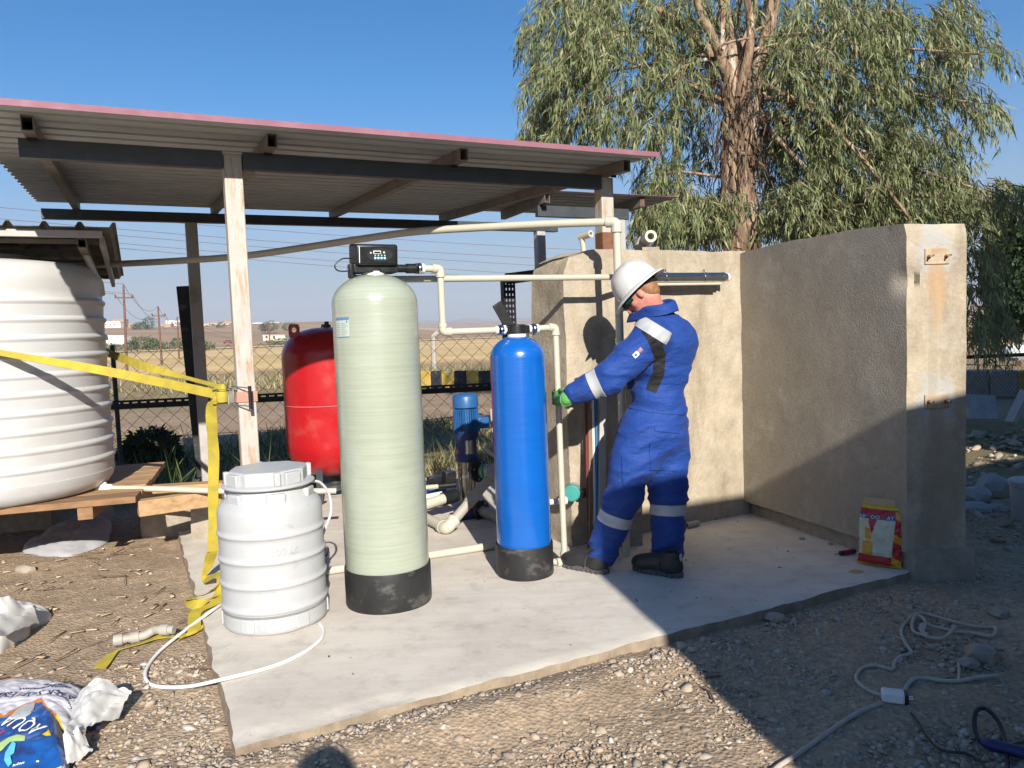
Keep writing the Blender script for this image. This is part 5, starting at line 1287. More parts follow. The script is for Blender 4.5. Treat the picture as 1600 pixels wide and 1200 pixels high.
# ================================================================== yellow printed bag leaning in the shade by the wall
bc = G(1374, 884, 0)
bn = -(UX * .80 + VX * .42).normalized(); bn.z = 0; bn = Vector((-.60, -.80, 0)).normalized(); br = Vector((-bn.y, bn.x, 0)); bup = (ZX - bn * .10 + br * .05).normalized()
BG = thing('printed_bag', bc, 'small yellow and red printed plastic bag standing in the shade against the side wall', 'bag')
bw, bh, bd = .232, .385, .085
M['bag_yellow'] = mat('bag yellow film', (.58, .40, .015), .35, var=.12, vs=14, bump=.25, bs=40, bd=.005); M['bag_red'] = mat('bag red film', (.40, .018, .02), .32, var=.12, vs=14, bump=.25, bs=40, bd=.005)
M['bag_cream'] = mat('bag cream film', (.55, .53, .38), .35, var=.12, vs=10, bump=.2, bs=40, bd=.004); M['bag_blue'] = mat('bag blue film', (.02, .05, .22), .35, bump=.1); M['bag_gold'] = mat('bag orange film', (.62, .30, .02), .35, var=.2, vs=12, bump=.2)
M['bag_tape'] = mat('brown tape', (.48, .33, .16), .5, var=.08, bump=.1)
def bagmat(u, v, side):
    if v > .90: return 6
    if side: return 3 if (.56 < v < .80 or .20 < v < .44) and side == 1 else (0 if (int(v * 12) % 2) else 1)
    x = u
    if v > .845 or v < .03: return 0
    if u > .80: return 1 if (int(v * 9 + u * 3) % 3) else 5
    if v < .16: return 1
    wv = (.03, .78)
    neck = .30 + .05 * (v - .4)
    if v > .70:
        return 1 if not (.70 < v < .765 and (u < .20 or .27 < u < .46 or u > .60)) else 3
    if abs(u - neck) < .10 * max(0, (v - .47) / .23): return 1
    if abs(u - (.26 + .05 * sin(v * 9))) < .07 and .40 < v < .56: return 5
    if .17 < v < .36 and .10 < u < .34: return 5
    return 2
nu, nv = 40, 60; vs = []; fs = []; mi = []
def bag_pt(u, v, s):
    x = (u - .5) * bw * (1 - .10 * max(0, v - .75) / .25 - .04 * sin(v * 7)); z = v * bh
    k = (1 - abs(2 * u - 1) ** 3.2) * (min(1, v / .08) ** .5) * (1 - .72 * max(0, (v - .62) / .38)); e = .006 * noise.noise((u * 5, v * 7, s)) + .004 * noise.noise((u * 14, v * 16, s))
    dpt = s * (bd / 2 * (.34 + .66 * k) + e) * (1 if v < .9 else .55)
    return bc + br * x + bup * z + bn * dpt + ZX * .002
for s in (1, -1):
    for i in range(nu + 1):
        for j in range(nv + 1): vs.append(bag_pt(i / nu, j / nv, s))
N = (nu + 1) * (nv + 1)
for i in range(nu):
    for j in range(nv):
        a = i * (nv + 1) + j; u, v = (i + .5) / nu, (j + .5) / nv; q = (a, a + nv + 1, a + nv + 2, a + 1)
        fs.append(q); mi.append(bagmat(u, v, 0)); fs.append(tuple(x + N for x in reversed(q))); mi.append(bagmat(1 - u, v, 0))
for j in range(nv):
    for i, sd in ((0, 2), (nu, 1)):
        a = i * (nv + 1) + j; q = (a, a + 1, a + 1 + N, a + N); fs.append(q if i else tuple(reversed(q))); mi.append(bagmat(0, (j + .5) / nv, sd))
for i in range(nu):
    for j in (0, nv):
        a = i * (nv + 1) + j; b = a + nv + 1; fs.append((a, b, b + N, a + N)); mi.append(6 if j else 0)
mb = MB(); mb.v = vs; mb.f = fs; mb.m = mi
obj('bag_body', mb, [M['bag_yellow'], M['bag_red'], M['bag_cream'], M['bag_blue'], M['bag_cream'], M['bag_gold'], M['bag_tape']], BG, smooth=50)
for s_, u_ in (('NH', .11), ('OO', .365), ('AT', .69)):
    q = bag_pt(u_, .732, 1); text('lettering', s_, .030, q + bn * .004, (br, bup, bn), M['white_print'], BG, .0006)
mb = MB()
for v0_, v1_ in ((.58, .78), (.22, .42)):
    k = 0; v_ = v0_
    while v_ < v1_:
        q = bc + br * (bw / 2 * .995 + .0035) + bup * (v_ * bh) + bn * (.004 * sin(k * 2.3)); mb.box(q, (.0016, .010 + .006 * abs(sin(k * 1.7)), .0035), (br, bn, bup)); v_ += .018 + .006 * abs(sin(k)); k += 1
o_ = obj('side_print', mb, M['white_print'], BG, smooth=0); o_['kind'] = 'stuff'
o = obj('cooking_spill', MB().lathe([(.036, 0), (.034, .002), (.0, .003)], G(1338, 893, .001), 20, (Vector((1.2, .2, 0)), Vector((-.1, .8, 0)), ZX)), M['bag_tape']); tag(o, 'flat dried yellowish spill on the slab in front of the bag', 'spill')
# ================================================================== loose ground: gravel, rocks, chips
def ico(seed, flat=.6, sub=1, jit=.22):
    rs = random.Random(seed); bm = bmesh.new(); bmesh.ops.create_icosphere(bm, subdivisions=sub, radius=1)
    sx, sy, sz = rs.uniform(.75, 1.25), rs.uniform(.6, 1.0), flat * rs.uniform(.7, 1.2)
    for v in bm.verts:
        k = 1 + rs.uniform(-jit, jit); v.co = Vector((v.co.x * sx * k, v.co.y * sy * k, v.co.z * sz * k))
    V = np.array([v.co[:] for v in bm.verts]); Fc = np.array([[v.index for v in f.verts] for f in bm.faces]); bm.free(); return V, Fc
def scatter(name, pts, sizes, temps, m, label, rs, sink=.25, cat_kind='stuff'):
    Vs = []; Fs = []; base = 0
    idx = rs.randint(0, len(temps), len(pts)); ang = rs.uniform(0, TAU, len(pts)); tx = rs.normal(0, .35, len(pts)); ty = rs.normal(0, .35, len(pts))
    for t_ in range(len(temps)):
        sel = np.where(idx == t_)[0]
        if not len(sel): continue
        TV, TF = temps[t_]; n = len(TV)
        ca, sa = np.cos(ang[sel])[:, None], np.sin(ang[sel])[:, None]
        x = TV[None, :, 0]; y = TV[None, :, 1]; z = TV[None, :, 2]
        z2 = z + x * tx[sel][:, None] + y * ty[sel][:, None]
        X = (x * ca - y * sa); Y = (x * sa + y * ca); S = sizes[sel][:, None]
        W = np.stack([pts[sel, 0][:, None] + X * S, pts[sel, 1][:, None] + Y * S, pts[sel, 2][:, None] + z2 * S + S * (.35 - sink)], -1).reshape(-1, 3)
        Fk = (TF[None] + (np.arange(len(sel)) * n)[:, None, None]).reshape(-1, TF.shape[1]) + base
        Vs.append(W); Fs.append(Fk); base += len(W)
    o = npmesh(name, np.vstack(Vs), np.vstack(Fs), m, smooth=0); tag(o, label, kind=cat_kind); return o
M['gravel'] = mat_island('gravel stones', [(0, (.26, .21, .165)), (.3, (.37, .295, .22)), (.55, (.44, .35, .255)), (.78, (.49, .405, .315)), (.92, (.38, .345, .31)), (1, (.58, .51, .42))], .9, 60, .2)
temps = [ico(k, .50, 1, .34) for k in range(14)]
rs = np.random.RandomState(11)
def in_slab(X, Y, pad=0):
    U = X * UX.x + Y * UX.y; V_ = X * VX.x + Y * VX.y; return (U > .2 - pad) & (U < 4.12 + pad) & (V_ > 2.775 - pad) & (V_ < 6.3)
N0 = 330000
X = rs.uniform(-4.2, 4.6, N0); Y = rs.uniform(1.7, 6.4, N0)
U = X * UX.x + Y * UX.y; Vv = X * VX.x + Y * VX.y
big = fnoise(X, Y, 1.6, 21) + .6 * fnoise(X, Y, 4.5, 22)
dens = .10 + .55 * np.clip(big + .25, 0, 1)
front = np.clip(1 - (2.78 - Vv) / .35, 0, 1) * (Vv < 2.78) * (U > -.2)
leftb = np.clip(1 - np.abs(U - .05) / .5, 0, 1) * (Vv > 2.0) * (Vv < 3.9)
near = np.clip((2.9 - Y) / .7, 0, 1)
dens = np.maximum.reduce([dens * .55, .85 * front, .75 * leftb, .9 * near * np.clip(big + .9, .35, 1)])
corner = (X < -1.1) & (Y < 3.4); dens = np.where(corner, np.maximum(dens, .55 * np.clip(big + .8, .3, 1)), dens)
dens = np.where((X < -1.0) & (Y > 3.5), dens * .22, dens)
dens = np.where((X > 2.2) & (Y > 4.0), np.maximum(dens, .35), dens)
keep = (rs.uniform(0, 1, N0) < dens * .62 * np.clip(3.4 / Y, .35, 1.4)) & ~in_slab(X, Y, .01) & (np.abs(np.degrees(np.arctan2(X, Y))) < 39)
X, Y = X[keep], Y[keep]
sz = np.clip(rs.lognormal(-4.92, .50, len(X)), .0035, .030)
U = X * UX.x + Y * UX.y; Vv = X * VX.x + Y * VX.y
Zb = GZ + .056 * np.exp(-(((U - .6) / 1.9) ** 2 + ((Vv - 2.62) / .16) ** 2))
scatter('gravel', np.stack([X, Y, Zb], 1), sz, temps, M['gravel'], 'loose beige gravel and pebbles spread over the yard', rs, .42)
M['grit'] = mat_island('grit', [(0, (.10, .075, .05)), (.5, (.24, .18, .12)), (1, (.45, .38, .30))], .95, 60, .2)
n = 420; Xg = rs.uniform(-1.6, 2.6, n); Yg = rs.uniform(2.6, 6, n); k = in_slab(Xg, Yg, -.05); Xg, Yg = Xg[k], Yg[k]
kk = rs.uniform(0, 1, len(Xg)) < np.where(Xg > .6, 1, .3); Xg, Yg = Xg[kk], Yg[kk]
scatter('grit', np.stack([Xg, Yg, np.zeros(len(Xg))], 1), np.clip(rs.lognormal(-5.7, .5, len(Xg)), .0015, .009), temps[:4], M['grit'], 'dark grit and crumbs scattered on the slab', rs, .1)
M['straw'] = mat_island('straw and wood chips', [(0, (.34, .25, .15)), (.5, (.50, .38, .24)), (1, (.66, .54, .38))], .9, 30, .2)
def chips(n, fn, lmin, lmax, w_, m, name, label, seed):
    rs = np.random.RandomState(seed); V = []; Fc = []
    for i in range(n):
        x, y = fn(rs); L = rs.uniform(lmin, lmax); wd = w_ * rs.uniform(.5, 1.3); a = rs.uniform(0, pi); d = np.array([cos(a), sin(a), rs.normal(0, .12)]); s_ = np.array([-sin(a), cos(a), 0]) * wd
        c = np.array([x, y, GZ + .012 + rs.uniform(0, .006)]); b = len(V); up = np.array([0, 0, .004])
        V += [c - d * L / 2 - s_, c + d * L / 2 - s_, c + d * L / 2 + s_, c - d * L / 2 + s_]; V += [v + up for v in V[-4:]]
        Fc += [(b + 4, b + 5, b + 6, b + 7), (b, b + 1, b + 5, b + 4), (b + 1, b + 2, b + 6, b + 5), (b + 2, b + 3, b + 7, b + 6), (b + 3, b, b + 4, b + 7)]
    o = npmesh(name, np.array(V), np.array(Fc), m); tag(o, label, kind='stuff'); return o
def left_pt(rs):
    while True:
        x, y = rs.uniform(-3.9, -1.3), rs.uniform(3.2, 5.6)
        if not in_slab(np.array(x), np.array(y), .02): return x, y
chips(80, left_pt, .015, .07, .009, M['straw'], 'wood_chips', 'pale wood chips and straw littering the dirt by the platform', 3)
chips(40, left_pt, .05, .22, .0022, M['twig'], 'dry_twigs', 'thin dry twigs littering the dirt by the platform', 4)
rocks = [(1210, 968, .055, 'flat brown stone lying just off the slab edge in shade'), (105, 997, .022, 'small round stone beside the white sack at left'), (40, 893, .07, 'clod of dry earth left of the grey sack'),
         (1560, 962, .06, 'broken shaded stone near the right edge of the gravel'), (1530, 1030, .07, 'largest broken concrete lump beside the cord coil'), (1512, 1040, .05, 'smaller broken concrete lump beside the cord coil'),
         (600, 1125, .035, 'pointed pale stone at the front edge of the slab'), (590, 1148, .022, 'rounded tan stone near the photographer\'s shadow')]
def rock_mesh(seed, sub=2, flat=.6):
    V, Fc = ico(seed, flat, sub, .10); vs = []
    for v in V:
        q = Vector(v); k = 1 + .28 * noise.noise(q * 1.3 + Vector((seed, 0, 0))); vs.append(q * k)
    return vs, [tuple(f) for f in Fc]
for k, (px, py, r, lab) in enumerate(rocks):
    c = G(px, py, GZ); vs, fs = rock_mesh(40 + k); mb = MB().add([c + v * r + ZX * r * .25 for v in vs], fs); o = obj('rock', mb, M['brick_dirt'], smooth=30); tag(o, lab, 'rock')
for (px, py, r, lab) in ((1253, 843, .018, 'flat dark pebble on the slab by the side wall'), (1298, 851, .012, 'small dark pebble on the slab near the screwdriver'), (1231, 862, .009, 'tiny pebble on the shaded slab, nearest the worker')):
    c = G(px, py, 0); vs, fs = rock_mesh(int(px)); mb = MB().add([c + v * r + ZX * r * .4 for v in vs], fs); o = obj('pebble', mb, M['brick_dirt'], smooth=30); tag(o, lab, 'pebble')
# broken concrete right of the wall
M['rubble'] = mat('broken concrete', (.36, .35, .33), .95, var=.18, vs=8, bump=.7, bs=40, bd=.01)
def lump(px, py, Y, r, seed, lab, flat=.7):
    c = P(px, py, Y); vs, fs = rock_mesh(seed, 2, flat); mb = MB().add([c + v * r for v in vs], fs); o = obj('rubble_lump', mb, M['rubble'], smooth=25); tag(o, lab, 'rubble')
lump(1523, 772, 5.9, .13, 71, 'rounded concrete lump at the front left of the rubble pile right of the wall')
lump(1550, 762, 6.1, .15, 72, 'angular concrete lump tilted on top of the rubble pile right of the wall')
lump(1520, 795, 5.7, .15, 73, 'broad flat concrete lump at the foot of the rubble pile right of the wall', .4)
lump(1553, 797, 5.7, .09, 74, 'small concrete lump right foot of the rubble pile')
lump(1592, 842, 5.2, .09, 75, 'pale concrete lump at the right edge below the white bucket', .6)
lump(1528, 847, 5.2, .12, 76, 'flat broken slab piece in front of the rubble pile', .25)
n = 900; Xg = rs.uniform(2.9, 6.5, n); Yg = rs.uniform(4.4, 9.5, n)
scatter('rubble', np.stack([Xg, Yg, np.full(n, GZ)], 1), np.clip(rs.lognormal(-3.7, .6, n), .01, .09), temps, M['gravel'], 'small broken rubble on the shaded ground right of the wall', rs, .25)
BK = thing('white_bucket', G(1612, 812, GZ), 'white plastic bucket at the right edge beyond the rubble', 'bucket')
c = G(1612, 812, GZ); obj('body', MB().lathe([(.115, 0), (.12, .01), (.135, .24), (.142, .245), (.142, .26), (.135, .265)], c, 32), M['white_barrel'], BK); obj('lid', MB().lathe([(.145, .25), (.147, .28), (.13, .29), (0, .29)], c, 32), M['white_barrel'], BK)
mb = MB().bar(P(1512, 660, 9.4), P(1512, 617, 9.5), .55, .07, RT); o = None
a, b, c2, d2 = P(1500, 615, 9.6), P(1556, 618, 9.6), P(1562, 656, 9.4), P(1518, 655, 9.4)
mb = MB(); mb.add([q + FWD * e for e in (0, .09) for q in (a, b, c2, d2)], [(0, 1, 2, 3), (7, 6, 5, 4), (0, 4, 5, 1), (1, 5, 6, 2), (2, 6, 7, 3), (3, 7, 4, 0)])
o = obj('broken_slab', mb, M['rubble'], bevel=.01); tag(o, 'broken concrete panel leaning in the dark beyond the wall at right', 'slab')
mb = MB().bar(P(1578, 662, 9.0), P(1602, 612, 9.2), .10, .08); o = obj('timber', mb, M['post_grey'], bevel=.005); tag(o, 'slanting grey timber beside the leaning concrete panel at far right', 'timber')
vs, fs = rock_mesh(91, 2, .5); c = P(1588, 552, 19); o = obj('rubbish_heap', MB().add([c + v * .42 - ZX * .0 for v in vs], fs), M['white_plastic'], smooth=20); tag(o, 'white rubbish heap in the sun beyond the right fence', 'heap')

# kerb barrier across the road behind
KB = thing('kerb_barrier', P(700, 604, 20.5), 'low black and yellow painted kerb barrier along the road beyond the fence', 'barrier')
M['kerb_y'] = mat('worn yellow kerb', (.47, .32, .06), .85, var=.15, vs=5, bump=.3, bs=20, col2=(.40, .36, .31), s2=4, lo=.55, hi=.66)
M['kerb_b'] = mat('worn black kerb', (.022, .022, .03), .8, var=.3, vs=5, bump=.3, bs=20, col2=(.34, .32, .29), s2=3.5, lo=.56, hi=.68)
ka = P(645, 605, 21.0); kb = P(1610, 625, 13.0); ka.z = kb.z = GZ; kd = (kb - ka).normalized(); s = -4.5; k = 0; kl = (kb - ka).length
while s < kl + .6:
    L_ = .42 + .12 * noise.noise((k * 1.7, 0, 0)); q = ka + kd * (s + L_ / 2)
    if k % 9 == 7: L_ = 1.1
    mb = MB().bar(ka + kd * s + ZX * .24, ka + kd * (s + L_ - .012) + ZX * .24, .22, .46)
    far_ = (ka + kd * s).x > 4.2
    obj('kerb_block', mb, (M['kerb_y'] if k % 7 == 3 else M['rubble']) if far_ else (M['kerb_b'] if k % 2 else M['kerb_y']), KB, bevel=.02); s += L_; k += 1
m_road = mat('dusty road', (.33, .28, .22), .95, var=.1, vs=.6, bump=.3, bs=14, world=True)
mb = MB(); rd_ = Vector((-kd.y, kd.x, 0)); 
o_ = ka - rd_ * 3.2; 
# ================================================================== poles, wires, village
POLES = []
M['pole'] = mat('rusty steel pole', (.14, .075, .05), .8, var=.2, vs=3)
def pole(xt, yt, xb, yb, Y, lab):
    b_ = P(xb, yb, Y); t_ = P(xt, yt, Y); o = thing('power_pole', b_, lab, 'pole', 'poles of the far power line')
    r = .055 * Y / 100 + .06
    obj('mast', MB().tube([b_ - ZX * .6, t_], [r * 1.5, r], 8), M['pole'], o)
    q = t_.lerp(b_, .13); a, b = q - RT * .95, q + RT * .95; obj('crossarm', MB().bar(a, b, .12, .14), M['pole'], o)
    ins = []
    for p_ in (a + RT * .06, b - RT * .06, t_): obj('insulator', MB().lathe([(.06, 0), (.10, .08), (.05, .16), (.09, .24), (.0, .38)], p_, 8), M['pole'], o); ins.append(p_ + ZX * .36)
    POLES.append(ins)
pole(193, 449, 198, 573, 80, 'rusty steel power pole nearest the white tank, tallest of the row'); pole(247, 482, 253, 570, 108, 'rusty steel power pole in the middle of the row'); pole(277, 498, 280, 563, 145, 'rusty steel power pole farthest away, beside the dark shed post')
pole(420, 506, 422, 545, 330, 'distant rusty power pole just right of the front shed post')
def wire(a, b, sag, r, pr):
    mb = MB().tube([a.lerp(b, t / 14) - ZX * (sag * 4 * (t / 14) * (1 - t / 14)) for t in range(15)], r, 5); return obj('wire', mb, M['pole'], pr, smooth=60)
PW = thing('power_line', POLES[0][2], 'sagging wires strung between the far rusty power poles', 'wires')
back = [P(-330, 330, 52) + ZX * 0, P(-300, 330, 53), P(-315, 310, 52)]
for k in range(3):
    wire(back[k], POLES[0][k], 1.0, .018, PW); wire(POLES[0][k], POLES[1][k], 1.6, .02, PW); wire(POLES[1][k], POLES[2][k], 1.7, .022, PW); wire(POLES[2][k], POLES[3][k], 4, .03, PW)
OW = thing('overhead_lines', P(400, 370, 40), 'thin overhead wires crossing the sky under the shed roof', 'wires')
for (y0, y1, Y0, Y1) in ((318, 396, 34, 62), (327, 408, 35, 64), (338, 423, 36, 66), (300, 380, 34, 64), (345, 432, 36, 66)):
    wire(P(-260, y0, Y0), P(1000, y1 + 14, Y1), .35, .013, OW)
M['house'] = mat('pale rendered house', (.55, .48, .40), .9, var=.1, vs=.3, bump=0); M['house_w'] = mat('white house', (.72, .70, .67), .9, var=.05, vs=.3, bump=0); M['mud'] = mat('mud brick house', (.36, .25, .17), .9, var=.15, vs=.4, bump=0)
M['opening'] = mat('dark opening', (.05, .045, .04), .6, bump=0)
def house(px, py, Y, w_, h, m, lab, group='houses of the far village'):
    c = P(px, py, Y); o = thing('house', c, lab, 'house', group)
    obj('wall', MB().box(c + ZX * (h / 2 - .6), (w_, w_ * .7, h + 1.2), (RT, FWD, ZX)), m, o, smooth=0)
    obj('roof', MB().box(c + ZX * (h + .16), (w_ * 1.04, w_ * .74, .3), (RT, FWD, ZX)), m, o, smooth=0)
    for k in range(max(1, int(w_ / 5))):
        q = c - RT * (w_ / 2 - 2.0 - k * 4) - FWD * (w_ * .35 + .02) + ZX * (h * .5); obj('window', MB().box(q, (1.1, .1, 1.3), (RT, FWD, ZX)), M['opening'], o, smooth=0)
vill = [(180, 512, 700, 15, 5, 'house_w'), (188, 509, 740, 12, 6, 'mud'), (212, 513, 720, 10, 4, 'mud'), (262, 514, 690, 9, 4, 'mud'), (275, 508, 800, 16, 4, 'house_w'), (290, 511, 760, 12, 4, 'house'), (322, 514, 700, 14, 4, 'house'), (336, 512, 780, 10, 5, 'mud'),
        (350, 513, 760, 14, 4, 'house'), (362, 511, 800, 16, 6, 'mud'), (398, 512, 800, 10, 4, 'house_w'), (410, 511, 820, 14, 4, 'house_w'), (430, 510, 820, 12, 4, 'house'), (446, 512, 840, 14, 4, 'mud'), (455, 511, 820, 14, 4, 'house_w')]
for k, (px, py, Y, w_, h, m) in enumerate(vill):
    hue = {'house_w': 'white', 'mud': 'brown mud', 'house': 'cream'}[m]
    ORD = ['first', 'second', 'third', 'fourth', 'fifth', 'sixth', 'seventh', 'eighth', 'ninth', 'tenth', 'eleventh', 'twelfth', 'thirteenth', 'fourteenth', 'last']
    house(px, py, Y, w_, h, M[m], 'tiny %s house, %s from the left in the far village row' % (hue, ORD[k]))
house(183, 534, 330, 9, 2.2, M['house_w'], 'low white building among the bushes beside the first power pole', 'farm buildings')
house(432, 530, 420, 12, 1.8, M['house'], 'low grey farm building far off, left of the red vessel', 'farm buildings')
M['car_red'] = mat('red car paint', (.30, .03, .035), .4, bump=0)
c = P(357, 537, 330); CR = thing('red_car', c, 'tiny dark red car on the far road behind the fence', 'car')
mb = MB().box(c + ZX * .6, (4.2, 1.7, .7), (RT, FWD, ZX)); obj('body', mb, M['car_red'], CR, bevel=.15); mb = MB().box(c + ZX * 1.2, (2.2, 1.5, .6), (RT, FWD, ZX)); obj('cabin', mb, M['opening'], CR, bevel=.15)
for sx in (-1.3, 1.3): obj('wheel', MB().lathe([(.35, -.12), (.35, .12)], c + RT * sx - FWD * .85 + ZX * .32, 12, (RT, ZX, FWD)), M['black_plastic'], CR)
FP = thing('bent_fence_post', P(676, 545, 30), 'grey concrete fence post with a bent top far beyond the fence', 'post')
b_ = P(677, 545, 30); b_.z = GZ - .6
obj('shaft', MB().tube(curve([b_, P(677, 532, 30), P(679, 524, 30), P(685, 519, 30)], 5), .10, 8), M['pvc_grey'], FP)

# ================================================================== plants
def leaf_mesh(name, roots, dirs, lens, wids, m, parent=None, kind=None, label=None, curl=.25, seed=0, side=None):
    """many small pointed leaves: arrays of root, direction, length, width"""
    rs = np.random.RandomState(seed); n = len(roots)
    d = dirs / np.linalg.norm(dirs, axis=1, keepdims=True)
    ref = rs.normal(size=(n, 3)); s_ = np.cross(d, ref); s_ /= np.linalg.norm(s_, axis=1, keepdims=True); nn = np.cross(s_, d)
    L = lens[:, None]; Wd = wids[:, None]; bend_ = nn * L * rs.uniform(-curl, curl, (n, 1))
    m1 = roots + d * L * .42 + bend_ * .5; tip = roots + d * L + bend_ - np.array([0, 0, 1]) * L * .08
    V = np.stack([roots, m1 + s_ * Wd / 2, tip, m1 - s_ * Wd / 2], 1).reshape(-1, 3)
    Fc = np.arange(4 * n).reshape(n, 4); Fc = np.concatenate([Fc[:, [0, 1, 2]], Fc[:, [0, 2, 3]]])
    off = np.array(wloc(parent)[:]) if parent else np.zeros(3)
    return tag(npmesh(name, V - off, Fc, m, parent), label, kind=kind)
M['leaf'] = mat_island('eucalyptus leaf', [(0, (.10, .135, .05)), (.35, (.17, .205, .08)), (.65, (.24, .265, .115)), (.85, (.30, .31, .16)), (.97, (.36, .32, .16)), (1, (.24, .17, .09))], .5, 3, .15, bump=0, trans=.22)
M['leaf_dark'] = mat_island('dark tree leaf', [(0, (.022, .045, .018)), (.5, (.045, .075, .03)), (1, (.085, .115, .05))], .6, 3, .15, bump=0, trans=.15)
M['bush'] = mat_island('bush leaf', [(0, (.035, .065, .022)), (.5, (.06, .10, .035)), (1, (.10, .14, .055))], .7, 1, .15, bump=0, trans=.1)
M['weed'] = mat_island('weeds and dry grass', [(0, (.09, .12, .045)), (.3, (.16, .17, .075)), (.55, (.34, .28, .15)), (1, (.52, .42, .25))], .8, 3, .15, bump=0, trans=.2)
M['green_blade'] = mat_island('green reed', [(0, (.05, .09, .03)), (.6, (.10, .15, .05)), (1, (.20, .22, .09))], .6, 3, .15, bump=0, trans=.2)
TY = 11.5
TB = P(1160, 500, TY); TB.z = GZ
TREE = thing('eucalyptus_tree', TB, 'tall drooping eucalyptus tree with peeling bark growing behind the concrete wall', 'tree')
rs = np.random.RandomState(5)
tr = [TB - ZX * .2, TB + ZX * .6, P(1158, 380, TY), P(1152, 290, TY), P(1152, 210, TY), P(1150, 150, TY), P(1142, 95, TY), P(1134, 20, TY), P(1128, -90, TY + .1)]
def rough_tube(mb, pts, rad, n=18, amp=.18):
    b0 = len(mb.v); mb.tube(pts, rad, n)
    for v in mb.v[b0:]:
        q = Vector((v.x * 4, v.y * 4, v.z * 1.2)); v += Vector((noise.noise(q), noise.noise(q + Vector((5, 1, 2))), 0)) * amp * .35 + Vector((noise.noise(q * 4), noise.noise(q * 4 + Vector((5, 1, 2))), 0)) * amp * .2
cp = curve(tr, 8); mb = MB(); rough_tube(mb, cp, [lerp(.30, .06, (i / (len(cp) - 1)) ** 1.25) for i in range(len(cp))], 24, .22)
obj('trunk', mb, M['bark'], TREE, smooth=60)
tr2 = [P(1160, 260, TY - .1), P(1172, 180, TY - .1), P(1186, 100, TY), P(1205, 20, TY + .1), P(1215, -90, TY + .2)]
cp = curve(tr2, 6); mb = MB(); rough_tube(mb, cp, [lerp(.16, .07, i / (len(cp) - 1)) for i in range(len(cp))], 16, .12); obj('limb', mb, M['bark'], TREE, smooth=60)
fork = P(1145, 105, TY)
for pts_, r_ in (([P(1146, 135, TY), P(1118, 70, TY - .2), P(1092, 10, TY - .3), P(1070, -70, TY - .3)], .09), ([P(1144, 120, TY), P(1090, 62, TY + .2), P(1040, 22, TY + .2), P(985, -10, TY + .1)], .075),
                 ([P(1156, 150, TY - .1), P(1172, 60, TY - .3), P(1168, -20, TY - .35), P(1175, -80, TY - .3)], .08), ([P(1176, 170, TY), P(1222, 110, TY + .25), P(1262, 60, TY + .3), P(1310, -20, TY + .3)], .07)):
    cp = curve(pts_, 6); mb = MB(); rough_tube(mb, cp, [lerp(r_, .025, i / (len(cp) - 1)) for i in range(len(cp))], 12, .07); obj('limb', mb, M['bark'], TREE, smooth=60)
ELL = [(905, 60, 85, 95, 170), (868, 150, 42, 50, 60), (860, 215, 34, 20, 30), (950, 120, 80, 90, 130), (1000, 25, 120, 60, 150), (930, 205, 70, 22, 45), (1020, 205, 50, 45, 50), (1045, 300, 48, 55, 75), (1075, 345, 75, 38, 120), (1095, 200, 50, 90, 65), (1085, 75, 90, 70, 110),
       (1160, 5, 90, 45, 60), (1330, 30, 80, 60, 90), (1230, 120, 60, 60, 60), (1060, 130, 50, 50, 50), (1120, 350, 35, 30, 22), (1290, 85, 105, 95, 190), (1250, 215, 70, 90, 130), (1330, 230, 105, 95, 200), (1420, 110, 85, 95, 150), (1478, 55, 50, 70, 70), (1430, 265, 85, 75, 140), (1300, 325, 110, 50, 200), (1475, 325, 70, 45, 120), (1395, 345, 90, 30, 150), (1250, 350, 70, 30, 110), (1060, 350, 60, 34, 100), (1125, 335, 40, 30, 60), (1210, 250, 35, 60, 40), (1550, 312, 48, 22, 35),
       (1520, 180, 28, 50, 22), (1540, 95, 22, 24, 8), (1230, 330, 60, 42, 70), (1215, 60, 50, 60, 50), (1518, 425, 16, 60, 38), (1530, 500, 16, 45, 34), (1512, 520, 14, 30, 20), (1150, -130, 300, 100, 200), (1380, 330, 80, 40, 80)]
roots = []; dirs = []; lens = []; wids = []; tw = MB(); strips_ = 0
limbs = MB(); limb_objs = []
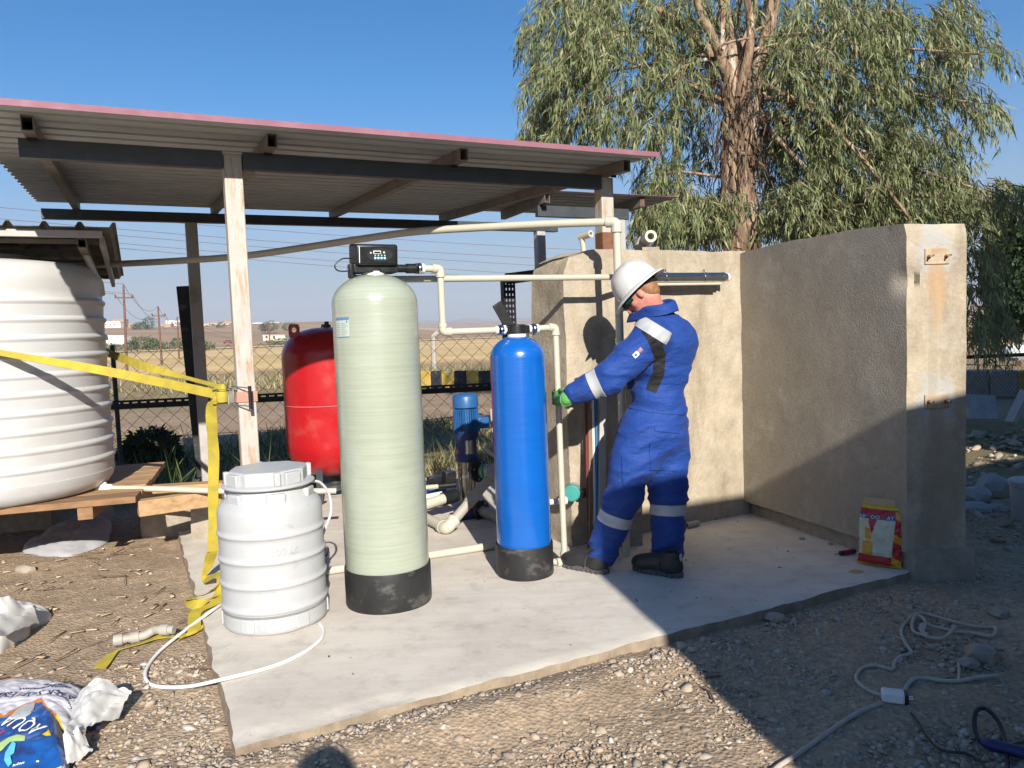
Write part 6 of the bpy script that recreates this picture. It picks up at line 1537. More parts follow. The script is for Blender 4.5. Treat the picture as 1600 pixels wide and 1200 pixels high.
for (cx, cy, rx, ry, n) in ELL:
    Yc = TY + rs.normal(0, .35) - (.9 if cx > 1480 else 0)
    ctr = P(cx, cy - ry * .4, Yc)
    start = P(1148 + rs.uniform(-6, 10), rs.uniform(70, 175), TY) if cy < 260 else P(1152, min(330, cy - 20), TY)
    if cx > 1240 and cy > 200: start = P(1172, rs.uniform(110, 210), TY)
    mid = start.lerp(ctr, .36) + FWD * .35 + ZX * (.12 + .06 * abs(ctr.x - start.x)) + Vector((rs.normal(0, .2), rs.normal(0, .3), 0))
    cp = curve([start, mid, ctr], 7); r0 = .018 + .007 * (ctr - start).length
    mbl = MB(); mbl.tube(cp, [lerp(r0, .012, i / (len(cp) - 1)) for i in range(len(cp))], 8); obj('limb', mbl, M['bark'], TREE, smooth=60)
    hug = abs(cx - 1150) < 90
    rx, ry = rx * .86, ry * .84
    for k in range(int(n * 1.28)):
        while True:
            a, b = rs.uniform(-1, 1, 2)
            if a * a + b * b < 1: break
        p = P(cx + a * rx, cy + b * ry - 18, Yc + (.9 if hug else 0) + rs.normal(0, .5))
        out = np.array([(p.x - TB.x) * .25, (p.y - TB.y) * .25, 0]) + rs.normal(0, .45, 3); out[2] = abs(out[2]) * .4
        Lt = rs.uniform(.22, .72); pos = np.array(p[:]); d = out / (np.linalg.norm(out) + 1e-6); steps = 7; pts = [Vector(pos)]
        for s in range(steps):
            d = d + np.array([0, 0, -.34]) + rs.normal(0, .08, 3); d /= np.linalg.norm(d); pos = pos + d * Lt / steps; pts.append(Vector(pos))
            for q in range(4 if s > 0 else 2):
                dd = d * .55 + rs.normal(0, .44, 3) + np.array([0, 0, -.80]); roots.append(pos + rs.normal(0, .02, 3)); dirs.append(dd); l_ = rs.uniform(.08, .185); lens.append(l_); wids.append(l_ * rs.uniform(.105, .165))
        if k % 2 == 0: tw.tube(pts, [.006] * 4 + [.0035] * 4, 4, cap=False)
leaf_mesh('foliage', np.array(roots), np.array(dirs), np.array(lens), np.array(wids), M['leaf'], TREE, kind='stuff', seed=3)
o = obj('twigs', tw, M['twig'], TREE, smooth=0); o['kind'] = 'stuff'
# shreds of bark hanging about the trunk
mb = MB()
for k in range(420):
    t_ = rs.uniform(.15, 1); z = lerp(2.2, 5.3, t_) + rs.normal(0, .15); a = rs.uniform(0, TAU); r = .19 + abs(rs.normal(0, .16))
    p = Vector((TB.x - .05 + r * cos(a), TB.y + r * sin(a), z)); L_ = rs.uniform(.15, .6)
    q = p + Vector((rs.normal(0, .12), rs.normal(0, .1), -L_)); mb.ribbon([p, p.lerp(q, .5) + Vector((rs.normal(0, .03), rs.normal(0, .03), 0)), q], Vector((cos(a + 1.5), sin(a + 1.5), .2)), rs.uniform(.008, .028), .003)
o = obj('bark_shreds', mb, M['twig'], TREE, smooth=0); o['kind'] = 'stuff'
def bushy(name, blobs, Yc, trunk, m, lab, cat, seed, dens, ls, group=None, trunk_r=.2):
    rs = np.random.RandomState(seed); base = P(trunk[0], trunk[1], Yc); base.z = min(base.z, float(land_z(np.array(base.x), np.array(base.y)))) if Yc < 60 else base.z
    o = thing(name, base, lab, cat, group); R_ = []; D_ = []; s_ = Yc / FPX
    top = P(blobs[0][0], blobs[0][1], Yc)
    obj('trunk', MB().tube([base - ZX * .3, base.lerp(top, .5) + Vector((.1 * trunk_r, 0, 0)), top], [trunk_r, trunk_r * .7, trunk_r * .2], 8), M['bark'], o)
    for (cx, cy, rx, ry) in blobs:
        c = P(cx, cy, Yc + rs.normal(0, rx * s_ * .3)); n = int(dens * rx * ry)
        v = rs.normal(size=(n, 3)); v /= np.linalg.norm(v, axis=1, keepdims=True); rad = rs.uniform(.25, 1, (n, 1)) ** .45
        lump_ = np.array([1 + .28 * noise.noise((x * 2.2, y * 2.2, z * 2.2 + seed)) for x, y, z in v])[:, None]
        q = np.array(c[:]) + v * rad * lump_ * np.array([rx * s_, rx * s_, ry * s_]); R_.append(q); D_.append(v + rs.normal(0, .7, (n, 3)) + np.array([0, 0, -.1]))
    R_ = np.vstack(R_); D_ = np.vstack(D_); n = len(R_); l_ = ls * s_ * rs.uniform(.6, 1.4, n)
    leaf_mesh('crown', R_, D_, l_, l_ * rs.uniform(.25, .5, n), m, o, seed=seed); return o
bushy('leafy_tree', [(1590, 380, 42, 45), (1575, 350, 30, 25), (1572, 440, 32, 35), (1610, 450, 50, 60), (1578, 490, 30, 28), (1560, 395, 20, 14), (1556, 505, 14, 18)], 21, (1600, 530), M['leaf_dark'], 'dark bushy tree beyond the fence at the far right edge', 'tree', 31, 3.2, 9)
B_ = [('round green tree on the village ridge beside the second power pole', [(232, 505, 9, 9), (220, 509, 12, 6), (212, 511, 7, 4)], 640, (231, 515)), ('wide dark bush beside the white building, left of the middle power pole', [(222, 536, 20, 10), (205, 540, 12, 6), (238, 537, 12, 9), (250, 540, 8, 5)], 260, (222, 546)),
      ('low bush just right of the tank edge by the first power pole', [(172, 541, 10, 5), (182, 543, 8, 4)], 250, (175, 546)), ('bush between the far power pole and the dark shed post', [(278, 534, 10, 6), (262, 540, 12, 4), (285, 540, 8, 5)], 270, (276, 545)), ('low hedge bush between the two left shed posts', [(326, 540, 10, 5), (318, 537, 6, 5)], 270, (322, 546)),
      ('small round tree on the ridge left of the front shed post', [(345, 509, 6, 6)], 660, (345, 516)), ('low dark shrubs on the ridge between the shed posts', [(328, 511, 7, 4), (320, 512, 5, 3)], 690, (326, 515)), ('largest round tree on the ridge right of the front shed post', [(421, 510, 13, 8), (412, 512, 8, 5)], 560, (420, 518)),
      ('green tree on the ridge left of the red vessel', [(450, 510, 8, 6), (460, 512, 8, 7)], 600, (454, 519)), ('hedge far off in the field left of the red vessel', [(440, 533, 22, 4)], 380, (440, 537)), ('dark tree far off just left of the dark shed post', [(283, 507, 6, 4)], 700, (283, 512))]
for k, (lab, bl_, Yc, tk) in enumerate(B_): bushy('far_tree', bl_, Yc, tk, M['bush'], lab, 'tree' if 'tree' in lab else 'bush', 50 + k, 5.5 if Yc > 400 else 4.0, 2.6 if Yc > 400 else 3.2, 'trees and bushes about the far village')
bushy('shade_toned_shrub', [(238, 700, 36, 30), (215, 715, 26, 26), (262, 722, 24, 20)], 8.9, (238, 735), M['leaf_dark'], 'low shrub just behind the fence, right of the white tank, shade put into its leaf colour', 'shrub', 81, 1.6, 11, None, .03)  # dark leaf tone paints in the shade over this plant mass
# weeds and grass behind the fence
def grass(name, n, area, h0, h1, m, lab, seed, wd=.008, clump=None):
    rs = np.random.RandomState(seed); x = rs.uniform(area[0], area[1], n); y = rs.uniform(area[2], area[3], n)
    if clump is not None:
        k = fnoise(x, y, clump, seed) + .5 * fnoise(x, y, clump * 3, seed + 1) > rs.uniform(-.25, .45, n); x, y = x[k], y[k]
    n = len(x); z = land_z(x, y); d = np.stack([rs.normal(0, .38, n), rs.normal(0, .38, n), np.ones(n)], 1); l_ = rs.uniform(h0, h1, n)
    return leaf_mesh(name, np.stack([x, y, z], 1), d, l_, wd * rs.uniform(.6, 1.6, n), m, None, 'stuff', lab, curl=.5, seed=seed)
grass('grass', 12000, (-5.5, 3.5, 8.3, 12.5), .06, .26, M['weed'], 'dry and green grass growing beyond the chain link fence', 61, .012, 1.1)
grass('scrub', 2600, (-11, 2, 8.8, 12), .10, .36, M['green_blade'], 'patches of green scrub in the dry strip beyond the fence', 64, .016, 1.6)
grass('dry_grass', 12000, (-14, 9, 22, 34), .15, .5, M['weed'], 'taller dry grass along the far side of the road', 62, .03, .5)
def tuft(px, py, Y, n, h, wd, lab, m, seed, spread=.12, lean=.35):
    rs = np.random.RandomState(seed); c = P(px, py, Y); c.z = GZ
    r = np.stack([rs.normal(c.x, spread, n), rs.normal(c.y, spread, n), np.full(n, GZ)], 1); d = np.stack([rs.normal(0, lean, n), rs.normal(0, lean, n), np.ones(n)], 1)
    o = leaf_mesh('weeds', r, d, rs.uniform(.45, 1.1, n) * h, wd * rs.uniform(.6, 1.4, n), m, None, 'stuff', lab, .6, seed)
tuft(256, 745, 7.2, 34, .62, .018, 'clump of tall green weeds by the fence left of the rear post', M['green_blade'], 71, .16)
tuft(228, 745, 7.4, 26, .42, .018, 'dark green weeds by the fence near the white tank', M['green_blade'], 72, .16)
tuft(432, 745, 7.4, 26, .55, .022, 'long bladed green weed left of the red vessel', M['green_blade'], 73, .10, .5)
tuft(690, 735, 7.6, 220, .40, .008, 'dry straw coloured grass clump behind the pump', M['weed'], 74, .28)
tuft(640, 738, 7.7, 160, .32, .008, 'dry grass just right of the green tank behind the fence', M['weed'], 75, .24)
tuft(85, 1068, 3.2, 70, .05, .005, 'tiny green weeds between gravel and printed sack', M['green_blade'], 76, .07, .9)

# ================================================================== the house behind, whose shade falls over the right of the yard
HC = Vector((1.66, -1.0, 0)); HB = -VX
M['hwall'] = mat('dark house render', (.26, .225, .18), .9, var=.08, vs=1.5, bump=.3, bs=30, bd=.004)
def yard_house(c, length, depth, height, lab, seed, wins):
    o = thing('yard_house', c + UX * (length / 2), lab, 'house')
    ctr = c + UX * (length / 2) - VX * (depth / 2)
    obj('wall', MB().box(ctr + ZX * (height / 2 - .2), (length, depth, height + .1), (UX, VX, ZX)), M['hwall'], o, smooth=0)
    obj('roof', MB().box(ctr + ZX * (height - .11), (length + .02, depth + .02, .12), (UX, VX, ZX)), M['concrete'], o, bevel=.01)
    for (u, z, w_, h) in wins:
        q = c + UX * u + VX * .012 + ZX * z
        f = obj('window', MB().box(q, (w_ + .1, .05, h + .1), (UX, VX, ZX)), M['white_plastic'], o, bevel=.005); obj('pane', MB().box(q + VX * .024, (w_, .012, h), (UX, VX, ZX)), M['screen'], f, smooth=0)
    q = c + UX * (length * .55) + VX * .015 + ZX * 1.0; d = obj('door', MB().box(q, (.95, .06, 2.1), (UX, VX, ZX)), M['steel_dark'], o, bevel=.005); obj('handle', MB().tube([q + UX * .35 + VX * .05 - ZX * .1, q + UX * .35 + VX * .05 + ZX * .1], .012, 8), M['steel'], d)
yard_house(HC, 5.55, 5.0, 3.30, 'low rendered house standing just behind the viewer at right', 1, [(1.0, 1.5, 1.1, 1.2), (4.6, 1.5, 1.1, 1.2)])
yard_house(HC + UX * 5.6, 13.0, 6.0, 7.0, 'unseen taller block added behind the viewer at right to shade the far ground', 2, [(k * 2.4 + 1.2, z, 1.2, 1.3) for k in range(5) for z in (1.5, 4.6) if not (k == 2 and z < 2)])  # unseen taller block, added to cast shade on the ground right of the wall
# ================================================================== people: bodies grown from one distance field each
class Field:
    def __init__(s, lo, hi, h):
        s.h = h; s.lo = np.array(lo, float); n = np.ceil((np.array(hi) - s.lo) / h).astype(int) + 1
        s.n = n; s.D = np.full(n, 1.0, np.float32)
        s.ax = [s.lo[i] + np.arange(n[i]) * h for i in range(3)]
    def _sl(s, lo, hi, pad):
        a = np.clip(np.floor((np.array(lo) - pad - s.lo) / s.h).astype(int), 0, s.n - 1); b = np.clip(np.ceil((np.array(hi) + pad - s.lo) / s.h).astype(int) + 1, 1, s.n)
        return tuple(slice(i, j) for i, j in zip(a, b))
    def _pts(s, sl):
        return np.meshgrid(*[s.ax[i][sl[i]] for i in range(3)], indexing='ij')
    def _join(s, sl, d, k, cut):
        a = s.D[sl]
        if cut:
            d = -d; h_ = np.clip(.5 - .5 * (a - d) / k, 0, 1); s.D[sl] = a * (1 - h_) + d * h_ + k * h_ * (1 - h_)
        else:
            h_ = np.clip(.5 + .5 * (a - d) / k, 0, 1); s.D[sl] = a * (1 - h_) + d * h_ - k * h_ * (1 - h_)
    def cone(s, a, b, ra, rb, k=.02, cut=False):
        a = np.array(a[:], float); b = np.array(b[:], float); m = max(ra, rb)
        sl = s._sl(np.minimum(a, b) - m, np.maximum(a, b) + m, .06); X, Y, Z = s._pts(sl); ba = b - a; L2 = ba @ ba + 1e-9
        t = np.clip(((X - a[0]) * ba[0] + (Y - a[1]) * ba[1] + (Z - a[2]) * ba[2]) / L2, 0, 1)
        d = np.sqrt((X - a[0] - t * ba[0]) ** 2 + (Y - a[1] - t * ba[1]) ** 2 + (Z - a[2] - t * ba[2]) ** 2) - (ra + (rb - ra) * t)
        s._join(sl, d, k, cut); return s
    def chain(s, pts, rs, k=.02):
        for i in range(len(pts) - 1): s.cone(pts[i], pts[i + 1], rs[i], rs[i + 1], k)
        return s
    def ell(s, c, r, axes, k=.02, cut=False):
        c = np.array(c[:], float); m = max(r); sl = s._sl(c - m, c + m, .06); X, Y, Z = s._pts(sl); q = []
        for ax, rr in zip(axes, r): q.append(((X - c[0]) * ax[0] + (Y - c[1]) * ax[1] + (Z - c[2]) * ax[2]) / rr)
        k0 = np.sqrt(q[0] ** 2 + q[1] ** 2 + q[2] ** 2); k1 = np.sqrt((q[0] / r[0]) ** 2 + (q[1] / r[1]) ** 2 + (q[2] / r[2]) ** 2) + 1e-9
        s._join(sl, k0 * (k0 - 1) / k1, k, cut); return s
    def plane_cut(s, p, n):          # remove what lies on the +n side
        X, Y, Z = np.meshgrid(*s.ax, indexing='ij'); d = (X - p[0]) * n[0] + (Y - p[1]) * n[1] + (Z - p[2]) * n[2]
        s.D = np.maximum(s.D, d.astype(np.float32)); return s
    def mesh(s):
        D = s.D; n = s.n; neg = D < 0
        c = [neg[i:n[0] - 1 + i, j:n[1] - 1 + j, k:n[2] - 1 + k] for i in (0, 1) for j in (0, 1) for k in (0, 1)]
        cnt = sum(x.astype(np.int8) for x in c); act = np.argwhere((cnt > 0) & (cnt < 8)); ids = np.full(n - 1, -1, np.int64); ids[tuple(act.T)] = np.arange(len(act))
        corners = [(i, j, k) for i in (0, 1) for j in (0, 1) for k in (0, 1)]
        vals = np.stack([D[act[:, 0] + i, act[:, 1] + j, act[:, 2] + k] for i, j, k in corners], 1)
        acc = np.zeros((len(act), 3)); num = np.zeros(len(act))
        for a in range(8):
            for b in range(a + 1, 8):
                if sum(abs(x - y) for x, y in zip(corners[a], corners[b])) != 1: continue
                va, vb = vals[:, a], vals[:, b]; m = (va < 0) != (vb < 0); t = np.where(m, va / np.where(m, va - vb, 1), 0)
                p = np.array(corners[a])[None] + t[:, None] * (np.array(corners[b]) - np.array(corners[a]))[None]; acc += p * m[:, None]; num += m
        V = s.lo + (act + acc / num[:, None]) * s.h
        F = []
        for ax in range(3):
            o1, o2 = [(1, 2), (2, 0), (0, 1)][ax]
            sl0 = [slice(1, n[i] - 1) for i in range(3)]; sl1 = list(sl0); sl0[ax] = slice(0, n[ax] - 1); sl1[ax] = slice(1, n[ax])
            A, B = neg[tuple(sl0)], neg[tuple(sl1)]; e = np.argwhere(A != B); e0 = e.copy()
            for i in range(3):
                if i != ax: e0[:, i] += 1
            d1 = np.zeros(3, int); d1[o1] = 1; d2 = np.zeros(3, int); d2[o2] = 1
            q = [ids[tuple((e0 - x).T)] for x in (0 * d1, d1, d1 + d2, d2)]; q = np.stack(q, 1); fl = ~A[tuple(e.T)]
            q[fl] = q[fl][:, ::-1]; F.append(q)
        F = np.vstack(F); F = F[(F >= 0).all(1)]
        return V, F
def vnormals(V, F):
    a, b, c, d = (V[F[:, i]] for i in range(4)); fn_ = np.cross(c - a, d - b); N = np.zeros_like(V)
    for i in range(4): np.add.at(N, F[:, i], fn_)
    return N / (np.linalg.norm(N, axis=1, keepdims=True) + 1e-9)
def relax(V, F, it=2, w_=.5):
    for _ in range(it):
        S = np.zeros_like(V); C = np.zeros(len(V))
        for i in range(4):
            np.add.at(S, F[:, i], V[F[:, (i + 1) % 4]]); np.add.at(C, F[:, i], 1)
            np.add.at(S, F[:, i], V[F[:, (i - 1) % 4]]); np.add.at(C, F[:, i], 1)
        V = V * (1 - w_) + S / C[:, None] * w_
    return V
def cloth_mat(name, col, dust=None):
    m, t, b = _new(name); v = _coord(t)
    c = _ramp(t, _noise(t, v, 5, 4), [(.3, [k * .88 for k in col]), (.7, [k * 1.1 for k in col])])
    if dust:
        c = _mix(t, _ramp(t, _noise(t, v, 7, 7, .7), [(.56, (0, 0, 0)), (.78, (.30, .30, .30))]), c, dust)
    t.links.new(c, b.inputs['Base Color']); b.inputs['Roughness'].default_value = .72; b.inputs['Specular IOR Level'].default_value = .35; b.inputs['Sheen Weight'].default_value = .04
    ad = t.nodes.new('ShaderNodeMath'); ad.operation = 'MULTIPLY_ADD'; t.links.new(_noise(t, _coord(t, (1, 1, 2.6)), 9, 4, .5), ad.inputs[0]); ad.inputs[1].default_value = 1.0
    mm_ = t.nodes.new('ShaderNodeMath'); mm_.operation = 'MULTIPLY'; mm_.inputs[1].default_value = .22; t.links.new(_noise(t, v, 60, 3), mm_.inputs[0]); t.links.new(mm_.outputs[0], ad.inputs[2]); _bump(t, b, ad.outputs[0], .7, .022); return m
M['coverall'] = cloth_mat('royal blue cotton', (.009, .046, .235), (.08, .10, .17)); M['skin'] = mat('sunburnt skin', (.50, .22, .165), .5, var=.1, vs=18, bump=.12, bs=120, bd=.001, col2=(.46, .13, .10), s2=10, lo=.5, hi=.7)
M['silver'] = mat('silver reflective tape', (.40, .41, .42), .42, var=.06, vs=20, bump=.15, bs=200, bd=.001); M['black_cloth'] = cloth_mat('black stretch panel', (.012, .012, .014))
M['helmet'] = mat('scuffed white helmet', (.56, .55, .53), .35, var=.04, vs=9, bump=.04, col2=(.44, .43, .40), s2=9, lo=.50, hi=.70)
M['hair'] = mat('sandy red hair', (.26, .12, .05), .6, var=.3, vs=60, bump=.6, bs=180, bd=.003, stretch=(1, 1, .3)); M['glove_green'] = mat('green knit glove', (.09, .30, .07), .85, var=.12, vs=30, bump=.4, bs=250)
M['glove_dark'] = mat('dark rubber palm', (.02, .028, .028), .6, var=.2, vs=20, bump=.3, bs=120); M['shoe'] = mat('dusty black leather', (.020, .020, .021), .55, var=.25, vs=14, bump=.25, bs=70, col2=(.10, .095, .085), s2=9, lo=.58, hi=.8); M['sole'] = mat('dusty grey sole', (.075, .072, .068), .8, var=.2, vs=20, bump=.3)
M['visor'] = mat('dark green lens', (.01, .05, .035), .15, bump=0); M['lip'] = mat('lips', (.36, .12, .10), .5, bump=0); M['eye'] = mat('eye', (.6, .58, .55), .2, bump=0); M['stitch'] = mat('dark seam', (.006, .02, .16), .8, bump=0)

def make_person(root_name, J, label, cloth, res=.0095, helmet=True, detail=True):
    """J: joints and frame; returns the root"""
    Fw, Lf = J['F'], J['L']; root = thing(root_name, J['root'], label, 'person'); ro = np.array(J['root'][:])
    allp = [J[k] for k in J if isinstance(J[k], Vector) and k not in ('F', 'L', 'Hu', 'Hf', 'root')]
    lo = np.min([p[:] for p in allp], 0) - .24; hi = np.max([p[:] for p in allp], 0) + .27
    Hu, Hf, Hc = J['Hu'], J['Hf'], J['head']; Hl = Hu.cross(Hf).normalized()
    tw = (J['chest'] - J['pelvis']).normalized(); 
    # ---- body, one skin surface from crown to ankles and wrists
    f = Field(lo, hi, res)
    hd = lambda a, b, c: Hc + Hf * a + Hl * b + Hu * c
    f.chain([J['pelvis'], J['waist'], J['chest'], J['neck']], [.10, .09, .105, .058], .05)
    f.cone(J['neck'] - Fw * .0, hd(-.03, 0, -.05), .060, .056, .03)
    f.ell(hd(-.015, 0, .035), (.098, .076, .088), (Hf, Hl, Hu), .02); f.ell(hd(.012, 0, -.035), (.078, .062, .075), (Hf, Hl, Hu), .03); f.ell(hd(.05, 0, -.085), (.042, .046, .030), (Hf, Hl, Hu), .03)
    f.ell(hd(.062, .0, .025), (.03, .056, .016), (Hf, Hl, Hu), .015)
    for s_ in (-1, 1):
        f.ell(hd(-.012, .076 * s_, -.012), (.018, .008, .032), (Hf * .95 - Hl * .3 * s_, Hl, Hu), .006); f.ell(hd(.052, .045 * s_, -.025), (.022, .018, .022), (Hf, Hl, Hu), .015)
        f.ell(hd(.093, .033 * s_, .006), (.016, .018, .011), (Hf, Hl, Hu), .010, True)
    f.cone(hd(.080, 0, .005), hd(.112, 0, -.036), .010, .014, .014); f.ell(hd(.092, 0, -.060), (.010, .026, .006), (Hf, Hl, Hu), .006, True); f.ell(hd(.078, 0, -.082), (.020, .024, .012), (Hf, Hl, Hu), .01)
    for s_ in ('l', 'r'):
        f.chain([J['sh_' + s_], J['el_' + s_], J['wr_' + s_]], [.060, .045, .032], .03); f.cone(J['chest'].lerp(J['sh_' + s_], .4), J['sh_' + s_], .07, .055, .03)
        f.chain([J['hip_' + s_], J['kn_' + s_], J['an_' + s_]], [.080, .056, .042], .03); f.cone(J['pelvis'], J['hip_' + s_], .09, .08, .04)
    V, Fq = f.mesh(); V = relax(V, Fq, 1, .35); o = npmesh('body', V - ro, Fq, M['skin'], root, smooth=1)
    # ---- coverall as one loose garment over it
    f = Field(lo, hi, res)
    z3 = ZX; axs = (Lf, Fw, z3)
    f.ell(J['pelvis'] - Fw * .025, (.195, .165, .18), axs, .05); f.ell(J['waist'], (.172, .145, .14), (Lf, Fw, tw), .06); f.ell(J['chest'] - tw * .06, (.188, .152, .18), (Lf, Fw, tw), .06); f.ell(J['chest'] + tw * .07 - Fw * .045, (.195, .125, .14), (Lf, Fw, tw), .05)
    f.cone(J['chest'] + tw * .10, J['neck'] + (J['neck'] - J['chest']).normalized() * .005, .10, .074, .04)
    for s_ in ('l', 'r'):
        A, E, W_ = J['sh_' + s_], J['el_' + s_], J['wr_' + s_]
        f.cone(J['chest'] + tw * .07, A, .11, .088, .05); f.chain([A, A.lerp(E, .5), E, E.lerp(W_, .5), W_.lerp(E, .23)], [.098, .088, .078, .066, .054], .03)
        Hp, K, An = J['hip_' + s_], J['kn_' + s_], J['an_' + s_]
        f.chain([Hp, Hp.lerp(K, .45), K, K.lerp(An, .5), An.lerp(K, .06)], [.140, .126, .097, .083, .080], .035)
    f.cone(J['pelvis'] - ZX * .10, J['pelvis'] - ZX * .14, .11, .09, .05)
    V, Fq = f.mesh(); V = relax(V, Fq, 2, .5); N = vnormals(V, Fq)
    # folds: rings squeezed at the bends, long diagonal drags over the torso
    disp = np.zeros(len(V))
    segs = []
    for s_ in ('l', 'r'): segs += [(J['sh_' + s_], J['el_' + s_], 1), (J['el_' + s_], J['wr_' + s_], 1), (J['hip_' + s_], J['kn_' + s_], 1), (J['kn_' + s_], J['an_' + s_], 1)]
    bends = [(J['el_l'], .13, .010), (J['el_r'], .13, .010), (J['kn_l'], .18, .011), (J['kn_r'], .18, .011), (J['waist'], .16, .011), (J['an_l'] + ZX * .05, .13, .012), (J['an_r'] + ZX * .05, .13, .012), (J['hip_l'], .17, .008), (J['hip_r'] - ZX * .1, .18, .010), (J['sh_l'], .14, .008), (J['wr_l'], .12, .008), (J['pelvis'] - ZX * .06, .2, .007)]
    amp = np.full(len(V), .0085)
    for c, r, a in bends: amp = np.maximum(amp, .0085 + (2.0 * a - .0085) * np.exp(-((V - np.array(c[:])) ** 2).sum(1) / (r * r) * 1.6))
    rel = V - ro
    for i in range(len(V)):
        x, y, z = rel[i]; wz = z + .35 * (x * Fw.x + y * Fw.y) + .05 * noise.noise((x * 6, y * 6, z * 3))
        n1 = 1 - abs(noise.noise((x * 3.6, y * 3.6, wz * 12))) * 2.2; n2 = 1 - abs(noise.noise((x * 9 + 5, y * 9, wz * 26 + 7))) * 2.2
        n1 = max(-.6, n1); disp[i] = amp[i] * (1.0 * n1 + .28 * n2)
    V = V + N * disp[:, None]; V = relax(V, Fq, 1, .12)
    cov = npmesh('coverall', V - ro, Fq, cloth, root, smooth=1)
    def patch(name, planes, off, m, cond=None, th=True):
        bm = bmesh.new(); bm.from_mesh(cov.data); bm.verts.ensure_lookup_table()
        for co, no in planes:
            bmesh.ops.bisect_plane(bm, geom=bm.verts[:] + bm.edges[:] + bm.faces[:], plane_co=Vector(co) - J['root'], plane_no=Vector(no), clear_outer=True)
        if cond:
            kill = [f_ for f_ in bm.faces if not cond(f_.calc_center_median() + J['root'], f_.normal)]; bmesh.ops.delete(bm, geom=kill, context='FACES')
        bm.normal_update()
        for v in bm.verts: v.co += v.normal * off
        if th:
            r_ = bmesh.ops.extrude_face_region(bm, geom=bm.faces[:]); 
            for v in [x for x in r_['geom'] if isinstance(x, bmesh.types.BMVert)]: v.co -= v.normal * (off + .002)
            bmesh.ops.recalc_face_normals(bm, faces=bm.faces)
        me = bpy.data.meshes.new(name); bm.to_mesh(me); bm.free(); me.materials.append(m); me.polygons.foreach_set('use_smooth', [True] * len(me.polygons))
        try: me.set_sharp_from_angle(angle=radians(41))
        except Exception: pass
        o_ = bpy.data.objects.new(name, me); COL.objects.link(o_); o_.parent = cov; return o_
    def near(a, b, r):
        ba = b - a
        return lambda p, n_: (p - (a + ba * max(0, min(1, (p - a).dot(ba) / ba.length_squared)))).length < r
    def band(a, b, t, wd, r=.13):
        ax_ = (b - a).normalized(); c = a.lerp(b, t); patch('reflective_band', [(c + ax_ * wd / 2, ax_), (c - ax_ * wd / 2, -ax_)], .0035, M['silver'], near(a.lerp(b, t - .15), a.lerp(b, t + .15), r))
    if detail:
        for s_ in ('l', 'r'):
            band(J['kn_' + s_], J['an_' + s_], J.get('band_' + s_, .42), .062, .15); band(J['el_' + s_], J['wr_' + s_], .30, .058, .11)
        # shoulder stripe and black side panel on the near side
        A = J['sh_l']; up = tw
        dn = (J['el_l'] - A).normalized()
        q1, q2 = J['strip'];  ax_ = (q2 - q1).normalized(); vw = (q1 + q2) / 2 - CAM; vw.normalize(); nn_ = ax_.cross(vw).normalized()
        facing = lambda p, n_: n_.dot(vw) < .05 and (p - (q1 + q2) / 2).length < .22
        patch('reflective_band', [(q2, ax_), (q1, -ax_), (q1 + nn_ * .034, nn_), (q1 - nn_ * .034, -nn_)], .004, M['silver'], facing)
        pp = J['panel']
        for a, b in zip(pp, pp[1:]):
            ax_ = (b - a).normalized(); nn2 = ax_.cross(vw).normalized(); mid_ = (a + b) / 2
            patch('side_panel', [(b + ax_ * .004, ax_), (a - ax_ * .004, -ax_), (a + nn2 * .031, nn2), (a - nn2 * .031, -nn2)], .0028, M['black_cloth'], lambda p, n_, mid_=mid_: n_.dot(vw) < .1 and (p - mid_).length < .2)
        # badges on the upper sleeve
        for k, mm in ((.36, 'print_red'), (.46, 'white_print')):
            c = A.lerp(J['el_l'], k); ax_ = dn; s2 = ax_.cross(vw).normalized()
            patch('sleeve_badge', [(c + ax_ * .016, ax_), (c - ax_ * .016, -ax_), (c + s2 * (.012 + .010), s2), (c - s2 * (.012 - .010), -s2)], .0032, M[mm] if k > .4 else M['print_navy'], lambda p, n_, c=c: n_.dot(vw) < 0 and (p - c).length < .11)
            patch('badge_mark', [(c + ax_ * .008, ax_), (c - ax_ * .008, -ax_), (c + s2 * (.006 + .010), s2), (c - s2 * (.006 - .010), -s2)], .0048, M['print_red'] if k < .4 else M['print_navy'], lambda p, n_, c=c: n_.dot(vw) < 0 and (p - c).length < .11)
        for cx_, cy_, hw, hh in J.get('pockets', []):
            c = P(cx_, cy_, 4.3); ax_ = (Vector((RT.x, RT.y, 0)) * .97 + ZX * .0).normalized(); uz = (UPV + ax_ * .12).normalized()
            patch('pocket', [(c + ax_ * hw, ax_), (c - ax_ * hw, -ax_), (c + uz * hh, uz), (c - uz * hh, -uz)], .0055, cloth, lambda p, n_, c=c: n_.dot(vw) < -.15 and (p - c).length < .25)
        # waist seam
        w_ = J['waist'] - tw * .05; patch('waist_seam', [(w_ + tw * .017, tw), (w_ - tw * .017, -tw)], .0045, cloth, lambda p, n_: (p - J['waist']).length < .30)
    # ---- collar, open at the throat and stood up behind
    n = 26; vs = []; fs = []; nk = J['neck'] + (J['neck'] - J['chest']).normalized() * .0
    up_n = (hd(-.03, 0, -.05) - J['neck']).normalized(); up_n = (up_n * .6 + tw * .6).normalized(); fr = (Fw - up_n * Fw.dot(up_n)).normalized(); lt = up_n.cross(fr).normalized()
    if lt.dot(Lf) < 0: lt = -lt
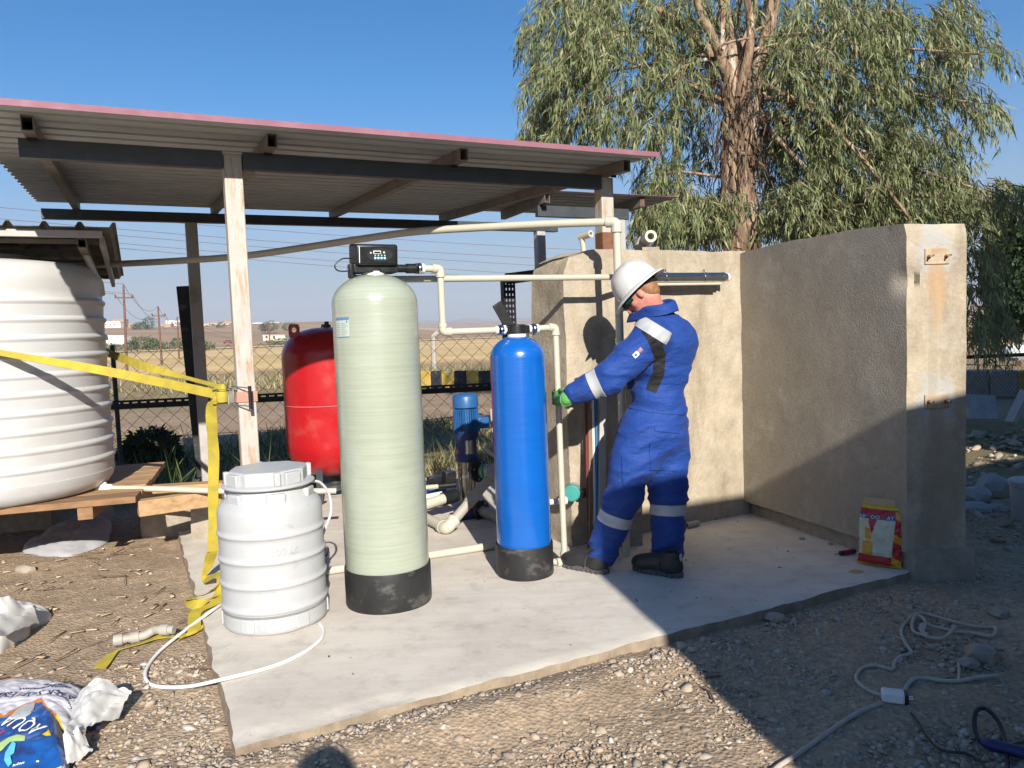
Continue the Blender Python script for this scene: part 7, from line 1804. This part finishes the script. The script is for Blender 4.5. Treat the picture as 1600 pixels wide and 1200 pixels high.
    for layer in (0, 1):
        for i in range(n + 1):
            a = radians(28) + (TAU - radians(56)) * i / n; ca, sa = cos(a), sin(a); fk = max(0, ca)
            for (r_, h_) in ((.086, -.045), (.080, .015), (.084 + .014 * abs(sa), .074), (.096 + .018 * abs(sa), .070), (.116 + .022 * fk, .012 - .014 * abs(sa))):
                rr = r_ - layer * .003; vs.append(nk + fr * (ca * rr * 1.15 + .045 * fk) + lt * (sa * rr) + up_n * (h_ - .045 * fk + .006 * noise.noise((i * .5, h_ * 30, 2))))
    K = 5; N_ = (n + 1) * K
    for i in range(n):
        for j in range(K - 1):
            a = i * K + j; q = (a, a + 1, a + K + 1, a + K); fs += [q, tuple(x + N_ for x in reversed(q))]
    for i in range(n):
        for j in (0, K - 1): a = i * K + j; b = a + K; fs.append((a, b, b + N_, a + N_) if j == 0 else (b, a, a + N_, b + N_))
    for j in range(K - 1):
        for i in (0, n): a = i * K + j; b = a + 1; fs.append((a, a + N_, b + N_, b) if i == 0 else (b, b + N_, a + N_, a))
    mb = MB().add(vs, fs); co = obj('collar', mb, cloth, root, smooth=60, sub=1)
    # ---- hair at the nape and sides
    f = Field(np.array(Hc[:]) - .16, np.array(Hc[:]) + .16, .006)
    f.ell(hd(-.022, 0, .035), (.098, .080, .092), (Hf, Hl, Hu), .01); f.ell(hd(-.060, 0, -.030), (.045, .062, .050), (Hf, Hl, Hu), .03)
    f.ell(hd(.055, 0, -.01), (.085, .2, .07), (Hf, Hl, Hu), .008, True); f.plane_cut(hd(.028, 0, 0), Hf)
    V, Fq = f.mesh(); V = relax(V, Fq, 1, .4); N = vnormals(V, Fq)
    V = V + N * np.array([.003 * noise.noise((p[0] * 90, p[1] * 90, p[2] * 40)) for p in V])[:, None]; npmesh('hair', V - ro, Fq, M['hair'], root, smooth=1)
    for s_ in (-1, 1):
        c = hd(.088, .033 * s_, .004); obj('eye', MB().lathe([(.0, -.009), (.007, -.006), (.009, 0), (.007, .006), (0, .009)], c, 12, (Hl, Hu, Hf)), M['eye'], root)
        obj('pupil', MB().lathe([(.004, .0075), (.003, .009), (0, .0094)], c, 10, (Hl, Hu, Hf)), M['black_plastic'], root)
    obj('mouth', MB().tube([hd(.094, .022, -.061), hd(.101, 0, -.060), hd(.094, -.022, -.061)], [.003, .005, .003], 8), M['lip'], root)
    # ---- helmet with a full brim
    if helmet:
        hx = Hf; tilt_ = Hu; c0 = hd(-.018, 0, .024)
        prof = [(1.00, .0), (1.01, .012), (.985, .045), (.93, .080), (.82, .112), (.65, .137), (.42, .153), (.2, .160), (.0, .162)]
        n = 64; vs = []; K = len(prof)
        for r_, h_ in prof:
            for j in range(n):
                a = TAU * j / n; ridge = 1 + .0 * a; x, y = cos(a) * .138 * r_, sin(a) * .118 * r_; up_ = h_ * 1.04 + (.006 * max(0, 1 - (y / .022) ** 2) if h_ > .05 else 0); vs.append(c0 + hx * x + Hl * y + tilt_ * up_)
        fs = [(i * n + j, i * n + (j + 1) % n, (i + 1) * n + (j + 1) % n, (i + 1) * n + j) for i in range(K - 1) for j in range(n)]
        mb = MB().add(vs, fs); hel = obj('helmet', mb, M['helmet'], root, smooth=60)
        vs = []; rings = ((1.0, .004, 0), (1.0, .010, 0), (1.12, .004, 1), (1.27, -.010, 1), (1.28, -.014, 1), (1.27, -.016, 1), (1.12, -.003, 1), (.985, .0, 0))
        for r_, h_, e in rings:
            for j in range(n):
                a = TAU * j / n; fr_ = 1 + (.14 * max(0, cos(a)) ** 2) * (r_ - 1) / .25; vs.append(c0 + hx * (cos(a) * .138 * r_ * fr_) + Hl * (sin(a) * .118 * r_) + tilt_ * (h_ - .004 * e * max(0, cos(a))))
        K = len(rings); fs = [(i * n + j, i * n + (j + 1) % n, ((i + 1) % K) * n + (j + 1) % n, ((i + 1) % K) * n + j) for i in range(K) for j in range(n)]
        obj('brim', MB().add(vs, fs), M['helmet'], hel, smooth=60)
        for a in (.35, 2.45, -.35, -2.45):
            q = c0 + hx * (cos(a) * .134) + Hl * (sin(a) * .114) + tilt_ * .020; d = (hx * cos(a) + Hl * sin(a)); obj('lug', MB().box(q, (.014, .034, .026), (d.normalized(), d.cross(tilt_).normalized(), tilt_)), M['helmet'], hel, bevel=.005)
        q = c0 + hx * (cos(1.25) * .132) + Hl * (sin(1.25) * .113) + tilt_ * .035; obj('vent_hole', MB().lathe([(.004, -.004), (.004, .0015), (0, .002)], q, 10, (hx, tilt_, Hl)), M['black_plastic'], hel)
        q = hd(-.118, 0, .005); obj('ratchet_band', MB().tube([hd(-.02, .088, .034), hd(-.075, .072, .012), hd(-.112, .03, .0), hd(-.116, 0, -.002), hd(-.112, -.03, .0), hd(-.075, -.072, .012), hd(-.02, -.088, .034)], .009, 8), M['black_plastic'], hel)
        obj('ratchet_knob', MB().lathe([(.018, -.006), (.018, .008), (.0, .01)], q, 12, (Hl, Hu, -Hf)), M['black_plastic'], hel)
        gl = [hd(.04, .072, .012), hd(.088, .062, .010), hd(.118, .03, .008), hd(.122, 0, .006), hd(.118, -.03, .008), hd(.088, -.062, .010), hd(.04, -.072, .012)]
        go = obj('safety_glasses', MB().ribbon(curve(gl, 5), Hu, .044, .004), M['visor'], root, smooth=60)
        obj('frame', MB().tube(curve([q_ - Hu * .020 for q_ in gl], 5), .0055, 6), M['black_plastic'], go); obj('foam_seal', MB().tube(curve([q_ - Hu * .012 - Hf * .008 for q_ in gl[1:6]], 5), .011, 8), M['black_plastic'], go)
        for s_ in (-1, 1): obj('temple', MB().bar(hd(.05, .073 * s_, .014), hd(-.045, .080 * s_, .012), .003, .010, Hu), M['black_plastic'], go)
    # ---- safety shoes
    if 'toe_l' in J:
        for s_ in ('l', 'r'):
            hl, te = J['heel_' + s_], J['toe_' + s_]; fd_ = (te - hl); L_ = fd_.length; fd_.normalize(); sd = ZX.cross(fd_); z0_ = 0
            f = Field(np.minimum(np.array(hl[:]), np.array(te[:])) - .12, np.maximum(np.array(hl[:]), np.array(te[:])) + np.array([.12, .12, .22]), .0062); A_ = (fd_, sd, ZX)
            b = Vector((hl.x, hl.y, 0)); pt = lambda t, h_: b + fd_ * (t * L_) + ZX * h_
            f.ell(pt(.80, .052), (.075, .050, .046), A_, .02); f.ell(pt(.55, .060), (.105, .046, .052), A_, .03); f.ell(pt(.18, .060), (.060, .041, .060), A_, .03); f.cone(pt(.24, .06), pt(.20, .125), .046, .049, .03); f.cone(pt(.38, .09), pt(.62, .075), .036, .040, .02)
            f.plane_cut((0, 0, .022), (0, 0, -1)); f.cone(pt(.20, .135), pt(.20, .2), .036, .04, .01, True)
            V, Fq = f.mesh(); V = relax(V, Fq, 2, .4); sh = npmesh('shoe', V - ro, Fq, M['shoe'], root, smooth=1)
            pr = []; 
            for k in range(32):
                a = TAU * k / 32; t = .5 + .5 * cos(a); wdt = (.047 if t > .5 else .040) * (abs(sin(a)) ** .7) * (1 + .08 * sin(t * 6)) * (.86 if .3 < t < .55 else 1); pr.append(b + fd_ * (L_ * (-.02 + 1.05 * t)) + sd * (wdt * (1 if sin(a) >= 0 else -1)))
            mb = MB(); nn3 = len(pr); vs = [p + ZX * z for z in (.0, .004, .024, .032) for p in pr]
            cg = sum(pr, Vector()) / nn3
            vs = [Vector(v) if .003 < v.z < .03 else (Vector((cg.x, cg.y, v.z)) + (v - Vector((cg.x, cg.y, v.z))) * .975) for v in vs]
            mb.add(vs, [(i * nn3 + j, i * nn3 + (j + 1) % nn3, (i + 1) * nn3 + (j + 1) % nn3, (i + 1) * nn3 + j) for i in range(3) for j in range(nn3)] + [tuple(range(nn3 - 1, -1, -1)), tuple(3 * nn3 + j for j in range(nn3))])
            obj('sole', mb, M['sole'], sh, smooth=40)
            for k in range(9):
                for sg in (-1, 1):
                    q = pt(.06 + k * .108, .010) + sd * (sg * .041 * (.9 if k in (3, 4) else 1)); 
                    if k in (0, 8): q -= sd * (sg * .012)
                    obj('tread_lug', MB().box(q, (.016, .012, .018), A_), M['sole'], sh, bevel=.003)
            obj('sock', MB().tube([pt(.20, .10), J['an_' + s_].lerp(J['kn_' + s_], .12)], .043, 14), M['black_cloth'], root)
            for k in range(4):
                q = pt(.40 + k * .065, .123 - k * .013); obj('lace', MB().tube([q - sd * .026 - ZX * .008, q + ZX * .004, q + sd * .026 - ZX * .008], .0042, 6), M['sole'], sh)
            obj('heel_tab', MB().box(pt(.02, .115), (.008, .022, .04), A_), M['silver'], sh, bevel=.003)
            obj('side_seam', MB().tube([pt(.42, .03) + sd * .049, pt(.40, .075) + sd * .050, pt(.36, .108) + sd * .045], .0022, 6), M['sole'], sh)
    return root, ro
def grip_hand(root, ro, wrist, palm, back, bar_c, bar_ax, bar_r, thumb_up, mats=('glove_green', 'glove_dark')):
    """a gloved hand closed round an upright bar: palm at 'palm', four fingers wrap past the side 'back' of the bar"""
    f = Field(np.minimum(np.array(wrist[:]), np.array(bar_c[:])) - .12, np.maximum(np.array(wrist[:]), np.array(bar_c[:])) + .12, .0042)
    to = (bar_c - wrist); to -= bar_ax * to.dot(bar_ax); to.normalize(); sd = back.normalized()
    f.cone(wrist - to * .02, wrist + to * .02, .034, .034, .02); f.ell(palm, (.044, .020, .044), (to, sd, bar_ax), .02)
    f.cone(wrist, palm, .032, .024, .02)
    lens_ = (.92, 1.0, .96, .80)
    for k in range(4):
        z = bar_ax * (.031 - .0205 * k); R_ = bar_r + .0105; c = bar_c + z
        kn = palm + to * .040 + z * 1.05 + sd * .004
        pts = [palm + z * .9, kn] + [c + sd * (R_ * cos(a)) + to * (R_ * sin(a)) for a in [radians(x) * (lens_[k] if x > 90 else 1) for x in (35, 85, 135, 185)]]
        f.chain(pts, [.012, .0118, .0112, .0104, .0098, .0088], .004)
    th0 = wrist + to * .035 + bar_ax * (.030 * thumb_up) - sd * .004; c = bar_c + bar_ax * (.046 * thumb_up); R_ = bar_r + .012
    f.chain([th0, palm + bar_ax * (.045 * thumb_up) - sd * .018, c - sd * (R_ * .9) + to * (-R_ * .3), c - sd * (R_ * .55) + to * (R_ * .8), c + to * (R_ * 1.05) + sd * (R_ * .35)], [.016, .0145, .0125, .0118, .010], .006)
    V, Fq = f.mesh(); V = relax(V, Fq, 1, .35)
    o = npmesh('glove', V - ro, Fq, [M[mats[0]], M[mats[1]]], root, smooth=1)
    fc_ = V[Fq].mean(1); dd_ = fc_ - np.array(bar_c[:]); rel_to = dd_ @ np.array(to[:]); rad_ = np.linalg.norm(dd_ - np.outer(dd_ @ np.array(bar_ax[:]), np.array(bar_ax[:])), axis=1)
    dark = (rel_to > -.004) | (rad_ < bar_r + .007); o.data.polygons.foreach_set('material_index', dark.astype(np.int32))
    cf = MB().lathe([(.036, -.012), (.039, -.010), (.039, .014), (.035, .016)], wrist - to * .016, 20, (sd, bar_ax, to)); obj('glove_cuff', cf, M[mats[0]], root)
    return o
# ------------------------------------------------------------------ the worker
Fw = Vector((-.76, .65, 0)).normalized(); Lf = ZX.cross(Fw).normalized()
J = {'F': Fw, 'L': Lf}
Fh = Vector((-.93, .36, 0)).normalized(); Hf = (Fh * cos(radians(41)) - ZX * sin(radians(41))).normalized(); Hu = (Fh * sin(radians(41)) + ZX * cos(radians(41))).normalized()
J['Hf'], J['Hu'] = Hf, Hu
J['head'] = P(1000, 459, 4.42); J['neck'] = P(1026, 491, 4.43)
J['chest'] = P(1036, 550, 4.43); J['waist'] = P(1029, 622, 4.44); J['pelvis'] = P(1020, 672, 4.45)
J['sh_l'] = P(1016, 528, 4.25); J['el_l'] = P(952, 590, 4.21); J['wr_l'] = P(884, 620, 4.27)
J['sh_r'] = P(1046, 517, 4.62); J['el_r'] = P(985, 585, 4.72); J['wr_r'] = P(925, 600, 4.72)
J['hip_l'] = P(1005, 672, 4.38); J['kn_l'] = P(975, 768, 4.36); J['an_l'] = P(940, 868, 4.40)
J['hip_r'] = P(1036, 668, 4.52); J['kn_r'] = P(1044, 772, 4.46); J['an_r'] = P(1044, 872, 4.42)
J['root'] = Vector((J['pelvis'].x, J['pelvis'].y, 0))
fdir = Vector((-.80, .60, 0)).normalized()
def foot(px, py, L_=.30):
    h = G(px, py, 0); return h, h + fdir * L_
J['heel_l'], J['toe_l'] = foot(950, 897); J['heel_r'], J['toe_r'] = foot(1066, 903)
J['pockets'] = [(1040, 672, .075, .010), (1036, 715, .085, .075), (985, 735, .05, .085)]; J['band_l'] = .40; J['band_r'] = .23
J['strip'] = (P(990, 496, 4.25), P(1042, 528, 4.25))
J['panel'] = [P(1010, 512, 4.25), P(1022, 530, 4.25), P(1031, 556, 4.25), P(1029, 584, 4.25), P(1018, 610, 4.25)]
W, wro = make_person('person', J, 'worker in blue overalls and white hard hat gripping a pipe with a green glove', M['coverall'], .0075)
bar = uv(u_d + .002, 3.96, 0); tz = (J['wr_l'].z - .028); bc_ = Vector((bar.x, bar.y, tz))
to = (bc_ - J['wr_l']); to.z = 0; to.normalize(); sdv = Vector((-to.y, to.x, 0)); 
if sdv.y > 0: sdv = -sdv
grip_hand(W, wro, J['wr_l'] + to * .0 - ZX * .012, bc_ - to * .048 + sdv * .014, sdv, bc_, ZX, .0185, 1)
# far hand, half hidden: closed loosely on the blue rod's side
wr = J['wr_r']; tr_ = (wr - J['el_r']).normalized(); bc2 = wr + tr_ * .075; up2 = ZX
grip_hand(W, wro, wr, wr + tr_ * .05, Vector((-.2, -1, 0)).normalized(), bc2, up2, .012, 1)
# ------------------------------------------------------------------ whoever holds the camera: only the shadow of the head reaches the picture
Fp = Vector((0, 1, 0)); Lp = ZX.cross(Fp); S_ = G(508, 1163, GZ); hz_ = 1.80
hp = S_ - LH * ((hz_ - GZ) / math.tan(SUN_EL)); px_, py_ = hp.x, hp.y - .03
J2 = {'F': Fp, 'L': Lp, 'Hf': Vector((0, .98, -.2)).normalized(), 'Hu': Vector((0, .2, .98)).normalized()}
o_ = Vector((px_, py_, GZ))
for k, v in {'head': (0, .03, 1.645), 'neck': (0, -.01, 1.50), 'chest': (0, -.02, 1.28), 'waist': (0, 0, 1.06), 'pelvis': (0, -.01, .95), 'sh_l': (-.19, -.02, 1.44), 'el_l': (-.22, .10, 1.18), 'wr_l': (-.10, .30, 1.36), 'sh_r': (.19, -.02, 1.44), 'el_r': (.24, .10, 1.18), 'wr_r': (.10, .30, 1.36),
             'hip_l': (-.09, 0, .93), 'kn_l': (-.10, .01, .50), 'an_l': (-.11, 0, .09), 'hip_r': (.09, 0, .93), 'kn_r': (.10, .01, .50), 'an_r': (.11, 0, .09)}.items(): J2[k] = o_ + Vector(v)
J2['root'] = o_.copy()
M['dark_shirt'] = cloth_mat('dark grey clothes', (.06, .06, .065))
W2, ro2 = make_person('person', J2, 'person standing at the camera spot behind the view, in dark grey clothes, both hands raised', M['dark_shirt'], .014, helmet=True, detail=False)
for s_ in (-1, 1):
    wr = J2['wr_l'] if s_ < 0 else J2['wr_r']
    f = Field(np.array(wr[:]) - .12, np.array(wr[:]) + .16, .006); c = wr + Vector((0, .05, .03)); f.cone(wr, c, .03, .026, .02); f.ell(c, (.038, .05, .018), (Vector((1, 0, 0)), Vector((0, .6, .8)), Vector((0, -.8, .6))), .02)
    for k in range(4):
        b_ = c + Vector((.024 - .016 * k, .022, .034)); f.chain([b_, b_ + Vector((0, .012, .03)), b_ + Vector((0, .03, .048)), b_ + Vector((0, .045, .05))], [.010, .0095, .009, .008], .005)
    b_ = c + Vector((-.034 * s_, 0, 0)); f.chain([b_, b_ + Vector((-.022 * s_, .012, .016)), b_ + Vector((-.030 * s_, .025, .036))], [.013, .011, .009], .006)
    V, Fq = f.mesh(); npmesh('hand', V - ro2, Fq, M['skin'], W2, smooth=1)
# ================================================================== dusty air
mb = MB().box((0, 0, 145), (13000, 13000, 310)); hz = obj('haze', mb, [], None, smooth=0)
hm = bpy.data.materials.new('dusty air'); hm.use_nodes = True; t = hm.node_tree; t.nodes.clear()
ho = t.nodes.new('ShaderNodeOutputMaterial'); hv = t.nodes.new('ShaderNodeVolumePrincipled'); hv.inputs['Color'].default_value = (.80, .84, .92, 1); hv.inputs['Density'].default_value = .00022; hv.inputs['Anisotropy'].default_value = 0.0
t.links.new(hv.outputs[0], ho.inputs['Volume']); hz.data.materials.clear(); hz.data.materials.append(hm)
tag(hz, 'thin dusty haze over the far fields', kind='stuff')
SC.cycles.volume_bounces = 0
